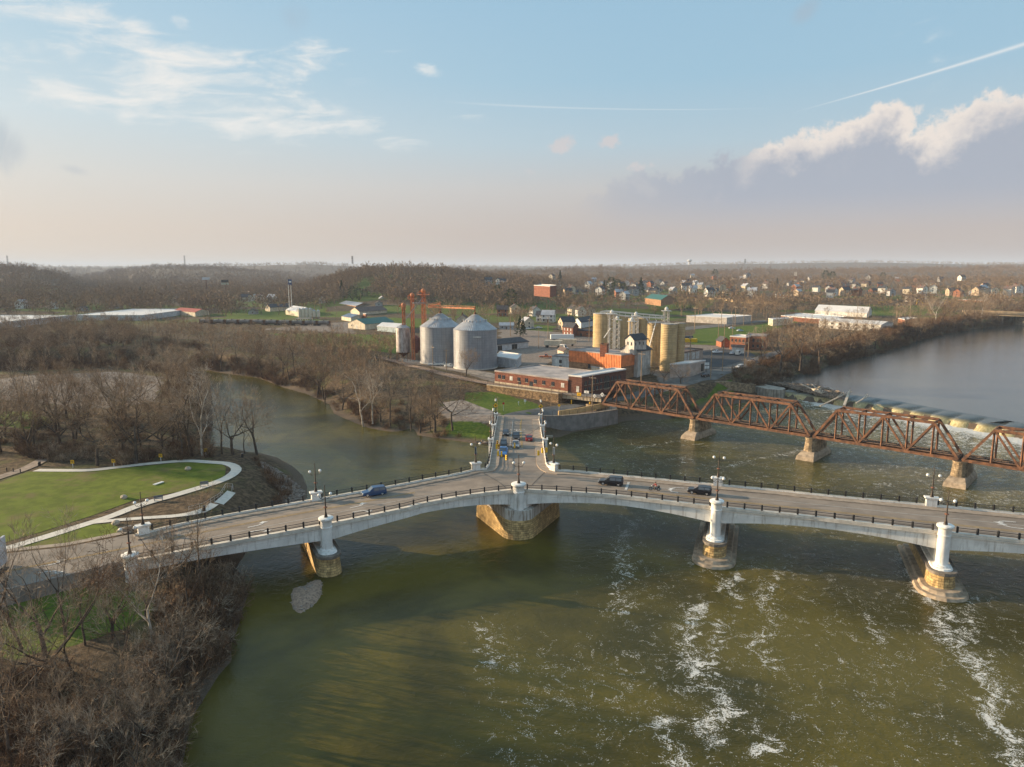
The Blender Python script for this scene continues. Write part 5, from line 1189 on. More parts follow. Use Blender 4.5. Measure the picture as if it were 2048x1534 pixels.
walk([(175, 1047), (235, 1041), (300, 1036), (370, 1030), (420, 1014), (463, 984)], 1.7)
walk([(-20, 962), (0, 955), (50, 938), (85, 920), (100, 905)], 3.0, 'gravel_path', mat('gravel_path', (.26, .20, .16), .95, .2, .6))

# ------------------------------------------------------------- buildings of the grain yard and the town
B_brick = wallm('red_brick', (.27, .095, .055), 'brick'); B_dark = wallm('dark_brick', (.19, .075, .05), 'brick'); B_tan = wallm('tan_brick', (.42, .24, .13), 'brick'); B_orange = wallm('orange_cladding', (.74, .23, .08), 'ribs')
B_grey = wallm('weathered_boards', (.52, .48, .43), 'streak'); B_white = wallm('white_siding', (.68, .66, .62), 'siding'); B_cream = wallm('cream_siding', (.60, .52, .40), 'siding'); B_blue = wallm('pale_blue_siding', (.42, .50, .52), 'siding'); B_metal = wallm('pale_metal', (.55, .56, .58), 'ribs'); B_ochre = wallm('stained_ochre_metal', (.50, .38, .20), 'streak'); B_orbr = wallm('orange_brick', (.42, .17, .09), 'brick')
R_grey = mat('grey_roof', (.42, .36, .33), .9, .2, .18, col2=(.24, .22, .215)); R_lt = mat('pale_roof', (.66, .63, .60), .7, .06, .2); R_dk = mat('dark_shingles', (.055, .055, .062), .9, .2, 1); R_br = mat('brown_shingles', (.13, .09, .075), .9, .2, 1); R_gn = mat('green_metal_roof', (.035, .13, .105), .6, .1, .4); R_mt = mat('grey_metal_roof', (.38, .38, .40), .5, .1, .4); R_rd = mat('red_roof', (.35, .07, .045), .7, .15, .5)
def plan3(A, B, D, z): a, b, d = (Vector(P(*q, z)[:2]) for q in (A, B, D)); return [a, b, b + d - a, d]
def plan_d(A, B, z, depth): a, b = (Vector(P(*q, z)[:2]) for q in (A, B)); t = (b - a).normalized(); n = Vector((-t.y, t.x)) * depth; return [a, b, b + n, a + n]
W9 = [('AB', f, 1.4, 1.5, 2.6, M_wfr if i in (2, 8) else M_win) for i, f in enumerate((.07, .13, .24, .35, .457, .574, .69, .81, .935))] + [('AB', .36, 1.2, 2.2, 1.1), ('AB', .52, 1.6, 2.4, 1.2)]
o, pl_, zb_ = building('brick_warehouse', 'long low red brick warehouse with wide patched flat roof', 'warehouse', None, None, None, 12.5, 4.4, B_brick, R_grey, plan=plan3((989.5, 743), (1135.8, 761.7), (1078, 731), 12.5), wins=W9)
a, b = pl_[0], pl_[1]; mb = MB(); mb.bar((a.x, a.y - .1, 8.3), (b.x, b.y - .1, 8.3), .3, .9); mb.build('base_course', M_gird, o)
W7 = [('BC', .08 + .085 * i, 1.3, 1.5, z) for i in range(10) for z in (1.6, 4.0)]
building('brick_warehouse', 'taller dark brick warehouse block beside the railway with pale flat roof', 'warehouse', (1137, 752), (1164, 754.8), (1252, 740), 14.2, 6.3, B_dark, R_lt, wins=[('AB', .7, 1.1, 2.0, 2.0, M_wfr), ('BC', .55, 2.6, 4.8, 2.9, M_joint)] + W7)
o, pl_, zb_ = building('feed_mill_hall', 'bright orange clad hall over tan brick with grey roof', 'mill building', None, None, None, 17.6, 9.4, B_tan, R_grey, plan=plan_d((1138.5, 701), (1243, 711.5), 17.6, 14), wins=[('AB', .45, 1.1, 1.3, 6.8, M_wfr), ('AB', .40, 1.2, 1.8, 3.6)])
mb = MB()
for i in range(4):
    a, b = pl_[i], pl_[(i + 1) % 4]; t = (b - a).normalized(); n = Vector((t.y, -t.x)); a2, b2 = a + n * .12, b + n * .12; L = (b - a).length
    if i == 0: c3 = a.lerp(b, .62) + n * .12; mb.bar((a2.x, a2.y, 15.3), (c3.x, c3.y, 15.3), .14, 4.6); mb.bar((c3.x, c3.y, 14.2), (b2.x, b2.y, 14.2), .14, 6.8)
    else: mb.bar((a2.x, a2.y, 15.3), (b2.x, b2.y, 15.3), .14, 4.6)
mb.build('orange_cladding', B_orange, o)
building('brick_penthouse', 'small red brick box rising from the orange hall roof', 'rooftop structure', (1200, 690), (1213.5, 691), (1217.5, 689.2), 21.2, 3.7, B_brick, M_rs)
building('white_shed', 'white flat roofed shed left of the orange hall', 'shed', None, None, None, 13.7, 5.4, wallm('streaked_white', (.66, .65, .62), 'streak'), R_grey, plan=plan_d((1104, 713), (1138.3, 715), 13.7, 9), wins=[('AB', .5, 1.2, 1.4, 3.5), ('AB', .5, 1.2, 1.0, 1.2)])
building('small_office', 'small tan house with grey roof behind the white shed', 'house', (1115, 699), (1127, 703), (1139, 700), 12.6, 3.6, B_cream, R_br, roof='gable', rh=1.2, wins=[('BC', .5, .8, 1.2, 1.9)])
mill, pl_, zb_ = building('grain_mill', 'tall weathered grey wooden grain mill with cupola on its roof', 'mill', (1241, 698), (1276.5, 701.5), (1302, 697.5), 19.0, 10.7, B_grey, R_dk, roof='gable', rh=2.4, ridge='BC', wins=[('AB', .5, .8, 1.1, 8.6), ('AB', .52, .9, 1.2, 5.8), ('AB', .5, .9, 1.2, 4.2), ('AB', .5, .9, 1.1, 2.0)], eave=.6)
cu, pc, zc = building('mill_cupola', 'grey boarded cupola with dark gable roof on top of the mill', 'cupola', (1251, 677), (1268.5, 679.5), (1293, 677), 23.6, 5.2, B_grey, R_dk, roof='gable', rh=1.9, ridge='BC', wins=[('AB', .3, .8, 1.2, 3.4), ('AB', .7, .8, 1.2, 3.4), ('BC', .12, .7, 1.1, 3.4), ('BC', .45, .9, 1.2, 3.6), ('BC', .75, .7, 1.1, 3.4)], eave=.5)
M4 = cu.matrix_world.copy()
building('ribbed_bin_house', 'rust streaked ochre metal bin house attached left of the mill', 'bin house', (1208, 717), (1231, 720), (1243, 717), 14.9, 6.4, B_ochre, R_mt)
building('lean_to', 'low tan lean to below the ochre bin house', 'shed', (1182, 734), (1207, 738), (1215, 735), 11.6, 3.2, B_cream, R_mt)
building('steel_shed', 'dark roofed open front shed behind the right grain bin', 'shed', None, None, None, 12.2, 3.4, B_metal, R_dk, roof='gable', rh=2.0, ridge='AB', plan=plan_d((985, 690), (1057, 683), 12.2, 14), wins=[('AB', .2, 3, 2.6, 1.4, M_joint), ('AB', .6, 4, 2.6, 1.4, M_joint)])
building('steel_shed', 'grey steel shed with pale sloping roof right of the grain bins', 'shed', None, None, None, 12.3, 4.0, B_metal, R_lt, plan=plan3((990, 714), (1034, 720.5), (1001, 704), 12.3), wins=[('AB', .95, .8, 2.0, 1.2, R_lt)])
building('auto_shop', 'long one storey shop with band of garage windows and tan end wall', 'shop', None, None, None, 13.0, 4.0, wallm('taupe_wall', (.40, .31, .25)), R_br, plan=plan_d((1345, 709.8), (1406, 699), 13.0, 16), wins=[('AB', .12 + .14 * i, 3.0, 1.7, z, M_wfr) for i in range(6) for z in (2.6, .95)])
building('flat_roof_shop', 'pale roofed shop with dark recessed entrance beside the parking lot', 'shop', (1340, 730), (1380, 728), (1411, 722), 13.2, 4.4, wallm('taupe_wall2', (.42, .34, .29)), R_lt, wins=[('BC', .8, 2.2, 3.2, 1.9, M_joint)])
mb = MB(); c = P(1414, 726, 12.5); 
o = empty('shop_sign', (c.x, c.y, 8.8), 'two white sign panels on a post at the shop corner', 'sign'); mb = MB(); mb.box((c.x, c.y, 8.8), (.15, .15, 4.2)); mb.build('post', M_black, o)
for z in (11.6, 10.1): mb = MB(); mb.box((c.x, c.y, z), (1.9, .15, 1.1)); mb.build('panel', M_sgnW, o)
wb = [('AB', f, .9, 1.5, z, M_win) for f in (.15, .38, .62, .85) for z in (5.0, 2.0)]
building('brick_block', 'two storey orange brick building with white framed windows by the parking lot', 'brick building', None, None, None, 15.6, 6.8, B_orbr, R_lt, plan=plan_d((1460, 673.5), (1492, 675.5), 15.6, 12), wins=wb)
building('brick_block', 'two storey brick building half hidden by riverside trees', 'brick building', None, None, None, 16.0, 7.2, B_orbr, R_grey, plan=plan_d((1492.5, 672), (1532, 673.5), 16.0, 14), wins=wb)
building('brick_garage', 'small brick gabled garage with white trim beside the brick building', 'garage', None, None, None, 12.3, 3.4, B_orbr, R_dk, roof='gable', rh=2.2, ridge='BC', plan=plan_d((1443, 683), (1460, 683), 12.3, 10))
building('porch', 'white pillared porch in front of the brick building', 'porch', None, None, None, 12.0, 3.0, M_wfr, R_br, plan=plan_d((1464, 693), (1488, 694), 12.0, 3), roof='gable', rh=.8)
building('long_warehouse', 'wide tan warehouse with white flat roof and brick skirt', 'warehouse', (1373, 632.5), (1453.5, 636.3), (1503, 631.5), 14.0, 5.2, wallm('taupe_metal', (.52, .47, .42), 'ribs'), R_lt, wins=[('AB', .55, 2, 1.2, 2.2, M_wfr)])
building('white_barn', 'large white barn like hall with monitor roof near the river road', 'hall', (1630, 621), (1734, 626.5), (1744, 622), 13.2, 4.5, B_white, R_lt, roof='gable', rh=4.6)
building('white_works', 'long white two level works building with square windows behind the riverside trees', 'works', (1638, 641.5), (1762, 650), (1787, 645.5), 14.2, 5.4, B_white, R_lt, roof='gable', rh=1.6, wins=[('AB', .1 + .13 * i, 2.0, 1.3, z) for i in range(7) for z in (4.2, 1.4)])
building('flat_works', 'low flat roofed works with brown wall left of the white works', 'works', (1562, 632), (1655, 640), (1692, 634), 12.8, 4.0, B_brick, R_lt)
building('tan_block', 'tan block building behind the riverside trees', 'building', (1537, 637.5), (1546, 639.5), (1586, 637), 14, 5.2, B_cream, R_lt)
building('brick_annex', 'low orange brick annex right of the white works', 'building', (1796, 637), (1810, 640), (1834, 637), 12.4, 3.6, B_orbr, R_lt)
building('green_roof_barn', 'cream metal barn with long green roof', 'barn', (696, 645.5), (730, 648.5), (787.5, 643.5), 13.0, 4.2, B_cream, R_gn, roof='gable', rh=3.2, ridge='BC', wins=[('AB', .5, 2.0, 2.8, 1.5, M_wfr), ('AB', .2, .8, .8, 2.4)])
building('blue_shed', 'pale blue metal shed with white roof beside the green roofed barn', 'shed', (754, 652.5), (793, 655.8), (812, 648), 12.3, 3.5, B_blue, R_lt, roof='gable', rh=1.3, ridge='AB')
building('distribution_hall', 'very long low white roofed industrial hall beyond the left wood', 'warehouse', None, None, None, 13.2, 5.2, B_metal, R_lt, plan=plan_d((146, 631.2), (284, 631.2), 13.2, 95))
building('distribution_hall', 'white roofed hall wing at the far left edge', 'warehouse', None, None, None, 13.4, 5.2, B_metal, R_lt, plan=plan_d((-90, 655), (145, 631.2), 13.4, 60))
building('red_roof_works', 'long building with red lower roof and pale blue upper roof', 'building', (347, 621), (390, 624.5), (418, 621), 13, 4, B_cream, R_rd, roof='gable', rh=2.0)
building('tan_hall', 'tan hall with white metal roof behind the storage silos', 'hall', (571, 620), (597, 624), (628, 618.5), 13.2, 4.5, B_cream, R_lt, roof='gable', rh=3.0)
building('black_roof_works', 'low building with long black roof and tan gable ends', 'building', (530, 614), (540, 615), (588, 612.5), 13.2, 4.5, B_cream, R_dk, roof='gable', rh=3.0, ridge='BC')
building('brown_roof_works', 'tan gabled building with long brown roof', 'building', (700, 621), (719, 623.5), (774, 620), 13.4, 5, B_cream, R_br, roof='gable', rh=3.4, ridge='BC')
building('blue_roof_works', 'low cream building with patchy blue roofs and an orange brick tower', 'building', (683, 632.5), (702, 635.5), (731, 631.5), 12.6, 3.6, B_cream, mat('blue_roof', (.12, .17, .25), .6, .25, .3), roof='gable', rh=1.6)
building('brick_tower', 'small orange brick tower beside the blue roofs', 'tower', (726, 628), (731, 628.6), (733.5, 628), 14.5, 6, B_orbr, R_lt)
building('orange_wall_works', 'orange walled workshop with pale blue metal roof', 'workshop', (678, 607), (712, 612), (740, 608), 13, 4.5, B_tan, R_mt, roof='gable', rh=2.2)
building('white_house', 'white gabled house with long side near the concrete silos', 'house', (1147, 642), (1162, 645), (1186, 641), 13.5, 4.5, B_white, R_dk, roof='gable', rh=2.8, ridge='BC')
building('red_brick_house', 'two storey red brick house with dark roof and porch', 'house', (1125, 653.5), (1146, 655.5), (1157, 653), 15.0, 5.6, B_brick, R_dk, roof='gable', rh=2.6, wins=[('AB', f, .9, 1.5, z, M_wfr) for f in (.2, .5, .8) for z in (4.2, 1.6)])
building('small_brick_works', 'single storey orange brick workshop right of the red brick house', 'workshop', None, None, None, 12.6, 3.9, B_orbr, R_dk, plan=plan_d((1147, 660.5), (1184, 663), 12.6, 11), wins=[('AB', .15, 1.0, 1.0, 2.2), ('AB', .42, 1.2, 2.2, 1.2), ('AB', .75, 1, 1, 2.2)])
building('green_roof_lodge', 'tan building with teal green hipped roof on the slope', 'lodge', (1290, 596), (1322, 600), (1348, 596), 22, 5, B_tan, R_gn, roof='gable', rh=3.5)
building('school_block', 'long red brick school like block on the hillside', 'building', (1068, 571), (1100, 573), (1113, 571), 36, 9, B_brick, R_lt)
building('brick_stores', 'row of orange brick stores with pale roofs near the far road bridge', 'building', (1916, 599.5), (1975, 602), (2030, 600), 14, 5, B_orbr, R_lt)
# construction frame and long pale retaining strip
cf = empty('building_skeleton', yard(1590, 608, 930), 'unfinished building frame with white columns and one red beam', 'construction frame'); c = Vector(cf.location)
s_ = SC(c.x, c.y); wM = 62 / s_
for i in range(9):
    x = c.x - wM / 2 + wM * i / 8
    for j in (0, 14): mb = MB(); mb.box((x, c.y + j, c.z - 1), (.9, .9, 13.5 - (i % 2) * 1)); mb.build('column', M_sgnW if i < 5 else M_rs, cf)
for z in (2.5, 6.5, 10): mb = MB(); mb.bar((c.x - wM / 2, c.y - .3, c.z + z), (c.x + wM / 2, c.y - .3, c.z + z), .9, .9); mb.bar((c.x - wM / 2, c.y + 14, c.z + z), (c.x + wM / 2, c.y + 14, c.z + z), .9, .9); mb.build('beam', M_or if z == 10 else M_gird, cf)
def band(name, lab, px, h, m, cat, y=None, w=1.0, z=None):
    cur = resample([G(x, yy, 12) for x, yy in px], 25); mb = MB(); sweep(mb, cur, w, -2, h); return tag(mb.build(name, m), lab, cat)
band('ramp_wall', 'long tan wall of the highway ramp lit by the low sun', [(1395, 598), (1440, 601), (1500, 607), (1560, 611), (1640, 612)], 3.5, mat('tan_concrete', (.58, .42, .25), .9, .1, .1), 'wall')
band('highway_wall', 'pale straight highway embankment wall on the left plain', [(300, 581), (380, 582), (450, 585), (540, 589)], 4.0, mat('pale_tan_concrete', (.50, .42, .36), .9, .1, .1), 'wall', w=3)
hb_ = empty('highway_bridge', yard(1990, 636, 660), 'low highway bridge crossing the river at the right edge', 'bridge')
a, b = yard(1925, 622.5, 640), yard(2150, 631, 600); mb = MB(); mb.bar(a, b, 14, 1.4, ); mb.build('deck', mat('tan_concrete2', (.45, .33, .21), .9, .1, .2), hb_)
mb = MB(); mb.bar(a + Vector((0, -7, 1.2)), b + Vector((0, -7, 1.2)), .4, 1.2); mb.bar(a + Vector((0, -6.5, -1.6)), b + Vector((0, -6.5, -1.6)), .8, 1.8); mb.build('parapet', MATS['tan_concrete'], hb_)
for f in (.08, .32, .56, .8): q = a.lerp(b, f); mb = MB(); mb.box((q.x, q.y, 0), (2.2, 12, q.z - .6), .3); mb.build('pier', M_foot, hb_)
# storage silos, tank cars
for i, x in enumerate((599, 606, 613, 620.5, 628, 636)):
    f = P(x, 638.5, 9); s = SC(f.x, f.y); r = 3.4 / s; zt = zat(x, 618.5 if i < 4 else 622, f.y); o = empty('storage_silo', (f.x, f.y + r, 9), ('first', 'second', 'third', 'fourth', 'fifth', 'sixth')[i] + ' from the left in the row of slim cream storage silos', 'silo', 'row of cream storage silos')
    mb = MB(); mb.cyl((0, 0, 2), r, r, zt - 11, 18); w = mb.build('shell', mat('cream_steel', (.62, .55, .45), .6, .06, .5)); w.parent = o; mb = MB(); mb.cyl((0, 0, zt - 9), r, .2, 1.2, 18); w = mb.build('roof', R_mt); w.parent = o; mb = MB(); mb.cyl((0, 0, 0), r * .8, r * .8, 2, 12); w = mb.build('skirt', M_foot); w.parent = o
o = empty('loading_frame', P(600, 650, 9), 'pale steel loading frame over the tracks in front of the storage silos', 'frame'); a, b = P(592, 651, 9), P(621, 651, 9); mb = MB()
mb2 = MB(); mb2.bar(a + Vector((0, 0, 5.5)), b + Vector((0, 0, 5.5)), .5); mb2.bar(a + Vector((0, 5, 5.5)), b + Vector((0, 5, 5.5)), .5); mb2.build('top_frame', MATS['cream_steel'], o)
for f in (0, .33, .66, 1):
    for q in (0, 5): mb = MB(); w = a.lerp(b, f) + Vector((0, q, 0)); mb.bar(w, w + Vector((0, 0, 5.5)), .35); mb.build('leg', MATS['cream_steel'], o)
tank = empty('tank_car', (0, 0, 0), 'x', 'rail car', 'rail tank cars parked in a line')
def hcyl(mb, x0, x1, z, r, y=0, n=16):
    vs = [(x, y + r * k * math.cos(2 * math.pi * i / n), z + r * k * math.sin(2 * math.pi * i / n)) for x, k in ((x0, .75), (x0 + .35, 1), (x1 - .35, 1), (x1, .75)) for i in range(n)]
    mb.add(vs, [(j * n + i, j * n + (i + 1) % n, (j + 1) * n + (i + 1) % n, (j + 1) * n + i) for j in range(3) for i in range(n)] + [tuple(range(n)), tuple(range(3 * n, 4 * n))])
mb = MB(); hcyl(mb, -4.3, 4.3, 2.6, 1.5); mb.build('tank_shell', mat('dusty_tank', (.22, .19, .17), .7, .2, .3, extra=streaks((.09, .06, .05), .6)), tank, smooth=True)
mb = MB(); mb.box((0, 0, .9), (10.2, 1.2, .35)); mb.build('underframe', M_joint, tank)
mb = MB(); mb.cyl((0, 0, 4.0), .5, .5, .5, 10); mb.build('dome', M_joint, tank)
for x in (-3.9, 3.9): mb = MB(); mb.box((x, 0, .3), (2.2, 2.4, .7)); mb.build('bogie', M_joint, tank); mb = MB(); mb.box((x * 1.22, 0, 1.0), (.5, 2.6, 2.9)); mb.build('end_rack', M_rs, tank)
for i in range(10):
    x = 412 + 26.2 * i; p = P(x, 648.5 + i * .35, 9); q = P(x + 26, 648.8 + i * .35, 9); lab = ('leftmost', 'second from the left', 'third from the left', 'fourth from the left', 'fifth from the left', 'sixth, behind the white truck,', 'seventh from the left', 'eighth, behind the storage silos,', 'second from the right', 'rightmost')[i] + ' grey rail tank car of the parked line'
    if i == 0: tank.location = p; tank.rotation_euler = (0, 0, fr(p, q)); tank['label'] = lab
    else: copy_tree(tank, p, fr(p, q), label=lab)
# ------------------------------------------------------------- houses
def house_proto(wm, rm, w, d, h, rh, chim=True, porch=True):
    o = empty('house', (0, 0, 0), 'x', 'house'); mb = MB(); mb.box((0, 0, -1.5), (w, d, h + 1.5)); 
    for s in (-1, 1): mb.add([(s * w / 2, -d / 2, h), (s * w / 2, d / 2, h), (s * w / 2, 0, h + rh)], [(0, 1, 2)])
    mb.build('wall', wm, o); mb = MB()
    for s in (-1, 1):
        v = [(-w / 2 - .5, s * (d / 2 + .5), h - rh / d), (w / 2 + .5, s * (d / 2 + .5), h - rh / d), (w / 2 + .5, 0, h + rh), (-w / 2 - .5, 0, h + rh)]
        mb.add(v + [(a, b, c + .2) for a, b, c in v], [(0, 1, 2, 3), (7, 6, 5, 4), (0, 4, 5, 1), (1, 5, 6, 2), (2, 6, 7, 3), (3, 7, 4, 0)])
    rf = mb.build('roof', rm, o)
    if chim: mb = MB(); mb.box((w * .2, .5, h + rh * .5), (.9, .9, rh * .5 + 1.2)); mb.build('chimney', B_brick, rf)
    for x in (-.3, .3):
        for z in ((1.5, 4.2) if h > 4.5 else (1.5,)):
            mb = MB(); mb.box((x * w, -d / 2 - .03, z - .6), (1.0, .1, 1.5)); mb.build('window', M_win, o)
    for z in ((1.5, 4.2) if h > 4.5 else (1.5,)):
        for s in (-1, 1): mb = MB(); mb.box((s * (w / 2 + .03), 0, z - .6), (.1, 1.0, 1.5)); mb.build('window', M_win, o)
    mb = MB(); mb.box((0, -d / 2 - .03, 0), (1.0, .1, 2.1)); mb.build('door', R_br, o)
    if porch:
        mb = MB(); mb.box((0, -d / 2 - 1.3, 2.5), (w * .7, 2.6, .25)); p = mb.build('porch_roof', rm, o); mb = MB()
        for x in (-.33, 0, .33): mb.box((x * w, -d / 2 - 2.4, -.5), (.2, .2, 3))
        mb.build('porch_posts', M_wfr, p)
    return o
cols_ = [('white', B_white), ('cream', B_cream), ('brick', B_orbr), ('grey', wallm('grey_siding', (.36, .36, .36), 'siding')), ('tan', wallm('tan_siding', (.52, .40, .28), 'siding'))]
roofs_ = [('dark', R_dk), ('brown', R_br), ('grey', R_mt)]
HP = {}
def house(px, py, ci, ri, rz, lab=None, group=None, sc_=1.0, big=True, g=None):
    key = (ci, ri, big); cn, wm = cols_[ci]; rn, rm = roofs_[ri]
    q = g or G(px, py, 12)
    if key not in HP: HP[key] = house_proto(wm, rm, 9 if big else 11, 8 if big else 7.5, 5.6 if big else 3.2, 3.0 if big else 1.9, big, big); o = HP[key]; o.location = q; o.rotation_euler = (0, 0, rz); o.scale = (sc_,) * 3; o['label'] = lab
    else: o = copy_tree(HP[key], q, rz, sc_, lab)
    if group: o['group'] = group
    elif 'group' in o: del o['group']
    return o
HL = [(376, 607, 1, 0), (386, 606, 1, 0), (352, 606, 4, 1), (400, 607, 0, 2), (491, 603, 1, 0), (501, 602, 0, 0), (509, 600, 0, 2), (519, 601, 0, 1), (527, 602, 0, 0), (545, 603, 0, 2), (538, 611, 1, 0), (507, 628, 3, 0), (592, 603, 1, 2), (612, 604, 4, 1), (645, 606, 0, 0), (661, 597, 0, 2), (673, 598, 1, 1), (742, 600, 0, 0), (752, 601, 1, 0), (764, 607, 0, 2), (758, 612, 3, 0),
 (926, 655, 1, 1), (1013, 658, 3, 2), (1054, 657, 1, 2), (1085, 643, 0, 0), (1097, 644, 0, 2), (1070, 632, 0, 0), (1147, 629, 1, 0), (1162, 632, 0, 0), (1180, 631, 1, 0), (1133, 659, 4, 0), (1005, 632, 2, 1), (1030, 627, 1, 0), (1424, 590, 0, 0), (1437, 590, 0, 0), (1452, 591, 1, 1), (1468, 592, 1, 1), (1488, 592, 4, 0), (1498, 592, 3, 0), (1819, 603, 0, 0), (1840, 603, 0, 0), (1150, 592, 3, 0), (1170, 592, 0, 0), (1125, 591, 3, 0), (1300, 588, 3, 0), (1318, 588, 0, 0), (1255, 590, 4, 1), (1270, 592, 3, 0), (1745, 588, 2, 0), (1830, 580, 2, 1), (1735, 572, 2, 0), (1905, 590, 3, 0), (1945, 592, 3, 2), (1975, 591, 0, 2), (2010, 597, 0, 0), (1580, 572, 3, 0), (1600, 574, 2, 0), (45, 617, 0, 2), (107, 617, 0, 0), (165, 622, 3, 0), (230, 617, 3, 0)]
spots_ = ['beside the highway wall on the plain', 'behind the tank cars', 'behind the storage silos', 'below the wooded hill', 'behind the grain bins', 'near the concrete silos', 'on the right hand slope', 'near the far road bridge']
hr = random.Random(3)
for i, (x, y, c, r_) in enumerate(HL):
    zone = 'beyond the long white hall' if x < 300 else 'on the plain behind the tank cars' if x < 560 else 'below the wooded hill' if x < 800 else 'behind the grain bins' if x < 1110 else 'uphill of the concrete silos' if x < 1400 else 'along the highway ramp' if x < 1650 else 'near the far road bridge'
    big = c != 3 or x > 1100; side_ = 'left' if i % 2 else 'right'
    house(x, y, c, r_, R(hr.choice([0, 90, 20, -70, 100, -15])), f'{"two storey" if big else "low"} {cols_[c][0]} house with {roofs_[r_][0]} roof {zone}', f'{cols_[c][0]} houses {zone}', big=big, sc_=hr.uniform(.9, 1.15))
def scatter_px(n, x0, x1, y0, y1, seed):
    r = random.Random(seed); return [(r.uniform(x0, x1), y0 + (y1 - y0) * r.random() ** .8) for _ in range(n)]
for x, y in scatter_px(50, 940, 1250, 553, 598, 11) + scatter_px(42, 1250, 1600, 552, 592, 12) + scatter_px(42, 1600, 2040, 552, 594, 13) + scatter_px(8, 800, 950, 556, 580, 14):
    c = hr.choice([0, 0, 1, 2, 3, 4]); r_ = hr.choice([0, 0, 1, 2]); q = G(x, y, 30)
    if q.y > 2600 or q.y < 860: continue
    z_ = 'on the middle hillside' if x < 1250 else 'on the slope above the silos' if x < 1600 else 'on the right hand hillside'
    house(x, y, c, r_, R(hr.uniform(0, 180)), f'small {cols_[c][0]} house with {roofs_[r_][0]} roof among bare trees {z_}', f'{cols_[c][0]} houses among the trees {z_}', sc_=hr.uniform(.9, 1.2), g=q)
# ------------------------------------------------------------- trees
def bark(name, col, col2, **k): return mat(name, col, .95, .2, .8, col2=col2, spec=.1, **k)
M_bark = bark('bark', (.13, .10, .078), (.055, .043, .035)); M_twig = bark('twigs', (.38, .27, .175), (.165, .115, .073))
M_twigB = bark('grey_twigs', (.42, .33, .235), (.20, .15, .11)); M_syc = bark('pale_bark', (.58, .53, .46), (.26, .22, .18)); M_twigR = bark('red_twigs', (.20, .115, .065), (.075, .045, .028))
def rot_about(d, ang, azm):
    x = d.orthogonal().normalized(); y = d.cross(x); return (d * math.cos(ang) + (x * math.cos(azm) + y * math.sin(azm)) * math.sin(ang)).normalized()
class TB:
    def __init__(s): s.v = []; s.f = []
    def seg(s, a, b, r0, r1, n):
        d = (b - a); 
        if d.length < 1e-5: return
        d.normalize(); x = d.orthogonal().normalized(); y = d.cross(x); o = len(s.v)
        for p, r in ((a, r0), (b, r1)):
            for i in range(n): t = 2 * math.pi * i / n; s.v.append(p + (x * math.cos(t) + y * math.sin(t)) * r)
        for i in range(n): j = (i + 1) % n; s.f += [(o + i, o + j, o + n + j), (o + i, o + n + j, o + n + i)]
    def rib(s, a, b, w0, w1, rr):
        d = (b - a).normalized(); x = rot_about(d, math.pi / 2, rr.uniform(0, 6.28)); o = len(s.v)
        s.v += [a - x * w0, a + x * w0, b + x * w1, b - x * w1]; s.f += [(o, o + 1, o + 2), (o, o + 2, o + 3)]
def gen_tree(seed, h, nlimb=4, kids_=(5, 5, 5, 3), spread=.62, trunk=.30, up=.25, tw=.030, rad=.020, maxlev=5, lens=(.42, .24, .13, .075, .045), lean=.06):
    rr = random.Random(seed); T, C = TB(), TB()
    def rec(p, d, L, r, lev):
        n = (4, 4, 3, 2, 1, 1)[lev]; q = p.copy(); dd = d.copy(); pts = [(q.copy(), dd.copy(), r)]; rend = r * (.62 if lev == 0 else .35)
        for i in range(n):
            wob = (.07, .16, .22, .28, .2, .2)[lev]; dd = (dd + Vector((rr.gauss(0, wob), rr.gauss(0, wob), rr.gauss(0, wob) + up * (.35 if lev > 0 else .1)))).normalized()
            nq = q + dd * L / n; r0 = r + (rend - r) * i / n; r1 = r + (rend - r) * (i + 1) / n
            if lev <= 2: T.seg(q, nq, max(r0, .012), max(r1, .01), 6 if lev == 0 else 4 if lev == 1 else 3)
            else: C.rib(q, nq, max(r0 * .9, tw * .55), max(r1 * .8, tw * .3), rr)
            q = nq; pts.append((q.copy(), dd.copy(), r1))
        if lev >= maxlev: return
        k = nlimb if lev == 0 else kids_[lev - 1]
        for i in range(k):
            t = 1.0 if (i == 0) else rr.uniform(.62 if lev == 0 else .2, 1.0); fi = t * n; j = min(n - 1, int(fi)); a = pts[j][0].lerp(pts[j + 1][0], fi - j); rr_ = pts[j + 1][2]
            ang = R(rr.uniform(8, 20)) if i == 0 and lev > 0 else R(rr.uniform(22, 58)) * (spread / .62)
            nd = rot_about(pts[j + 1][1], ang, rr.uniform(0, 6.28) if lev else i * 6.28 / k + rr.uniform(-.5, .5))
            rec(a, nd, h * lens[lev] * rr.uniform(.7, 1.25) * (1.15 - .35 * t if lev else 1), rr_ * (.8 if i == 0 else .6), lev + 1)
    rec(Vector((0, 0, -.4)), Vector((rr.gauss(0, lean), rr.gauss(0, lean), 1)).normalized(), h * trunk, h * rad, 0)
    return T, C
def arr(tb): return np.array([tuple(v) for v in tb.v], np.float32).reshape(-1, 3), np.array(tb.f, np.int32).reshape(-1, 3)
def mesh_of(name, tb, m):
    V, Fc = arr(tb); o = np_mesh(name, V, Fc, m, False); return o
def tree_proto(kind, seed, mT, mC, **k):
    T, C = gen_tree(seed, **k); o = empty(kind, (0, 0, 0), 'x', 'tree')
    a = mesh_of('trunk', T, mT); a.parent = o; b = mesh_of('crown', C, mC); b.parent = o
    return o
H0 = 16.0
broad = [tree_proto('bare_tree', 100 + i, M_bark, (M_twig, M_twigB, M_twig, M_twigR)[i % 4], h=H0, nlimb=(4, 3, 5, 4)[i % 4], spread=(.70, .62, .55, .75)[i % 4], trunk=(.26, .32, .22, .30)[i % 4], up=(.18, .28, .35, .15)[i % 4]) for i in range(5)]
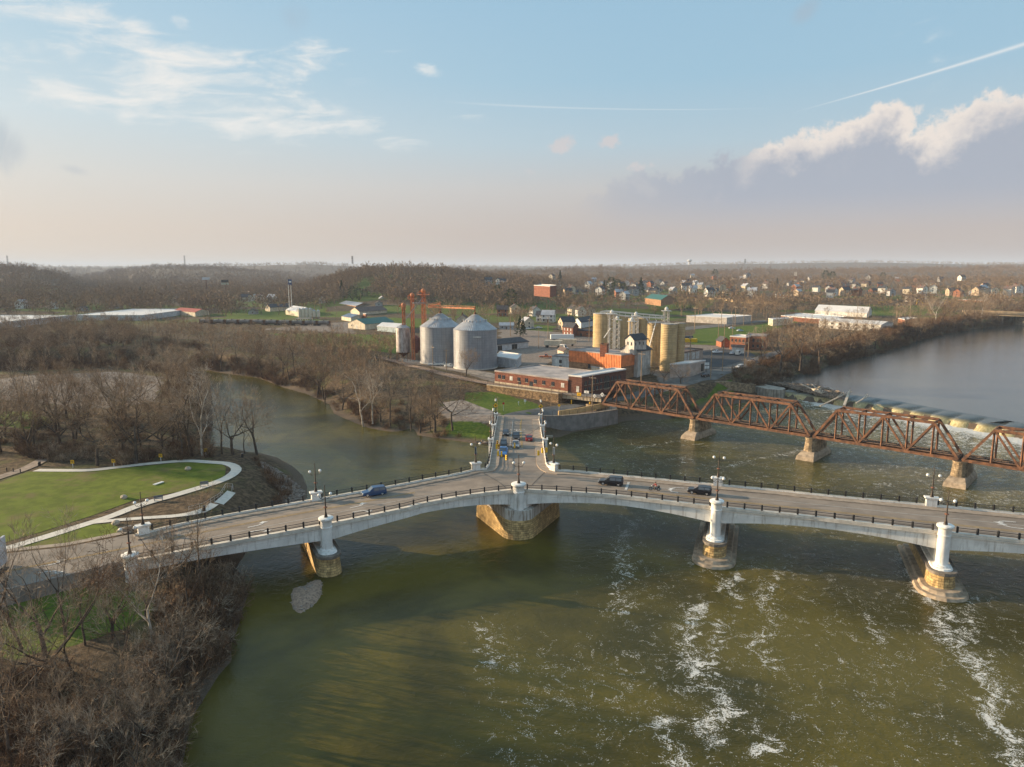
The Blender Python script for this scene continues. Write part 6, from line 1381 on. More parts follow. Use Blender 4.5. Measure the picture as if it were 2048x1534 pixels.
slim = [tree_proto('bare_tree', 200 + i, M_bark, (M_twigB, M_twig)[i % 2], h=H0, nlimb=3, spread=.42, trunk=.42, up=.45, rad=.013, kids_=(4, 4, 4, 3), lean=.12) for i in range(3)]
syc = [tree_proto('sycamore_tree', 300 + i, M_syc, (M_syc, M_twigB)[i % 2], h=H0, nlimb=3, spread=.55, trunk=.36, up=.3, rad=.016, kids_=(5, 4, 4, 2), lean=.08) for i in range(3)]
def shrub_proto(seed, m):
    rr = random.Random(seed); T, C = TB(), TB()
    for i in range(16):
        a = rr.uniform(0, 6.28); p = Vector((math.cos(a) * rr.uniform(0, .9), math.sin(a) * rr.uniform(0, .9), -.2)); d = Vector((math.cos(a) * rr.uniform(.1, .7), math.sin(a) * rr.uniform(.1, .7), 1)).normalized(); L = rr.uniform(1.6, 3.4); q = p
        for k in range(3):
            d2 = (d + Vector((rr.gauss(0, .2), rr.gauss(0, .2), -.12 * k))).normalized(); nq = q + d2 * L / 3; T.seg(q, nq, .045 - .012 * k, .034 - .012 * k, 3)
            for _ in range(4):
                s = q.lerp(nq, rr.random()); td = rot_about(d2, R(rr.uniform(20, 60)), rr.uniform(0, 6.28)); e = s + td * rr.uniform(.5, 1.2); C.rib(s, e, .032, .014, rr)
                for __ in range(3): s2 = s.lerp(e, rr.uniform(.3, 1)); e2 = s2 + rot_about(td, R(rr.uniform(20, 55)), rr.uniform(0, 6.28)) * rr.uniform(.25, .6); C.rib(s2, e2, .016, .007, rr)
            q = nq; d = d2
    o = empty('bare_shrub', (0, 0, 0), 'x', 'shrub'); a = mesh_of('stems', T, M_bark if m is M_twigB else M_twig); a.parent = o; b = mesh_of('twigs', C, m); b.parent = o; return o
shr = [shrub_proto(400 + i, (M_twigR, M_twig, M_twigB)[i % 3]) for i in range(4)]
M_ever = mat('evergreen', (.035, .055, .022), .9, .3, .6, spec=.15); M_ever2 = mat('evergreen_olive', (.055, .07, .025), .9, .3, .6, spec=.15)
def conifer(seed, m, rad=.22, tip=True):
    rr = random.Random(seed); T, C = TB(), TB(); T.seg(Vector((0, 0, -.5)), Vector((0, 0, H0 * .97)), .28, .04, 5)
    for i in range(1100):
        t = rr.random() ** .8; z = H0 * (.08 + .92 * t); r = H0 * rad * ((1 - t) if tip else math.sin(math.pi * min(1, (1 - t) * .9 + .1)) * .9) * rr.uniform(.55, 1.08) * (1 + .25 * math.sin(z * 2.2 + seed)); a = rr.uniform(0, 6.28)
        p = Vector((math.cos(a) * r, math.sin(a) * r, z)); o = Vector((math.cos(a), math.sin(a), rr.uniform(-.5, .3))).normalized(); w = rr.uniform(.25, .6); s = rot_about(o, R(90), rr.uniform(0, 6.28)) * w * .6
        k = len(C.v); C.v += [p - o * w + s, p - o * w - s, p + o * w]; C.f.append((k, k + 1, k + 2))
    o = empty('evergreen_tree', (0, 0, 0), 'x', 'tree'); a = mesh_of('trunk', T, M_bark); a.parent = o; b = mesh_of('crown', C, m); b.parent = o; return o
con = [conifer(500, M_ever), conifer(501, M_ever, .30), conifer(502, M_ever2, .34, False)]
# mid and far templates, merged into one mesh of woodland
def lod(seed, h, kids_, tw, spread=.62, maxlev=4, nlimb=4):
    T, C = gen_tree(seed, h, nlimb=nlimb, kids_=kids_, tw=tw, spread=spread, maxlev=maxlev, rad=.022, lens=(.42, .26, .17, .11, .06))
    a, b = arr(T), arr(C); return np.vstack([a[0], b[0]]), np.vstack([a[1], b[1] + len(a[0])])
midT = [lod(600 + i, H0, (4, 4, 4, 3), .10, (.62, .7, .5)[i % 3], 4) for i in range(4)]
farT = [lod(700 + i, H0, (3, 3, 3, 2), .38, .72, 4, 3) for i in range(5)]
def merge(name, temps, places, m, label, cat):
    Vs, Fs, o = [], [], 0
    for (x, y, z, s, rz, k, sz) in places:
        V, Fc = temps[k]; ca, sa = math.cos(rz) * s, math.sin(rz) * s
        W_ = np.empty_like(V); W_[:, 0] = V[:, 0] * ca - V[:, 1] * sa + x; W_[:, 1] = V[:, 0] * sa + V[:, 1] * ca + y; W_[:, 2] = V[:, 2] * s * sz + z; Vs.append(W_); Fs.append(Fc + o); o += len(V)
    ob = np_mesh(name, np.vstack(Vs), np.vstack(Fs), m, False); tag(ob, label, cat, kind='stuff'); return ob
# keep-out boxes of the buildings
KO = []
bpy.context.view_layer.update()
for o in bpy.data.objects:
    if o.parent is None and o.type == 'EMPTY' and o.get('category') and o['category'] not in ('tree', 'shrub', 'street lamp', 'bridge', 'railway bridge', 'wall', 'fence', 'dam', 'cable', 'traffic signal', 'log', 'banner', 'road sign'):
        xs, ys = [], []
        for c in o.children_recursive:
            if c.type == 'MESH':
                for b in c.bound_box: w = c.matrix_world @ Vector(b); xs.append(w.x); ys.append(w.y)
        if xs: KO.append((min(xs) - 3, max(xs) + 3, min(ys) - (38 if min(ys) < 720 else 100), max(ys) + 3))
KOa = np.array(KO)
def blocked(x, y, pad=0): return bool(np.any((x > KOa[:, 0] - pad) & (x < KOa[:, 1] + pad) & (y > KOa[:, 2]) & (y < KOa[:, 3])))
NB = {}
def put(proto, p, h, rz, lab, group):
    s = h / H0 if proto.name.split('.')[0] != 'bare_shrub' else h
    if proto.name not in NB: NB[proto.name] = 1; o = proto; KID.setdefault(proto.name, kids(proto)); o.location = p; o.rotation_euler = (0, 0, rz); o.scale = (s,) * 3; o['label'] = lab; o['group'] = group
    else: o = copy_tree(proto, p, rz, s, lab, group)
    return o
tr = random.Random(21)
def rz_(): return tr.uniform(0, 6.28)
key_trees = [  # px, py base, height m, template list, index, label
 (272, 928, 19, broad, 0, 'large spreading dark bare tree standing behind the yellow signs'), (405, 912, 22, syc, 0, 'tall pale barked sycamore at the right end of the left wood'), (385, 912, 17, broad, 1, 'dark bare tree just left of the tall pale sycamore'), (195, 932, 14, broad, 3, 'wide low bare tree with long side limb behind the path'), (60, 915, 15, broad, 2, 'bare tree with dark trunk near the gravel path at far left'),
 (444, 908, 14, slim, 0, 'leftmost bare tree of the clump at the point above the creek'), (466, 908, 15, broad, 4, 'multi stemmed bare tree second in the clump at the point'), (514, 909, 15, broad, 1, 'bare tree leaning right over the creek at the point'), (490, 907, 9, slim, 1, 'small bare tree in the middle of the clump at the point'),
 (727, 853, 21, syc, 1, 'sycamore with white upper limbs on the right bank of the creek'), (745, 845, 19, syc, 2, 'second pale sycamore with white limbs beside the first on the creek bank'), (870, 862, 15, broad, 0, 'bare tree on the grass right of the creek bend'), (905, 858, 13, broad, 3, 'spreading bare tree nearest the upper arm of the bridge'), (822, 858, 13, slim, 2, 'thin dark bare tree at the creek mouth'), (780, 850, 15, slim, 0, 'dark leaning bare tree on the creek bank'), (650, 810, 15, slim, 1, 'leaning dark tree at the waterline of the creek'), (635, 790, 17, broad, 4, 'bare tree with crooked trunk on the creek bank'), (840, 866, 12, broad, 2, 'cluster stemmed bare tree on the creek point'),
 (932, 752, 12, broad, 2, 'round bare tree in front of the right grain bin'), (1328, 765, 9, broad, 0, 'bushy pale bare tree in front of the mill'), (1300, 762, 8, broad, 2, 'small bushy bare tree left of the pale one by the mill'), (1362, 768, 9, broad, 4, 'small bushy bare tree by the street behind the truss'),
 (1600, 738, 24, broad, 0, 'tall spreading bare tree at the upper left end of the river bank'), (1560, 742, 21, broad, 3, 'dark branching bare tree beside the brick building'), (1640, 725, 20, broad, 1, 'tall warm brown bare tree on the river bank'), (1528, 738, 17, slim, 0, 'thin dark bare tree near the street end'),
 (305, 1280, 13, syc, 0, 'slender white stemmed tree in the foreground thicket'), (90, 1335, 15, broad, 1, 'crooked bare tree on the lower left grass edge'), (110, 1400, 16, broad, 3, 'dark forked bare tree in the left foreground'), (170, 1290, 10, slim, 1, 'thin bare tree in front of the abutment wall'), (225, 1280, 11, broad, 2, 'bare tree before the white column at the left'), (45, 1300, 14, slim, 2, 'tall thin bare tree at the left edge by the billboard'), (50, 1450, 13, broad, 4, 'dark double trunk tree at the lower left'), (260, 1330, 9, slim, 0, 'small crooked bare tree among the brush'), (130, 1270, 13, slim, 0, 'bare tree with upright limbs in front of the approach road')]
kr = random.Random(4)
for i, (x, y) in enumerate(((20, 1250), (70, 1400), (150, 1360), (200, 1440), (240, 1500), (120, 1500), (20, 1534), (330, 1420), (280, 1390), (350, 1330), (380, 1250), (310, 1500), (190, 1600), (90, 1620), (260, 1620), (345, 1190), (400, 1180), (290, 1240))):
    key_trees.append((x, y, kr.uniform(8, 13), (slim, broad)[i % 2], i % 3, 'young bare tree in the foreground wood, ' + ('leftmost by the billboard', 'behind the fallen leaves at left', 'at the edge of the lower grass', 'in the middle of the lower left wood', 'low in the thicket', 'low on the leaf covered ground', 'at the bottom left corner', 'close to the water below the bridge', 'between thicket and lower grass', 'near the waterline of the thicket', 'under the near girder', 'at the bottom of the thicket', 'near the lower picture edge', 'at the lower edge left of centre', 'at the lower edge by the water', 'beside the white column', 'in the brush under the left span', 'in front of the white stemmed tree')[i]))
nb = {'bare_tree': 0}
for x, y, h, T_, i, lab in key_trees:
    p = G(x, y, 5); h *= 1.0 if T_ is syc else 1.22 if y > 1150 or x > 920 else 1.42; put(T_[i], p, h, rz_(), lab, None); nb['bare_tree'] += 1
for o in bpy.data.objects:
    if o.parent is None and o.get('category') == 'tree' and 'group' in o: del o['group']
def region_pts(px, n, seed, z=6, mind=2.0):
    poly = [tuple(P(x, y, z)[:2]) for x, y in px]; xs = [p[0] for p in poly]; ys = [p[1] for p in poly]; rr = random.Random(seed); out = []; tries = 0
    while len(out) < n and tries < n * 60:
        tries += 1; x, y = rr.uniform(min(xs), max(xs)), rr.uniform(min(ys), max(ys))
        if poly_inside(np.array([x]), np.array([y]), poly)[0] and all((x - a) ** 2 + (y - b) ** 2 > mind ** 2 for a, b in out[-80:]): out.append((x, y))
    A = np.array(out).reshape(-1, 2); zs = height(A[:, 0], A[:, 1]); return [(a, b, float(z_)) for (a, b), z_ in zip(out, zs) if z_ > (0.15 if b < 400 else -1) and not (2.3 < z_ < 2.9 and poly_inside(np.array([a]), np.array([b]), UW)[0])]
GF = {}
groups = [ # px polygon, number, heights, templates, label, group, min distance
 ([(-90, 915), (60, 905), (110, 898), (260, 918), (395, 912), (428, 895), (424, 850), (418, 800), (330, 812), (180, 828), (40, 838), (-90, 830)], 44, (11, 18), broad + slim, 'bare brown tree in the wood behind the park', 'bare trees of the left wood', 3.5),
 ([(-90, 742), (60, 742), (230, 735), (340, 745), (330, 800), (420, 800), (415, 760), (380, 742), (250, 733), (100, 712), (-90, 715)], 52, (12, 19), broad + slim, 'bare tree beyond the gravel clearing', 'bare trees beyond the gravel clearing', 4.0),
 ([(-90, 712), (100, 710), (300, 716), (430, 728), (410, 700), (260, 682), (60, 672), (-90, 672)], 46, (12, 18), broad + slim, 'bare tree before the long white hall', 'bare trees before the long white hall', 5),
 ([(430, 742), (520, 752), (570, 768), (612, 782), (655, 803), (668, 826), (700, 838), (735, 850), (760, 845), (740, 800), (680, 770), (600, 740), (500, 720), (400, 712), (400, 735)], 52, (10, 17), broad + slim, 'bare tree on the right hand bank of the creek', 'bare trees on the creek bank', 3),
 ([(760, 852), (830, 850), (905, 858), (920, 840), (870, 815), (800, 800), (740, 798), (750, 830)], 14, (8, 13), broad + slim, 'bare tree on the creek point', 'bare trees on the creek point', 3),
 ([(1500, 752), (1560, 744), (1625, 735), (1670, 718), (1725, 704), (1808, 682), (1865, 665), (1945, 652), (2060, 640), (2060, 632), (1930, 642), (1830, 655), (1740, 676), (1670, 696), (1600, 712), (1530, 728)], 60, (12, 21), broad + broad + slim + syc[:1], 'bare brown tree lining the far river bank', 'bare trees lining the river bank', 4)]
for px, n, hh, T_, lab, grp, md in groups:
    for (x, y, z) in region_pts(px, n, hash(lab) % 997 if 0 else len(lab) * 7, mind=md):
        if nb['bare_tree'] > 297: break
        proto = T_[tr.randrange(len(T_))]
        if blocked(x, y, -2) and y > 420: continue
        s_lab = lab.replace('bare', 'pale bare') if proto in syc else lab
        kx = sorted(q_[0] for q_ in px); tx_ = (Xof(x, y) - kx[0]) / (kx[-1] - kx[0]); s_lab += ' ' + ('at its left end', 'left of its middle', 'right of its middle', 'at its right end')[int(min(3, max(0, tx_ * 4)))]
        if proto in slim: s_lab = s_lab.replace('bare', 'slender bare', 1)
        elif proto in broad: s_lab = s_lab.replace('bare', 'spreading bare', 1)
        put(proto, Vector((x, y, z - .1)), (0.95 if 'long white' in lab else 1.1 if 'gravel' in lab else 1.35) * tr.uniform(*hh), rz_(), s_lab, grp); nb['bare_tree'] += (proto not in syc)
print('bare trees', nb)
# shrubs
SG = [([(300, 1225), (335, 1150), (400, 1120), (470, 1110), (500, 1160), (505, 1220), (490, 1290), (470, 1350), (430, 1420), (400, 1534), (360, 1640), (200, 1640), (200, 1420), (280, 1300)], 125, (.75, 1.5), 'leafless shrub in the foreground thicket', 'shrubs of the foreground thicket'),
 ([(-60, 1330), (150, 1310), (200, 1420), (200, 1640), (-60, 1640)], 30, (.6, 1.1), 'thin shrub on the leafy ground', 'shrubs on the lower left ground'),
 ([(60, 925), (250, 930), (420, 915), (430, 895), (260, 905), (100, 893), (40, 905)], 34, (.8, 1.4), 'dark shrub along the park path', 'shrubs along the park path'),
 ([(1095, 868), (1200, 853), (1300, 834), (1400, 820), (1430, 800), (1380, 790), (1290, 812), (1240, 828), (1100, 848)], 46, (.6, 1.1), 'brown bush under the truss bridge', 'brush under the truss bridge'),
 ([(1460, 762), (1515, 762), (1570, 748), (1620, 738), (1560, 735), (1500, 738)], 40, (.9, 1.6), 'dark bush beside the dam abutment', 'brush beside the dam abutment')]
for px, n, ss, lab, grp in SG:
    for (x, y, z) in region_pts(px, n, n * 3 + 1, mind=.8):
        kx = sorted(q_[0] for q_ in px); tx_ = (Xof(x, y) - kx[0]) / (kx[-1] - kx[0]); k_ = tr.randrange(4); s_ = tr.uniform(*ss)
        put(shr[k_], Vector((x, y, z)), s_, rz_(), ('tall ' if s_ > sum(ss) / 2 else 'short ') + lab + ' ' + ('at its left side', 'left of its middle', 'right of its middle', 'at its right side')[int(min(3, max(0, tx_ * 4)))], grp)
# evergreens
for x, y, h, k, lab in ((1040, 672, 13, 1, 'pair leader dark fir beside the yard entrance'), (1046, 673, 12, 0, 'dark spruce touching the fir at the yard entrance'), (705, 602, 17, 2, 'broad dark pine below the wooded hill'), (718, 603, 16, 2, 'second broad dark pine in the clump below the wooded hill'), (730, 602, 15, 2, 'third dark pine in the clump below the wooded hill'), (684, 600, 24, 0, 'tall narrow dark spruce left of the pine clump'), (808, 603, 15, 0, 'small green spruce between the orange towers and the hill'), (995, 605, 20, 2, 'green pine among bare trees behind the bins'), (1022, 622, 22, 2, 'tall open green pine behind the right bin'), (905, 615, 12, 0, 'dark small spruce above the orange conveyor'), (1222, 594, 26, 2, 'dark pine group leader on the slope above the silos'), (1234, 596, 24, 2, 'dark pine in the middle of the group above the silos'), (1208, 592, 22, 0, 'dark spruce at the left of the group above the silos'), (1246, 598, 20, 2, 'dark pine at the right of the group above the silos'), (1281, 594, 26, 1, 'big dark fir left of the green roofed lodge'), (1553, 580, 20, 0, 'dark evergreen on the slope above the ramp'), (283, 605, 20, 0, 'dark spruce on the plain beyond the long white hall'), (334, 592, 16, 0, 'small dark spruce beyond the highway wall'), (308, 594, 12, 1, 'little dark fir on the plain at left'), (1120, 575, 30, 0, 'tall dark spruce at the edge of the middle hillside'), (860, 545, 20, 0, 'dark evergreen on the crest of the wooded hill'), (853, 546, 18, 0, 'shorter dark evergreen on the crest of the wooded hill'), (1650, 565, 26, 2, 'dark pine mass on the right slope'), (1664, 566, 24, 2, 'dark pine beside the mass on the right slope'), (1545, 548, 30, 1, 'pointed evergreen on the skyline left of three'), (1555, 548, 30, 1, 'pointed evergreen on the skyline, middle of three'), (1430, 560, 28, 2, 'dark pine left of the ramp on the far slope'), (1797, 560, 24, 1, 'small dark green fir on the right hillside'), (1765, 565, 24, 2, 'dark pine on the right hillside')):
    p = G(x, y, 15); o = put(con[k], p, h, rz_(), lab, None); 
    if 'group' in o: del o['group']
# woodland beyond the individually built trees
wr = random.Random(77); mids = []; fars = []
def add_px(n, x0, x1, y0, y1, lst, hh, nt_, cond=None, pad=0, z0=10):
    k = 0; t = 0; cand = []
    while len(cand) < n: cand.append((wr.uniform(x0, x1), wr.uniform(y0, y1)))
    for x, y in cand:
        p = P(x, y, z0)
        for _ in range(2): z = float(GZ(p.x, p.y)); p = P(x, y, z)
        if p.y > 14000 or p.y < 0: continue
        if blocked(p.x, p.y, pad): continue
        lst.append((p.x, p.y, z - .3, 1.25 * wr.uniform(*hh) / H0, wr.uniform(0, 6.28), wr.randrange(nt_), wr.uniform(.85, 1.15)))
_zc = {}
ysg = GY[:, 0]; tsg = GX[0, :] / (GY[0, 0] + 55); Zg = np.array([v.co.z for v in ground.data.vertices]).reshape(GX.shape)
def GZ(x, y):
    i = int(np.clip(np.searchsorted(ysg, y) - 1, 0, len(ysg) - 2)); t = x / (y + 55); j = int(np.clip((t - tsg[0]) / (tsg[1] - tsg[0]), 0, len(tsg) - 2)); return Zg[i, j]
def lawnat(x, y):
    i = int(np.clip(np.searchsorted(ysg, y) - 1, 0, len(ysg) - 2)); t = x / (y + 55); j = int(np.clip((t - tsg[0]) / (tsg[1] - tsg[0]), 0, len(tsg) - 2)); return gl_arr[i, j]
gl_arr = np.maximum(gl, dt)
add_px(120, -60, 420, 600, 628, mids, (9, 15), 4); add_px(150, -60, 430, 650, 690, mids, (7, 10), 4); add_px(80, 0, 420, 655, 735, mids, (6, 11), 4, z0=6)
add_px(70, 400, 860, 590, 640, mids, (8, 14), 4, pad=2); add_px(420, 860, 1200, 584, 650, mids, (9, 15), 4, pad=1); add_px(330, 1200, 1560, 588, 636, mids, (9, 15), 4, pad=1); add_px(220, 1540, 2060, 590, 636, mids, (8, 14), 4, pad=1)
add_px(150, 440, 800, 690, 790, mids, (8, 12), 4, z0=6); add_px(60, 420, 700, 668, 705, mids, (6, 9), 4, z0=8); add_px(70, 1540, 2060, 640, 690, mids, (8, 12), 4, z0=8)
mids = [m for m in mids if lawnat(m[0], m[1]) < .5 and H(m[0], m[1]) > 3.2]
# slopes: sample in direction and distance so that the hill faces fill up
def add_far(n, x0, x1, d0, d1, hh, f=None):
    for _ in range(n):
        x = wr.uniform(x0, x1); d = math.exp(wr.uniform(math.log(d0), math.log(d1))); X_ = (x - 1024) / F * (d * .9868 + 5); z = float(GZ(X_, d))
        if blocked(X_, d, 0) or (f and not f(x, d)): continue
        if d > 900: s = hh
        fars.append((X_, d, z - .5, wr.uniform(*hh) / H0, wr.uniform(0, 6.28), wr.randrange(5), wr.uniform(.8, 1.1)))
add_far(2600, -80, 700, 650, 1800, (15, 21), lambda x, d: wr.random() < .4 + .6 * (math.sin(x * .04 + d * .013) > -.1) or d > 1000)
add_far(2400, 560, 1130, 780, 1450, (14, 20)); add_far(4600, 880, 2100, 720, 2600, (13, 20), lambda x, d: wr.random() < .45 + .55 * (math.sin(x * .05 + d * .011) > -.2))
add_far(3800, -80, 900, 1700, 4800, (17, 24)); add_far(4600, 850, 2130, 2300, 6500, (17, 25))
woods = merge('woodland', midT, mids, M_twig, 'bare brown trees scattered through the town and along its edges', 'trees')
woods2 = merge('distant_woodland', farT, fars, bark('distant_twigs', (.29, .205, .135), (.125, .09, .06)), 'leafless brown woodland covering the hills behind the town', 'woodland')
# undergrowth inside the near woods
ut = []
for i in range(3):
    T, C = TB(), TB(); rr = random.Random(i)
    for k in range(60):
        a = rr.uniform(0, 6.28); p = Vector((math.cos(a), math.sin(a), 0)) * rr.uniform(0, 1.4); d = Vector((rr.gauss(0, .5), rr.gauss(0, .5), 1)).normalized(); e = p + d * rr.uniform(.8, 2.4); C.rib(p, e, .03, .012, rr)
        for _ in range(2): s = p.lerp(e, rr.uniform(.3, .9)); C.rib(s, s + rot_about(d, R(45), rr.uniform(0, 6)) * rr.uniform(.4, 1), .022, .01, rr)
    ut.append(arr(C))
up_ = []
for px, n in ((groups[0][0], 110), (groups[1][0], 200), (groups[2][0], 250), (groups[3][0], 300), (groups[4][0], 40), (groups[5][0], 700), (SG[0][0], 200), (SG[1][0], 90), (SG[3][0], 200), ([(500, 903), (560, 913), (620, 955), (628, 985), (560, 1045), (500, 1000), (560, 960)], 40)):
    for (x, y, z) in region_pts(px, n, n, mind=.3): s = tr.uniform(.7, 1.5) * (1.0 if y < 300 else 1.6); up_.append((x, y, z - .1, s, rz_(), tr.randrange(3), 1))
merge('undergrowth', ut, up_, M_twigR, 'tangled brown undergrowth below the trees and along the banks', 'undergrowth')
# rocks
M_rock = mat('bank_rock', (.30, .25, .21), .95, .3, 1.2, col2=(.15, .12, .10), spec=.2)
def bar_pts(px, n, seed):
    poly = [tuple(P(x, y)[:2]) for x, y in px]; xs = [p[0] for p in poly]; ys = [p[1] for p in poly]; rr = random.Random(seed); out = []
    while len(out) < n:
        x, y = rr.uniform(min(xs) - .3, max(xs) + .3), rr.uniform(min(ys) - .3, max(ys) + .3); a = np.array([x]), np.array([y]); d = float(seg_dist(*a, poly, True)[0]); ins = bool(poly_inside(*a, poly)[0])
        if ins or d < .25: out.append((x, y, min(.55, .05 + d * .28) if ins else -.03))
    return out
def rocks(name, px, n, s0, s1, lab, m=M_rock, seed=1, floor=None):
    rr = random.Random(seed); Vs, Fs, o = [], [], 0
    base = [(-1, -1, -.6), (1, -1, -.6), (1, 1, -.6), (-1, 1, -.6), (-.8, -.7, .5), (.7, -.8, .6), (.8, .7, .45), (-.7, .8, .6)]; f = [(4, 5, 6, 7), (0, 1, 5, 4), (1, 2, 6, 5), (2, 3, 7, 6), (3, 0, 4, 7)]
    for (x, y, z) in (region_pts(px, n, seed, mind=.1) if floor is None else bar_pts(px, n, seed)):
        s = rr.uniform(s0, s1); M_ = Matrix.Rotation(rr.uniform(0, 6.28), 3, 'Z') @ Matrix.Rotation(rr.uniform(-.5, .5), 3, 'X')
        for v in base: q = M_ @ Vector((v[0] * s * rr.uniform(.7, 1.2), v[1] * s * rr.uniform(.6, 1.1), v[2] * s * .7)); Vs.append((x + q.x, y + q.y, z + q.z + s * .1))
        Fs += [tuple(i + o for i in ff) for ff in f]; o += 8
    mb = MB(); mb.v = Vs; mb.f = Fs; ob = mb.build(name, m); tag(ob, lab, 'rocks', kind='stuff')
rocks('riprap', [(520, 905), (560, 913), (600, 930), (625, 960), (628, 990), (600, 1022), (545, 1062), (500, 1080), (470, 1072), (520, 1030), (565, 985), (555, 945), (520, 915)], 1500, .15, .5, 'dark broken rock covering the bank of the park point')
rocks('riprap', [(830, 872), (892, 880), (962, 889), (972, 870), (985, 850), (960, 845), (900, 858)], 520, .2, .75, 'pale stone slabs on the bank left of the upper arm', seed=2)
rocks('riprap', [(495, 1130), (515, 1190), (505, 1230), (497, 1260), (485, 1240), (490, 1180)], 60, .12, .35, 'scattered pale stones at the waterline of the left bank', mat('pale_rock', (.5, .45, .38), .9, .2, 1), seed=3)
bar_px = [(583, 1190), (588, 1178), (600, 1174), (612, 1171), (622, 1164), (634, 1160), (642, 1164), (643, 1178), (640, 1192), (632, 1204), (620, 1214), (606, 1223), (596, 1225), (588, 1217), (584, 1204)]
rocks('bar_stones', bar_px, 260, .06, .2, 'small stones covering the gravel bar', seed=8, floor=0)
mb = MB(); gp_ = resample([P(*q) for q in bar_px + bar_px[:1]], .5)[:-1]; c = sum(gp_, Vector()) / len(gp_); nq = len(gp_); gr = random.Random(9)
for k, (f_, z) in enumerate(((1.3, -.35), (1.0, .05), (.84, .28), (.6, .48), (.3, .6), (0.01, .62))):
    for p in gp_: j = gr.uniform(.97, 1.03) if k else 1; mb.v.append((c.x + (p.x - c.x) * f_ * j, c.y + (p.y - c.y) * f_ * j, z + gr.uniform(-.04, .04)))
for k in range(5): mb.f += [(k * nq + i, k * nq + (i + 1) % nq, (k + 1) * nq + (i + 1) % nq, (k + 1) * nq + i) for i in range(nq)]
tag(mb.build('gravel_bar', mat('gravel_bar', (.36, .25, .18), .95, .3, 2.5, col2=(.20, .14, .10), bump=.01), None, smooth=True), kind='structure')
# poles
pole = empty('utility_pole', (0, 0, 0), 'x', 'utility pole'); M_wood = mat('pole_wood', (.30, .21, .13), .9, .2, 1)
mb = MB(); mb.cyl((0, 0, -.5), .18, .12, 12.5, 7); mb.build('pole', M_wood, pole); mb = MB(); mb.box((0, 0, 10.9), (2.6, .14, .16)); mb.build('crossarm', M_wood, pole)
for x in (-1.1, -.4, .5, 1.1): mb = MB(); mb.box((x, 0, 11.06), (.1, .1, .22)); mb.build('insulator', M_wfr, pole)
PL = [(995, 834, .55, 'plain grey pole left of the upper arm entrance'), (1102, 812, .62, 'grey light pole behind the upper arm by the stone wall'), (1184, 820, 1.0, 'tall wooden pole beside the left end of the truss'), (1282, 770, 1.1, 'wooden pole rising behind the truss in front of the mill'), (866, 740, .9, 'short yellowish post left of the parked pickups'), (893, 745, .85, 'short yellowish post right of the first one by the bins'), (1077, 697, .95, 'pole standing in the gravel yard'), (1096, 678, 1.2, 'wooden pole by the yard entrance road'), (1021, 672, 1.3, 'wooden pole left of the dark firs'), (1178, 684, 1.2, 'pole in front of the small brick workshop'), (1447, 706, 1.25, 'dark wooden pole at the back of the parking lot'), (1436, 684, 1.2, 'pale pole on the green lawn with a box'), (1465, 670, 1.1, 'yellowish pole beside the brick garage'), (1389, 660, 1.4, 'dark pole left of the tan warehouse'), (1379, 742, 1.3, 'thin dark pole in front of the flat roofed shop'), (1421, 758, 1.1, 'thin dark street pole by the riverside street'), (1444, 752, 1.1, 'second thin dark street pole by the riverside street'), (1488, 742, 1.1, 'third thin dark street pole by the riverside street'), (1496, 714, 1.1, 'dark pole with signs at the street corner'), (1442, 655, 1.3, 'pole at the left front of the tan warehouse'), (1470, 652, 1.3, 'pole at the middle of the tan warehouse front'), (1487, 650, 1.2, 'pole right of centre of the tan warehouse'), (1503, 648, 1.3, 'pole at the right end of the tan warehouse'), (1532, 641, 1.0, 'rusty pole right of the tan warehouse'), (582, 626, 1.0, 'pole behind the storage silos'), (626, 655, .9, 'pole in front of the storage silos'), (674, 644, 1.0, 'pole left of the blue roofs'), (722, 610, 1.1, 'grey pole above the orange walled workshop'), (1713, 645, 1.2, 'pole before the white works'), (1737, 636, 1.3, 'pole right of the white barn'), (1792, 640, 1.2, 'pole by the green field'), (1819, 640, 1.3, 'second pole by the green field'), (323, 632, 1.1, 'pole beyond the end of the long white hall'), (907, 590, 1.0, 'pale pole on the slope above the bins'), (1029, 608, 1.2, 'pole on the slope behind the bins'), (1700, 596, 1.6, 'pole at the far right embankment')]
for i, (x, y, s, lab) in enumerate(PL):
    p = G(x, y, 8)
    if i == 0: pole.location = p; pole.scale = (s,) * 3; pole['label'] = lab
    else: copy_tree(pole, p, R(tr.uniform(-60, 60)), s, lab)
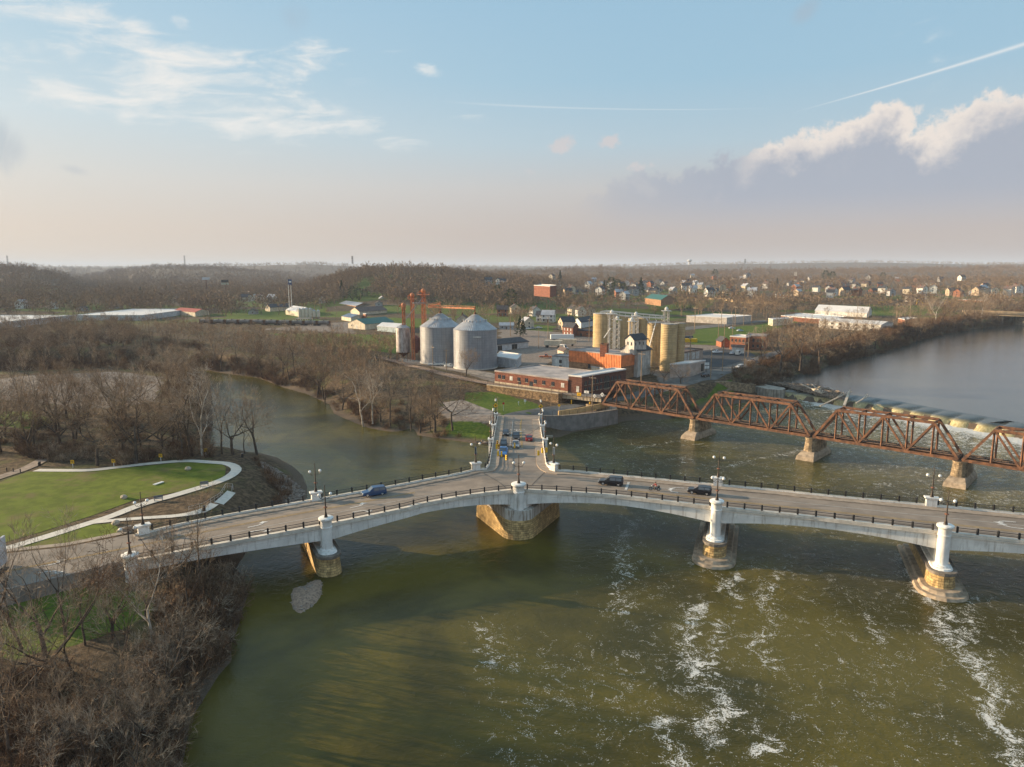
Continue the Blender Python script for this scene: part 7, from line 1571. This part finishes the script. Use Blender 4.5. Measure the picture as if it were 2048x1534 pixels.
# ------------------------------------------------------------- vehicles
M_tyre = mat('tyre', (.02, .02, .02), .8); M_rim = mat('wheel_rim', (.55, .55, .56), .3, .05, 3, metal=.6); M_gls = mat('car_glass', (.10, .12, .145), .08, .05, 2, spec=.7); M_hl = mat('headlight_glass', (.75, .75, .72), .15, .02, 2); M_tl = mat('tail_light_red', (.45, .02, .015), .3, .02, 2)
def paint(n, c): return mat(n, c, .3, .02, .4, coat=.15, spec=.3)
def vehicle(name, lab, kind, pos, rz, m, L=4.7, Wd=1.85, Ht=1.72, group='vehicles on the bridge', style='suv', pitch=0.0):
    o = empty(name, pos, lab, kind, group, rz); hw = Wd / 2
    if style == 'suv': st = [(-.5, .45, .95, .97, .90), (-.485, .32, 1.0, 1.35, .96), (-.44, .28, 1.02, Ht - .04, 1), (-.2, .26, 1.02, Ht, 1), (.05, .26, 1.0, Ht - .02, 1), (.235, .26, .98, 1.02, 1), (.40, .28, .92, .94, .98), (.48, .32, .80, .82, .92), (.5, .42, .68, .70, .84)]
    elif style == 'sedan': st = [(-.5, .42, .85, .87, .88), (-.47, .30, .95, .97, .95), (-.33, .26, .96, 1.0, 1), (-.2, .25, .95, Ht, 1), (.02, .25, .93, Ht, 1), (.20, .25, .90, .93, 1), (.40, .26, .80, .82, .97), (.48, .3, .70, .72, .92), (.5, .38, .6, .62, .84)]
    elif style == 'pickup': st = [(-.5, .5, 1.05, 1.07, .95), (-.1, .35, 1.05, 1.07, 1), (-.09, .35, 1.05, 1.1, 1), (-.06, .35, 1.05, Ht, 1), (.10, .35, 1.05, Ht, 1), (.2, .35, 1.03, 1.06, 1), (.42, .35, .98, 1.0, .98), (.49, .38, .85, .87, .95), (.5, .45, .75, .77, .9)]
    else: st = [(-.5, .4, 1.1, Ht - .1, .97), (-.48, .35, 1.1, Ht, 1), (.2, .35, 1.1, Ht, 1), (.33, .35, 1.05, 1.12, 1), (.47, .36, .9, .95, .96), (.5, .42, .7, .75, .9)]
    mb = MB(); rings = []
    for x, zb, zm, zt, w in st:
        X_ = x * L; tw = .80 if zt > zm + .1 else .96
        rings.append([(X_, -hw * w, zb), (X_, -hw * w * 1.02, (zb + zm) / 2), (X_, -hw * w * .97, zm), (X_, -hw * w * tw, zt), (X_, hw * w * tw, zt), (X_, hw * w * .97, zm), (X_, hw * w * 1.02, (zb + zm) / 2), (X_, hw * w, zb)])
    vs = [v for r in rings for v in r]; n = 8; fs = [(k * n + i, k * n + (i + 1) % n, (k + 1) * n + (i + 1) % n, (k + 1) * n + i) for k in range(len(rings) - 1) for i in range(n)] + [tuple(range(n)), tuple(range((len(rings) - 1) * n, len(rings) * n))]
    def part(mb, nm, mm, par=o, sm=False, loc=None): w = mb.build(nm, mm, None, smooth=sm); w.parent = par; w.location = loc or (0, 0, 0); return w
    mb.add(vs, fs); body = part(mb, 'body', m, sm=True)
    cab = [k for k in range(len(st)) if st[k][3] > st[k][2] + .3]
    def lerp3(a, b, t): return tuple(a[i] + (b[i] - a[i]) * t for i in range(3))
    for sgn, lo, hi in ((1, 2, 3), (-1, 5, 4)):        # side windows
        for k in cab[:-1]:
            a, b = rings[k], rings[k + 1]; q = [lerp3(a[lo], a[hi], .12), lerp3(b[lo], b[hi], .12), lerp3(b[lo], b[hi], .86), lerp3(a[lo], a[hi], .86)]
            sx = q[1][0] - q[0][0]; q = [(p[0] + (.06 if i in (0, 3) else -.06), p[1] - sgn * .02, p[2]) for i, p in enumerate(q)]
            w = MB(); w.add(q, [(0, 1, 2, 3)]); part(w, 'side_window', M_gls)
    def pane(k0, k1, nm):
        a, b = rings[k0], rings[k1]; q = [lerp3(a[3], a[4], .07), lerp3(a[3], a[4], .93), lerp3(b[3], b[4], .93), lerp3(b[3], b[4], .07)]
        nx = 1 if a[3][0] < b[3][0] and a[3][2] > b[3][2] else -1
        q2 = [lerp3(q[0], q[3], .08), lerp3(q[1], q[2], .08), lerp3(q[1], q[2], .92), lerp3(q[0], q[3], .92)]; q2 = [(p[0] + nx * .015, p[1], p[2] + .02) for p in q2]; w = MB(); w.add(q2, [(0, 1, 2, 3)]); part(w, nm, M_gls)
    pane(cab[-1], cab[-1] + 1, 'windscreen'); pane(cab[0], cab[0] - 1, 'rear_window') if cab[0] > 0 else None
    r = .36 if style != 'sedan' else .32
    for x in (-.31, .31):
        for s_ in (-1, 1):
            w = MB(); w.cyl((0, 0, -.12), r, r, .24, 18); ob = part(w, 'wheel', M_tyre, loc=(x * L, s_ * (hw - .12), r)); ob.rotation_euler = (R(90), 0, 0)
            w = MB(); w.cyl((0, 0, -.13), r * .62, r * .62, .26, 12); part(w, 'rim', M_rim, ob)
    for s_ in (-1, 1):
        w = MB(); w.box((L * .488, s_ * hw * .68, .62), (.14, .36, .16)); part(w, 'headlight', M_hl); w = MB(); w.box((-L * .488, s_ * hw * .78, .78), (.1, .22, .28)); part(w, 'tail_light', M_tl)
        w = MB(); w.box((L * .17, s_ * (hw + .1), .98), (.12, .2, .14)); part(w, 'mirror', m)
    w = MB(); w.box((L * .496, 0, .45), (.06, Wd * .5, .2)); part(w, 'grille', M_sgnK); w = MB(); w.box((-L * .499, 0, .55), (.03, .5, .14)); part(w, 'plate', M_sgnW)
    return o
dirL = fr(PD(800, 980), PD(650, 1006)); dirR = fr(PD(1500, 990), PD(1200, 960)); st_ = lambda dz: dz
def dk(x, y): return PD(x, y, .03)
vehicle('parked_car' if 0 else 'car', 'dark blue sport utility vehicle driving left on the left arm', 'car', dk(748, 990), dirL, paint('blue_paint', (.02, .06, .15)), 4.7, 1.85, 1.75)
vehicle('car', 'black sport utility vehicle with chrome window trim nearest the fork on the right arm', 'car', dk(1222, 969), fr(PD(1300, 975), PD(1180, 966)), paint('black_paint', (.012, .013, .018)), 4.95, 1.92, 1.75)
vehicle('car', 'black hatchback following the motorcycle on the right arm', 'car', dk(1399, 987), dirR, paint('black_paint', (.012, .013, .018)), 4.5, 1.85, 1.6)
dn = R(-90)
vehicle('car', 'grey sedan farthest back in the left lane of the upper arm', 'car', dk(1011.5, 869), dn, paint('grey_paint', (.05, .05, .055)), 4.6, 1.8, 1.45, style='sedan')
vehicle('car', 'dark pickup truck with white bumper second in the middle lane', 'pickup', dk(1032, 877), dn, paint('dark_paint', (.03, .03, .032)), 5.3, 1.95, 1.85, style='pickup')
vehicle('car', 'silver car waiting first at the stop line in the middle lane', 'car', dk(1031.5, 893), dn, paint('silver_paint', (.30, .30, .31)), 4.7, 1.82, 1.5, style='sedan')
vehicle('car', 'dark red car driving away up the upper arm', 'car', dk(1058, 880), R(90), paint('red_paint', (.26, .02, .02)), 4.5, 1.8, 1.5, style='sedan')
vehicle('car', 'black sport utility vehicle close behind the blue truck', 'car', dk(1007.5, 894), dn, paint('black_paint', (.012, .013, .018)), 4.7, 1.85, 1.75)
vehicle('car', 'bright blue pickup truck turning out of the upper arm', 'pickup', dk(1006.5, 909), R(-93), paint('bright_blue_paint', (.05, .17, .42)), 5.3, 1.95, 1.9, style='pickup')
for x, y, rz, lab, kind, c, stl, Ln, Hh in ((1434, 707, 190, 'white pickup truck parked at the back of the lot', 'pickup', (.6, .6, .6), 'pickup', 5.4, 1.85), (1464, 709, 60, 'small white car parked beside the white van', 'car', (.6, .6, .6), 'sedan', 4.5, 1.5), (1476, 710, 60, 'white van parked in the lot', 'van', (.62, .62, .6), 'van', 5.6, 2.3), (1480, 737, 215, 'white sport utility vehicle with yellow plate on the riverside street', 'car', (.5, .5, .5), 'suv', 4.7, 1.75), (1504, 725, 215, 'silver pickup farther up the riverside street', 'pickup', (.4, .4, .42), 'pickup', 5.3, 1.85), (1412, 754, 35, 'dark car on the riverside street behind bare trees', 'car', (.04, .035, .03), 'sedan', 4.6, 1.5), (1317, 781, 100, 'dark sport utility vehicle seen through the truss', 'car', (.04, .045, .05), 'suv', 4.7, 1.8), (1464, 658, 10, 'white car parked in front of the tan warehouse', 'car', (.55, .55, .55), 'sedan', 4.6, 1.5), (1480, 663, 20, 'pale blue car parked on the green before the tan warehouse', 'car', (.3, .42, .5), 'sedan', 4.6, 1.5), (1056, 659, 10, 'white car parked by the grey house', 'car', (.6, .6, .6), 'sedan', 4.6, 1.5), (1066, 658, 10, 'grey car parked by the grey house', 'car', (.3, .3, .32), 'sedan', 4.6, 1.5), (1078, 657, 10, 'white car parked alone right of the grey house', 'car', (.6, .6, .6), 'sedan', 4.6, 1.5), (1128, 699, -60, 'white truck cab in the gravel yard', 'truck', (.6, .6, .6), 'van', 6, 2.5), (867, 732, 10, 'white flat backed wagon parked at the foot of the left bin', 'wagon', (.6, .6, .58), 'pickup', 5, 1.7), (888, 732, 10, 'second white wagon parked between the bins', 'wagon', (.6, .6, .58), 'pickup', 5, 1.7), (900, 735, 20, 'third white wagon parked close to the right bin', 'wagon', (.6, .6, .58), 'pickup', 5, 1.7), (520, 648, 5, 'white truck parked before the tank cars', 'truck', (.6, .6, .58), 'van', 7, 2.6), (534, 649, 5, 'white tractor parked right of the white truck', 'truck', (.6, .6, .58), 'pickup', 6, 2.2), (1091, 716, 0, 'orange truck bed with white cab in the gravel yard', 'truck', (.45, .13, .05), 'pickup', 6.5, 2.2)):
    vehicle('car' if kind != 'truck' else 'truck', lab, kind, G(x, y, 9) + Vector((0, 0, .15)), R(rz), paint('p_%d_%d_%d' % tuple(int(q * 100) for q in c), c), Ln, 1.9, Hh, 'parked vehicles', stl)
def trailer(x, y, rz, lab, L=14, m=None):
    o = empty('trailer', G(x, y, 9) + Vector((0, 0, .1)), lab, 'trailer', 'trailers in the gravel yard', R(rz))
    def part(mb, nm, mm): w = mb.build(nm, mm); w.parent = o; return w
    mb = MB(); mb.box((0, 0, 1.2), (L, 2.5, 2.7)); part(mb, 'box', m or M_sgnW); mb = MB(); mb.box((0, 0, 1.0), (L * .95, 1.2, .2)); part(mb, 'chassis', M_joint)
    for q in (-.4, -.32, .28):
        mb = MB(); mb.cyl((0, 0, -1.2), .5, .5, 2.4, 12); w = part(mb, 'axle_wheels', M_tyre); w.rotation_euler = (R(90), 0, 0); w.location = (L * q, 0, .5)
trailer(1124, 682, 5, 'long white box trailer parked beside the red brick house'); trailer(1107, 695, -12, 'cream trailer parked at the left edge of the gravel yard', 10, B_cream); trailer(1135, 692, -10, 'dusty cream trailer behind the white truck cab', 10, B_cream)
o = empty('skip', G(1380, 684, 9), 'yellow open skip container beside the tan silos', 'container'); mb = MB(); c = o.location; mb.box((c.x, c.y, c.z), (8, 2.6, 2.0), .1, 1.0); mb.build('body', M_sig, o); mb = MB(); mb.box((c.x - 1, c.y + 4, c.z), (7, 2.5, 3.2), .1); mb.build('box_behind', mat('dark_blue_box', (.05, .07, .10), .7), o)
# motorcycle with rider
mc = empty('motorcycle', dk(1309, 981), 'small motorcycle carrying a rider in red between the two black cars', 'motorcycle', None, fr(PD(1400, 985), PD(1200, 966)))
def mpart(mb, nm, mm, par=mc, sm=False): w = mb.build(nm, mm, None, smooth=sm); w.parent = par; return w
for x in (-.75, .78):
    mb = MB(); n = 18
    for k in range(n): a0, a1 = 2 * math.pi * k / n, 2 * math.pi * (k + 1) / n; mb.bar((x + .29 * math.cos(a0), 0, .33 + .29 * math.sin(a0)), (x + .29 * math.cos(a1), 0, .33 + .29 * math.sin(a1)), .10, .10)
    w = mpart(mb, 'wheel', M_tyre); mb = MB()
    for k in range(6): a0 = math.pi * k / 3; mb.bar((x, 0, .33), (x + .26 * math.cos(a0), 0, .33 + .26 * math.sin(a0)), .03)
    mpart(mb, 'spokes', M_rim, w)
mb = MB(); mb.bar((.78, 0, .33), (.42, 0, 1.0), .09); mb.bar((.42, 0, 1.0), (-.1, 0, .62), .08); mb.bar((-.1, 0, .5), (-.75, 0, .33), .08); mb.box((.05, 0, .25), (.5, .3, .35)); mpart(mb, 'frame', M_black)
mb = MB(); mb.ball((.2, 0, .85), .2, 10, 6, .7); mpart(mb, 'tank', M_black, sm=True); mb = MB(); mb.box((-.35, 0, .72), (.75, .28, .12)); mpart(mb, 'seat', M_joint); mb = MB(); mb.bar((.38, -.4, 1.08), (.38, .4, 1.08), .05); mpart(mb, 'handlebar', M_rim); mb = MB(); mb.box((-.85, 0, .7), (.3, .35, .35)); mpart(mb, 'top_case', M_black); mb = MB(); mb.ball((.55, 0, .92), .1, 8, 6); mpart(mb, 'headlight', M_hl)
def person(name, lab, joints, edges, loc, rz, mats_):
    """one continuous skinned body; joints: name -> (xyz, radius)"""
    me = bpy.data.meshes.new('body'); names = list(joints); me.from_pydata([joints[n][0] for n in names], [(names.index(a), names.index(b)) for a, b in edges], []); ob = bpy.data.objects.new('body', me); COL.objects.link(ob)
    sk = ob.modifiers.new('s', 'SKIN'); 
    for i, n in enumerate(names): r_ = joints[n][1]; me.skin_vertices[0].data[i].radius = (r_, r_) if not isinstance(r_, tuple) else r_
    me.skin_vertices[0].data[0].use_root = True; sk.use_smooth_shade = True; sb = ob.modifiers.new('u', 'SUBSURF'); sb.levels = sb.render_levels = 1
    dg = bpy.context.evaluated_depsgraph_get(); m2 = bpy.data.meshes.new_from_object(ob.evaluated_get(dg)); bpy.data.objects.remove(ob)
    m2.materials.clear(); [m2.materials.append(m) for m in mats_[:3]]
    for p in m2.polygons: c = p.center; p.material_index = 1 if c.z < mats_[3] else (0 if (c.z < mats_[4]) else 2)
    t = empty(name, loc, lab, 'person', None, rz); b = bpy.data.objects.new('body', m2); COL.objects.link(b); b.parent = t; return t
J = {'pelvis': ((-.35, 0, .90), .15), 'waist': ((-.33, 0, 1.05), .135), 'chest': ((-.24, 0, 1.30), (.17, .13)), 'neck': ((-.18, 0, 1.48), .06), 'head': ((-.15, 0, 1.60), .095), 'crown': ((-.15, 0, 1.70), .08),
 'shL': ((-.22, .19, 1.38), .06), 'elL': ((.02, .30, 1.20), .045), 'haL': ((.33, .34, 1.12), .035), 'shR': ((-.22, -.19, 1.38), .06), 'elR': ((.02, -.30, 1.20), .045), 'haR': ((.33, -.34, 1.12), .035),
 'hiL': ((-.32, .12, .86), .10), 'knL': ((.08, .25, .78), .07), 'anL': ((.0, .22, .40), .05), 'toL': ((.18, .22, .34), .04), 'hiR': ((-.32, -.12, .86), .10), 'knR': ((.08, -.25, .78), .07), 'anR': ((.0, -.22, .40), .05), 'toR': ((.18, -.22, .34), .04)}
for s_, sg_ in (('L', 1), ('R', -1)):
    for k in range(4): J['f%d%s' % (k, s_)] = ((.39 - .01 * k, sg_ * (.34 + .012 * (k - 1.5) * 2), 1.10 - .004 * k), .011)
    J['th' + s_] = ((.35, sg_ * .30, 1.08), .012)
Ed = [('pelvis', 'waist'), ('waist', 'chest'), ('chest', 'neck'), ('neck', 'head'), ('head', 'crown')] + [(a + s_, b + s_) if a != 'chest' and a != 'pelvis' else (a, b + s_) for s_ in 'LR' for a, b in (('chest', 'sh'), ('sh', 'el'), ('el', 'ha'), ('pelvis', 'hi'), ('hi', 'kn'), ('kn', 'an'), ('an', 'to'))] + [('ha' + s_, f'f{k}{s_}') for s_ in 'LR' for k in range(4)] + [('ha' + s_, 'th' + s_) for s_ in 'LR']
rider = person('person', 'motorcycle rider in a red top and pale trousers', J, Ed, mc.location, mc.rotation_euler.z, (mat('red_shirt', (.50, .04, .03), .8), mat('pale_trousers', (.35, .30, .24), .9), mat('skin', (.45, .26, .18), .6), 1.0, 1.44))
mb = MB(); mb.ball((-.17, 0, 1.70), .115, 10, 6); h = mb.build('hair', mat('dark_hair', (.03, .02, .015), .8), None, smooth=True); h.parent = rider
for y in (-.035, .035): mb = MB(); mb.ball((-.055, y, 1.645), .014, 6, 4); h = mb.build('eye', M_sgnK); h.parent = rider
mb = MB(); mb.box((-.04, 0, 1.60), (.03, .025, .04)); h = mb.build('nose', MATS['skin']); h.parent = rider

# ------------------------------------------------------------- park furniture and signs
def G6(x, y): return G(x, y, 6)
for x, y, lab in ((146, 935, 'leftmost of the four yellow signs behind the park path'), (228, 933, 'second yellow sign from the left behind the park path'), (322, 922, 'third yellow sign from the left behind the park path'), (412, 911, 'rightmost yellow sign behind the park path')):
    p = G6(x, y); o = empty('yellow_sign', p, lab, 'sign', 'yellow signs behind the park path'); mb = MB(); mb.box((0, 0, 0), (.1, .1, 1.3)); w = mb.build('post', M_sgnW); w.parent = o
    mb = MB(); mb.box((0, -.04, .95), (.85, .05, .85)); w = mb.build('panel', M_sgnY); w.parent = o
    for zz in (1.55, 1.4, 1.15): mb = MB(); mb.box((0, -.08, zz), (.6 if zz > 1.2 else .4, .03, .07)); w = mb.build('lettering', M_sgnK); w.parent = o
def boulder(x, y, r, lab):
    p = G6(x, y); mb = MB(); rr = random.Random(int(x)); mb.ball((0, 0, r * .4), r, 9, 6, .75); mb.v = [(a * rr.uniform(.82, 1.12), b * rr.uniform(.82, 1.1), c) for a, b, c in mb.v]; o = mb.build('boulder', mat('boulder', (.42, .35, .27), .9, .2, 1.5)); o.location = p; tag(o, lab, 'boulder')
boulder(376, 940, .75, 'pale boulder near the right end of the lawn'); boulder(248, 997, .7, 'pale boulder on the lawn beside the lamp'); boulder(232, 1049, .75, 'upright tan stone at the bend of the lower path'); boulder(241, 1064, .6, 'tan stone at the end of the low dark planter wall')
o = empty('planter_wall', G6(253, 1066), 'low dark block wall between the lawn and the first far pilaster', 'wall'); a, b = G6(244, 1068), G6(264, 1062); mb = MB(); mb.bar(a + Vector((0, 0, .5)), b + Vector((0, 0, .5)), .6, 1.2); mb.build('block_wall', M_gwall, o)
def bench(x, y, rz, lab):
    o = empty('park_bench', G6(x, y) + Vector((0, 0, .1)), lab, 'bench', 'benches beside the park path', rz)
    for nm, c, d in (('seat', (0, 0, .42), (1.7, .5, .08)), ('backrest', (0, .26, .55), (1.7, .07, .45)), ('leg', (-.7, 0, 0), (.1, .45, .42)), ('leg', (.7, 0, 0), (.1, .45, .42))): mb = MB(); mb.box(c, d); w = mb.build(nm, mat('slate_blue', (.13, .14, .16), .6)); w.parent = o
bench(317, 1002, R(25), 'slate coloured bench below the long diagonal path'); bench(409, 973, R(25), 'slate coloured bench near the end of the diagonal path')
o = empty('ground_slab', G6(317, 968), 'white flat slab lying in the lawn', 'slab'); a, b = G6(308, 971), G6(326, 965); mb = MB(); mb.bar(a + Vector((0, 0, .18)), b + Vector((0, 0, .18)), .7, .15); mb.build('slab', M_sgnW, o)
for x, y, lab in ((79, 932, 'small dark picnic grill beside the gravel path'), (408, 1022, 'black litter bin at the end of the lower path'), (485, 915, 'little dark stand on the grass of the point')):
    o = empty('litter_bin' if 'bin' in lab else 'grill', G6(x, y), lab, 'park furniture'); mb = MB(); mb.cyl((0, 0, 0), .3, .33, .9, 10); w = mb.build('body', M_black); w.parent = o; mb = MB(); mb.cyl((0, 0, .9), .36, .3, .12, 10); w = mb.build('lid', M_black); w.parent = o
for x, y, lab in ((14, 943, 'leftmost low dark post beside the gravel path'), (27, 944, 'middle low dark post beside the gravel path'), (41, 945, 'right low dark post beside the gravel path')):
    o = tag(MB().box((0, 0, 0), (.15, .15, .9)).build('bollard', M_black), lab, 'bollard'); o.location = G6(x, y)
rl = empty('ramp_railing', G6(440, 1000), 'thin pale handrail around the lower ramp path', 'railing'); cur = [G6(x, y) for x, y in ((378, 1024), (408, 1016), (440, 996), (452, 977), (466, 977), (464, 986))]
mb = MB(); mb.tube([p + Vector((0, 0, 1.05)) for p in cur], .03, 4); mb.tube([p + Vector((0, 0, .55)) for p in cur], .02, 4); mb.build('rails', M_rim, rl)
for p in resample(cur, 2): mb = MB(); mb.box(p, (.05, .05, 1.08)); mb.build('post', M_rim, rl)
# big billboard seen edge on at the left border
bb = empty('billboard', G(-8, 1225, 5), 'edge of a large billboard with steel lattice at the left border', 'billboard'); c = P(-6, 1120, 9.5); M_bb = mat('billboard_face', (.50, .52, .56), .5, .1, .4)
mb = MB(); mb.bar(P(-40, 1150, 9.6) + Vector((-1, -1, 0)), P(10, 1097, 9.0), .35, 4.2); mb.build('panel', M_bb, bb)
mb = MB(); mb.bar(P(-40, 1190, 7.2) + Vector((-1, -1, 0)), P(12, 1135, 7.0), .9, .25); mb.bar(P(8, 1142, 8.6), P(10, 1190, 6.0), .18)
for k in range(5): mb.bar(P(-8 + 4 * k, 1165 - 6 * k, 7.0), P(-4 + 4 * k, 1150 - 6 * k, 8.8), .1)
mb.build('catwalk', M_joint, bb); mb = MB(); mb.cyl((P(-6, 1180, 4).x, P(-6, 1180, 4).y, 3), .35, .35, 5.5, 10); mb.build('pole', M_pole, bb)
# signs around the upper arm
def signpost(x, y, h, lab, pts, m, ph=.1):
    p = G(x, y, 5); o = empty('road_sign', p, lab, 'road sign'); mb = MB(); mb.box((p.x, p.y, p.z - .3), (ph, ph, h + .3)); mb.build('post', M_sgnW if ph < .15 else M_wood, o); flat_on('', pts, Vector((p.x, p.y - .1, p.z + h)), (1, 0, 0), m, 'plate', o); return o
sq = lambda a, b: [(-a, -b), (a, -b), (a, b), (-a, b)]; dm = lambda a: [(0, -a), (a, 0), (0, a), (-a, 0)]
signpost(1118, 822, 1.9, 'orange yellow round sign at the end of the tan barrier', [(.45 * math.cos(t), .45 * math.sin(t)) for t in np.linspace(0, 2 * math.pi, 9)[:-1]], M_sgnY)
signpost(1050, 808, 1.2, 'small white square sign standing on the green lawn', sq(.4, .4), M_sgnW); signpost(1037, 810, 1.0, 'smaller white sign left of the square one on the lawn', sq(.2, .25), M_sgnW); signpost(1007, 822, 2.6, 'dark red stop sign beside the grey pole', [(.4 * math.cos(t + .39), .4 * math.sin(t + .39)) for t in np.linspace(0, 2 * math.pi, 9)[:-1]], M_tl)
for x, y, pts, m, lab in ((1158, 788.5, sq(.8, .55), M_sgnY, 'yellow rectangular clearance sign on the girder bridge'), (1173, 784, sq(.9, .45), M_sgnW, 'white rectangular sign above the girder bridge'), (1189, 792, dm(.7), M_sgnW, 'white diamond sign near the end of the girder'), (1204.5, 789, dm(.75), M_sgnW, 'second white diamond sign at the portal of the truss')):
    f_ = (x - 1118) / 86; q = gx0.lerp(g1, f_); z = zat(x, y, q.y - .5); u = (x - 1024) / F; v = (y - 767) / F; yy = q.y - .5; o = empty('plate_sign', (u * yy / (math.cos(PIT) - v * math.sin(PIT)), yy, z), lab, 'road sign'); flat_on('', pts, o.location.copy(), gd, m, 'plate', o)
    for k in (-.15, .12): flat_on('', sq(.3, .05), o.location + Vector((0, -.07, k)), gd, M_sgnK, 'lettering', o)
    mb = MB(); mb.bar(o.location + Vector((0, .1, 0)), Vector((o.location.x, o.location.y + .1, 7.0)), .08); mb.build('post', M_wire, o)
# far landmarks
def mast(x, yb, yt, d, w, lab, cols2=None, name='radio_mast'):
    b = yard(x, yb, d); t = zat(x, yt, d); o = empty(name, b, lab, 'mast'); n = 7
    for k in range(n): mb = MB(); lattice(mb, (b.x, b.y, b.z + (t - b.z) * k / n), w, (t - b.z) / n, 2, w * .09); mb.build('mast_section', (cols2 or (M_wfr, M_rs))[k % 2], o)
mast(1588, 598, 544, 1250, 2.6, 'red and white banded lattice mast on the right slope'); mast(16, 530, 511, 4000, 5, 'faint thin mast on the skyline at far left', (M_fen, M_fen)); mast(370, 531, 511, 4000, 5, 'faint thin mast above the ridge left of centre', (M_fen, M_fen)); mast(705, 527, 512, 1500, 2.5, 'thin mast on the crest of the wooded hill', (M_fen, M_fen)); mast(1490, 527, 518, 4500, 7, 'thin dark tower on the right skyline', (M_fen, M_fen))
b = yard(1379, 529, 4200); o = empty('water_tower', b, 'pale water tower standing on the skyline right of centre', 'water tower'); s = 4200 / F
mb = MB(); mb.lathe((b.x, b.y, b.z), [(2.2 * s, 0), (1.6 * s, 4 * s), (1.8 * s, 5 * s), (5 * s, 7 * s), (5 * s, 8.2 * s), (2 * s, 10 * s), (.2 * s, 10.5 * s)], 16); mb.build('tank', M_wfr, o, smooth=True)
o = empty('pole_sign', P(582, 628, 9), 'very tall twin pole sign with blue and white panel above the plain', 'sign'); c = Vector(o.location); t = zat(582, 559, c.y)
for q in (-1, 1): mb = MB(); mb.cyl((c.x + q * 1.2, c.y, 8), .38, .32, t - 8, 8); mb.build('pole', M_wfr, o)
flat_on('', sq(1.9, 2.6), Vector((c.x + .6, c.y - .5, t - 2.4)), (1, 0, 0), mat('navy_sign', (.05, .07, .16), .5), 'panel', o); flat_on('', sq(1.1, .7), Vector((c.x + .8, c.y - .6, t - 2.2)), (1, 0, 0), M_sgnW, 'lettering', o)
for x, y, w, h, lab in ((413, 570, 15, 5, 'wide billboard on a single rusty pole beyond the highway wall'), (451, 574, 14, 9, 'stacked dark and pale billboards beyond the highway wall')):
    b = yard(x, y, 1050); t = zat(x, 557 if x < 430 else 560, 1050); o = empty('billboard', b, lab, 'billboard'); k = 1050 / F; mb = MB(); mb.box((b.x, b.y, b.z - 12), (1.2, 1.2, t - b.z + 12)); mb.build('pole', M_rs, o)
    mb = MB(); mb.box((b.x, b.y - 1, t - h * .5 * k), (w * k, .8, 5 * k)); mb.build('panel', M_bb if x < 430 else M_joint, o)
    if x > 430: mb = MB(); mb.box((b.x, b.y - 1, t - h * k - .3), (w * k, .8, 4 * k)); mb.build('panel', mat('sage_panel', (.32, .36, .28), .6), o)
def excavator(x, y, lab, fl=1):
    q = G(x, y, 12); o = empty('excavator', q, lab, 'excavator', 'yellow excavators on the embankment'); k = 1.6
    def part(mb, nm, mm): mb.v = [(a * k * fl, b * k, c * k) for a, b, c in mb.v]; w = mb.build(nm, mm); w.parent = o
    for s_ in (-1, 1): mb = MB(); mb.box((1.5, s_ * 1.1, 0), (4, .6, .9)); part(mb, 'track', M_joint)
    mb = MB(); mb.box((1.8, 0, 1), (3.6, 2.4, 1.3)); part(mb, 'house', M_sig); mb = MB(); mb.box((.6, -.6, 1.2), (1.3, 1.1, 1.7)); part(mb, 'cab', M_gls)
    mb = MB(); mb.bar((.2, 0, 1.8), (-2.6, 0, 4.0), .5, .7); mb.bar((-2.6, 0, 4.0), (-4.4, 0, 4.0), .45, .6); part(mb, 'boom', M_sig); mb = MB(); mb.bar((-4.3, 0, 4.1), (-4.6, 0, 1.2), .4, .5); part(mb, 'stick', M_sig); mb = MB(); mb.box((-4.3, 0, .3), (1.0, 1.0, 1.0)); part(mb, 'bucket', M_rs)
excavator(1846, 611, 'yellow excavator with raised arm on the embankment'); excavator(1902, 612, 'second yellow excavator half behind bare trees'); excavator(1768, 609, 'small orange excavator at the left of the embankment', -1)
for x, y, lab in ((1092, 876, 'pale driftwood log on the shore by the grey wall'), (927, 868, 'square grey beam lying on the rocky point')): a = G(x, y, 1); o = MB().bar(a + Vector((-2, 0, .4)), a + Vector((2, .5, .4)), .6).build('beam', MATS['pale_driftwood']); tag(o, lab, 'log')
# ------------------------------------------------------------- haze
hm = bpy.data.materials.new('haze'); hm.use_nodes = True; hn = hm.node_tree; hn.nodes.clear(); ho = hn.nodes.new('ShaderNodeOutputMaterial'); hv = hn.nodes.new('ShaderNodeVolumePrincipled')
hv.inputs['Color'].default_value = (.66, .79, 1.0, 1); hv.inputs['Density'].default_value = 0.00008; hv.inputs['Anisotropy'].default_value = 0.0; hn.links.new(hv.outputs[0], ho.inputs['Volume'])
hz = MB().box((0, 7200, -6), (34000, 16000, 190)).build('haze', hm); tag(hz, kind='stuff')
print('objects', len(bpy.data.objects))
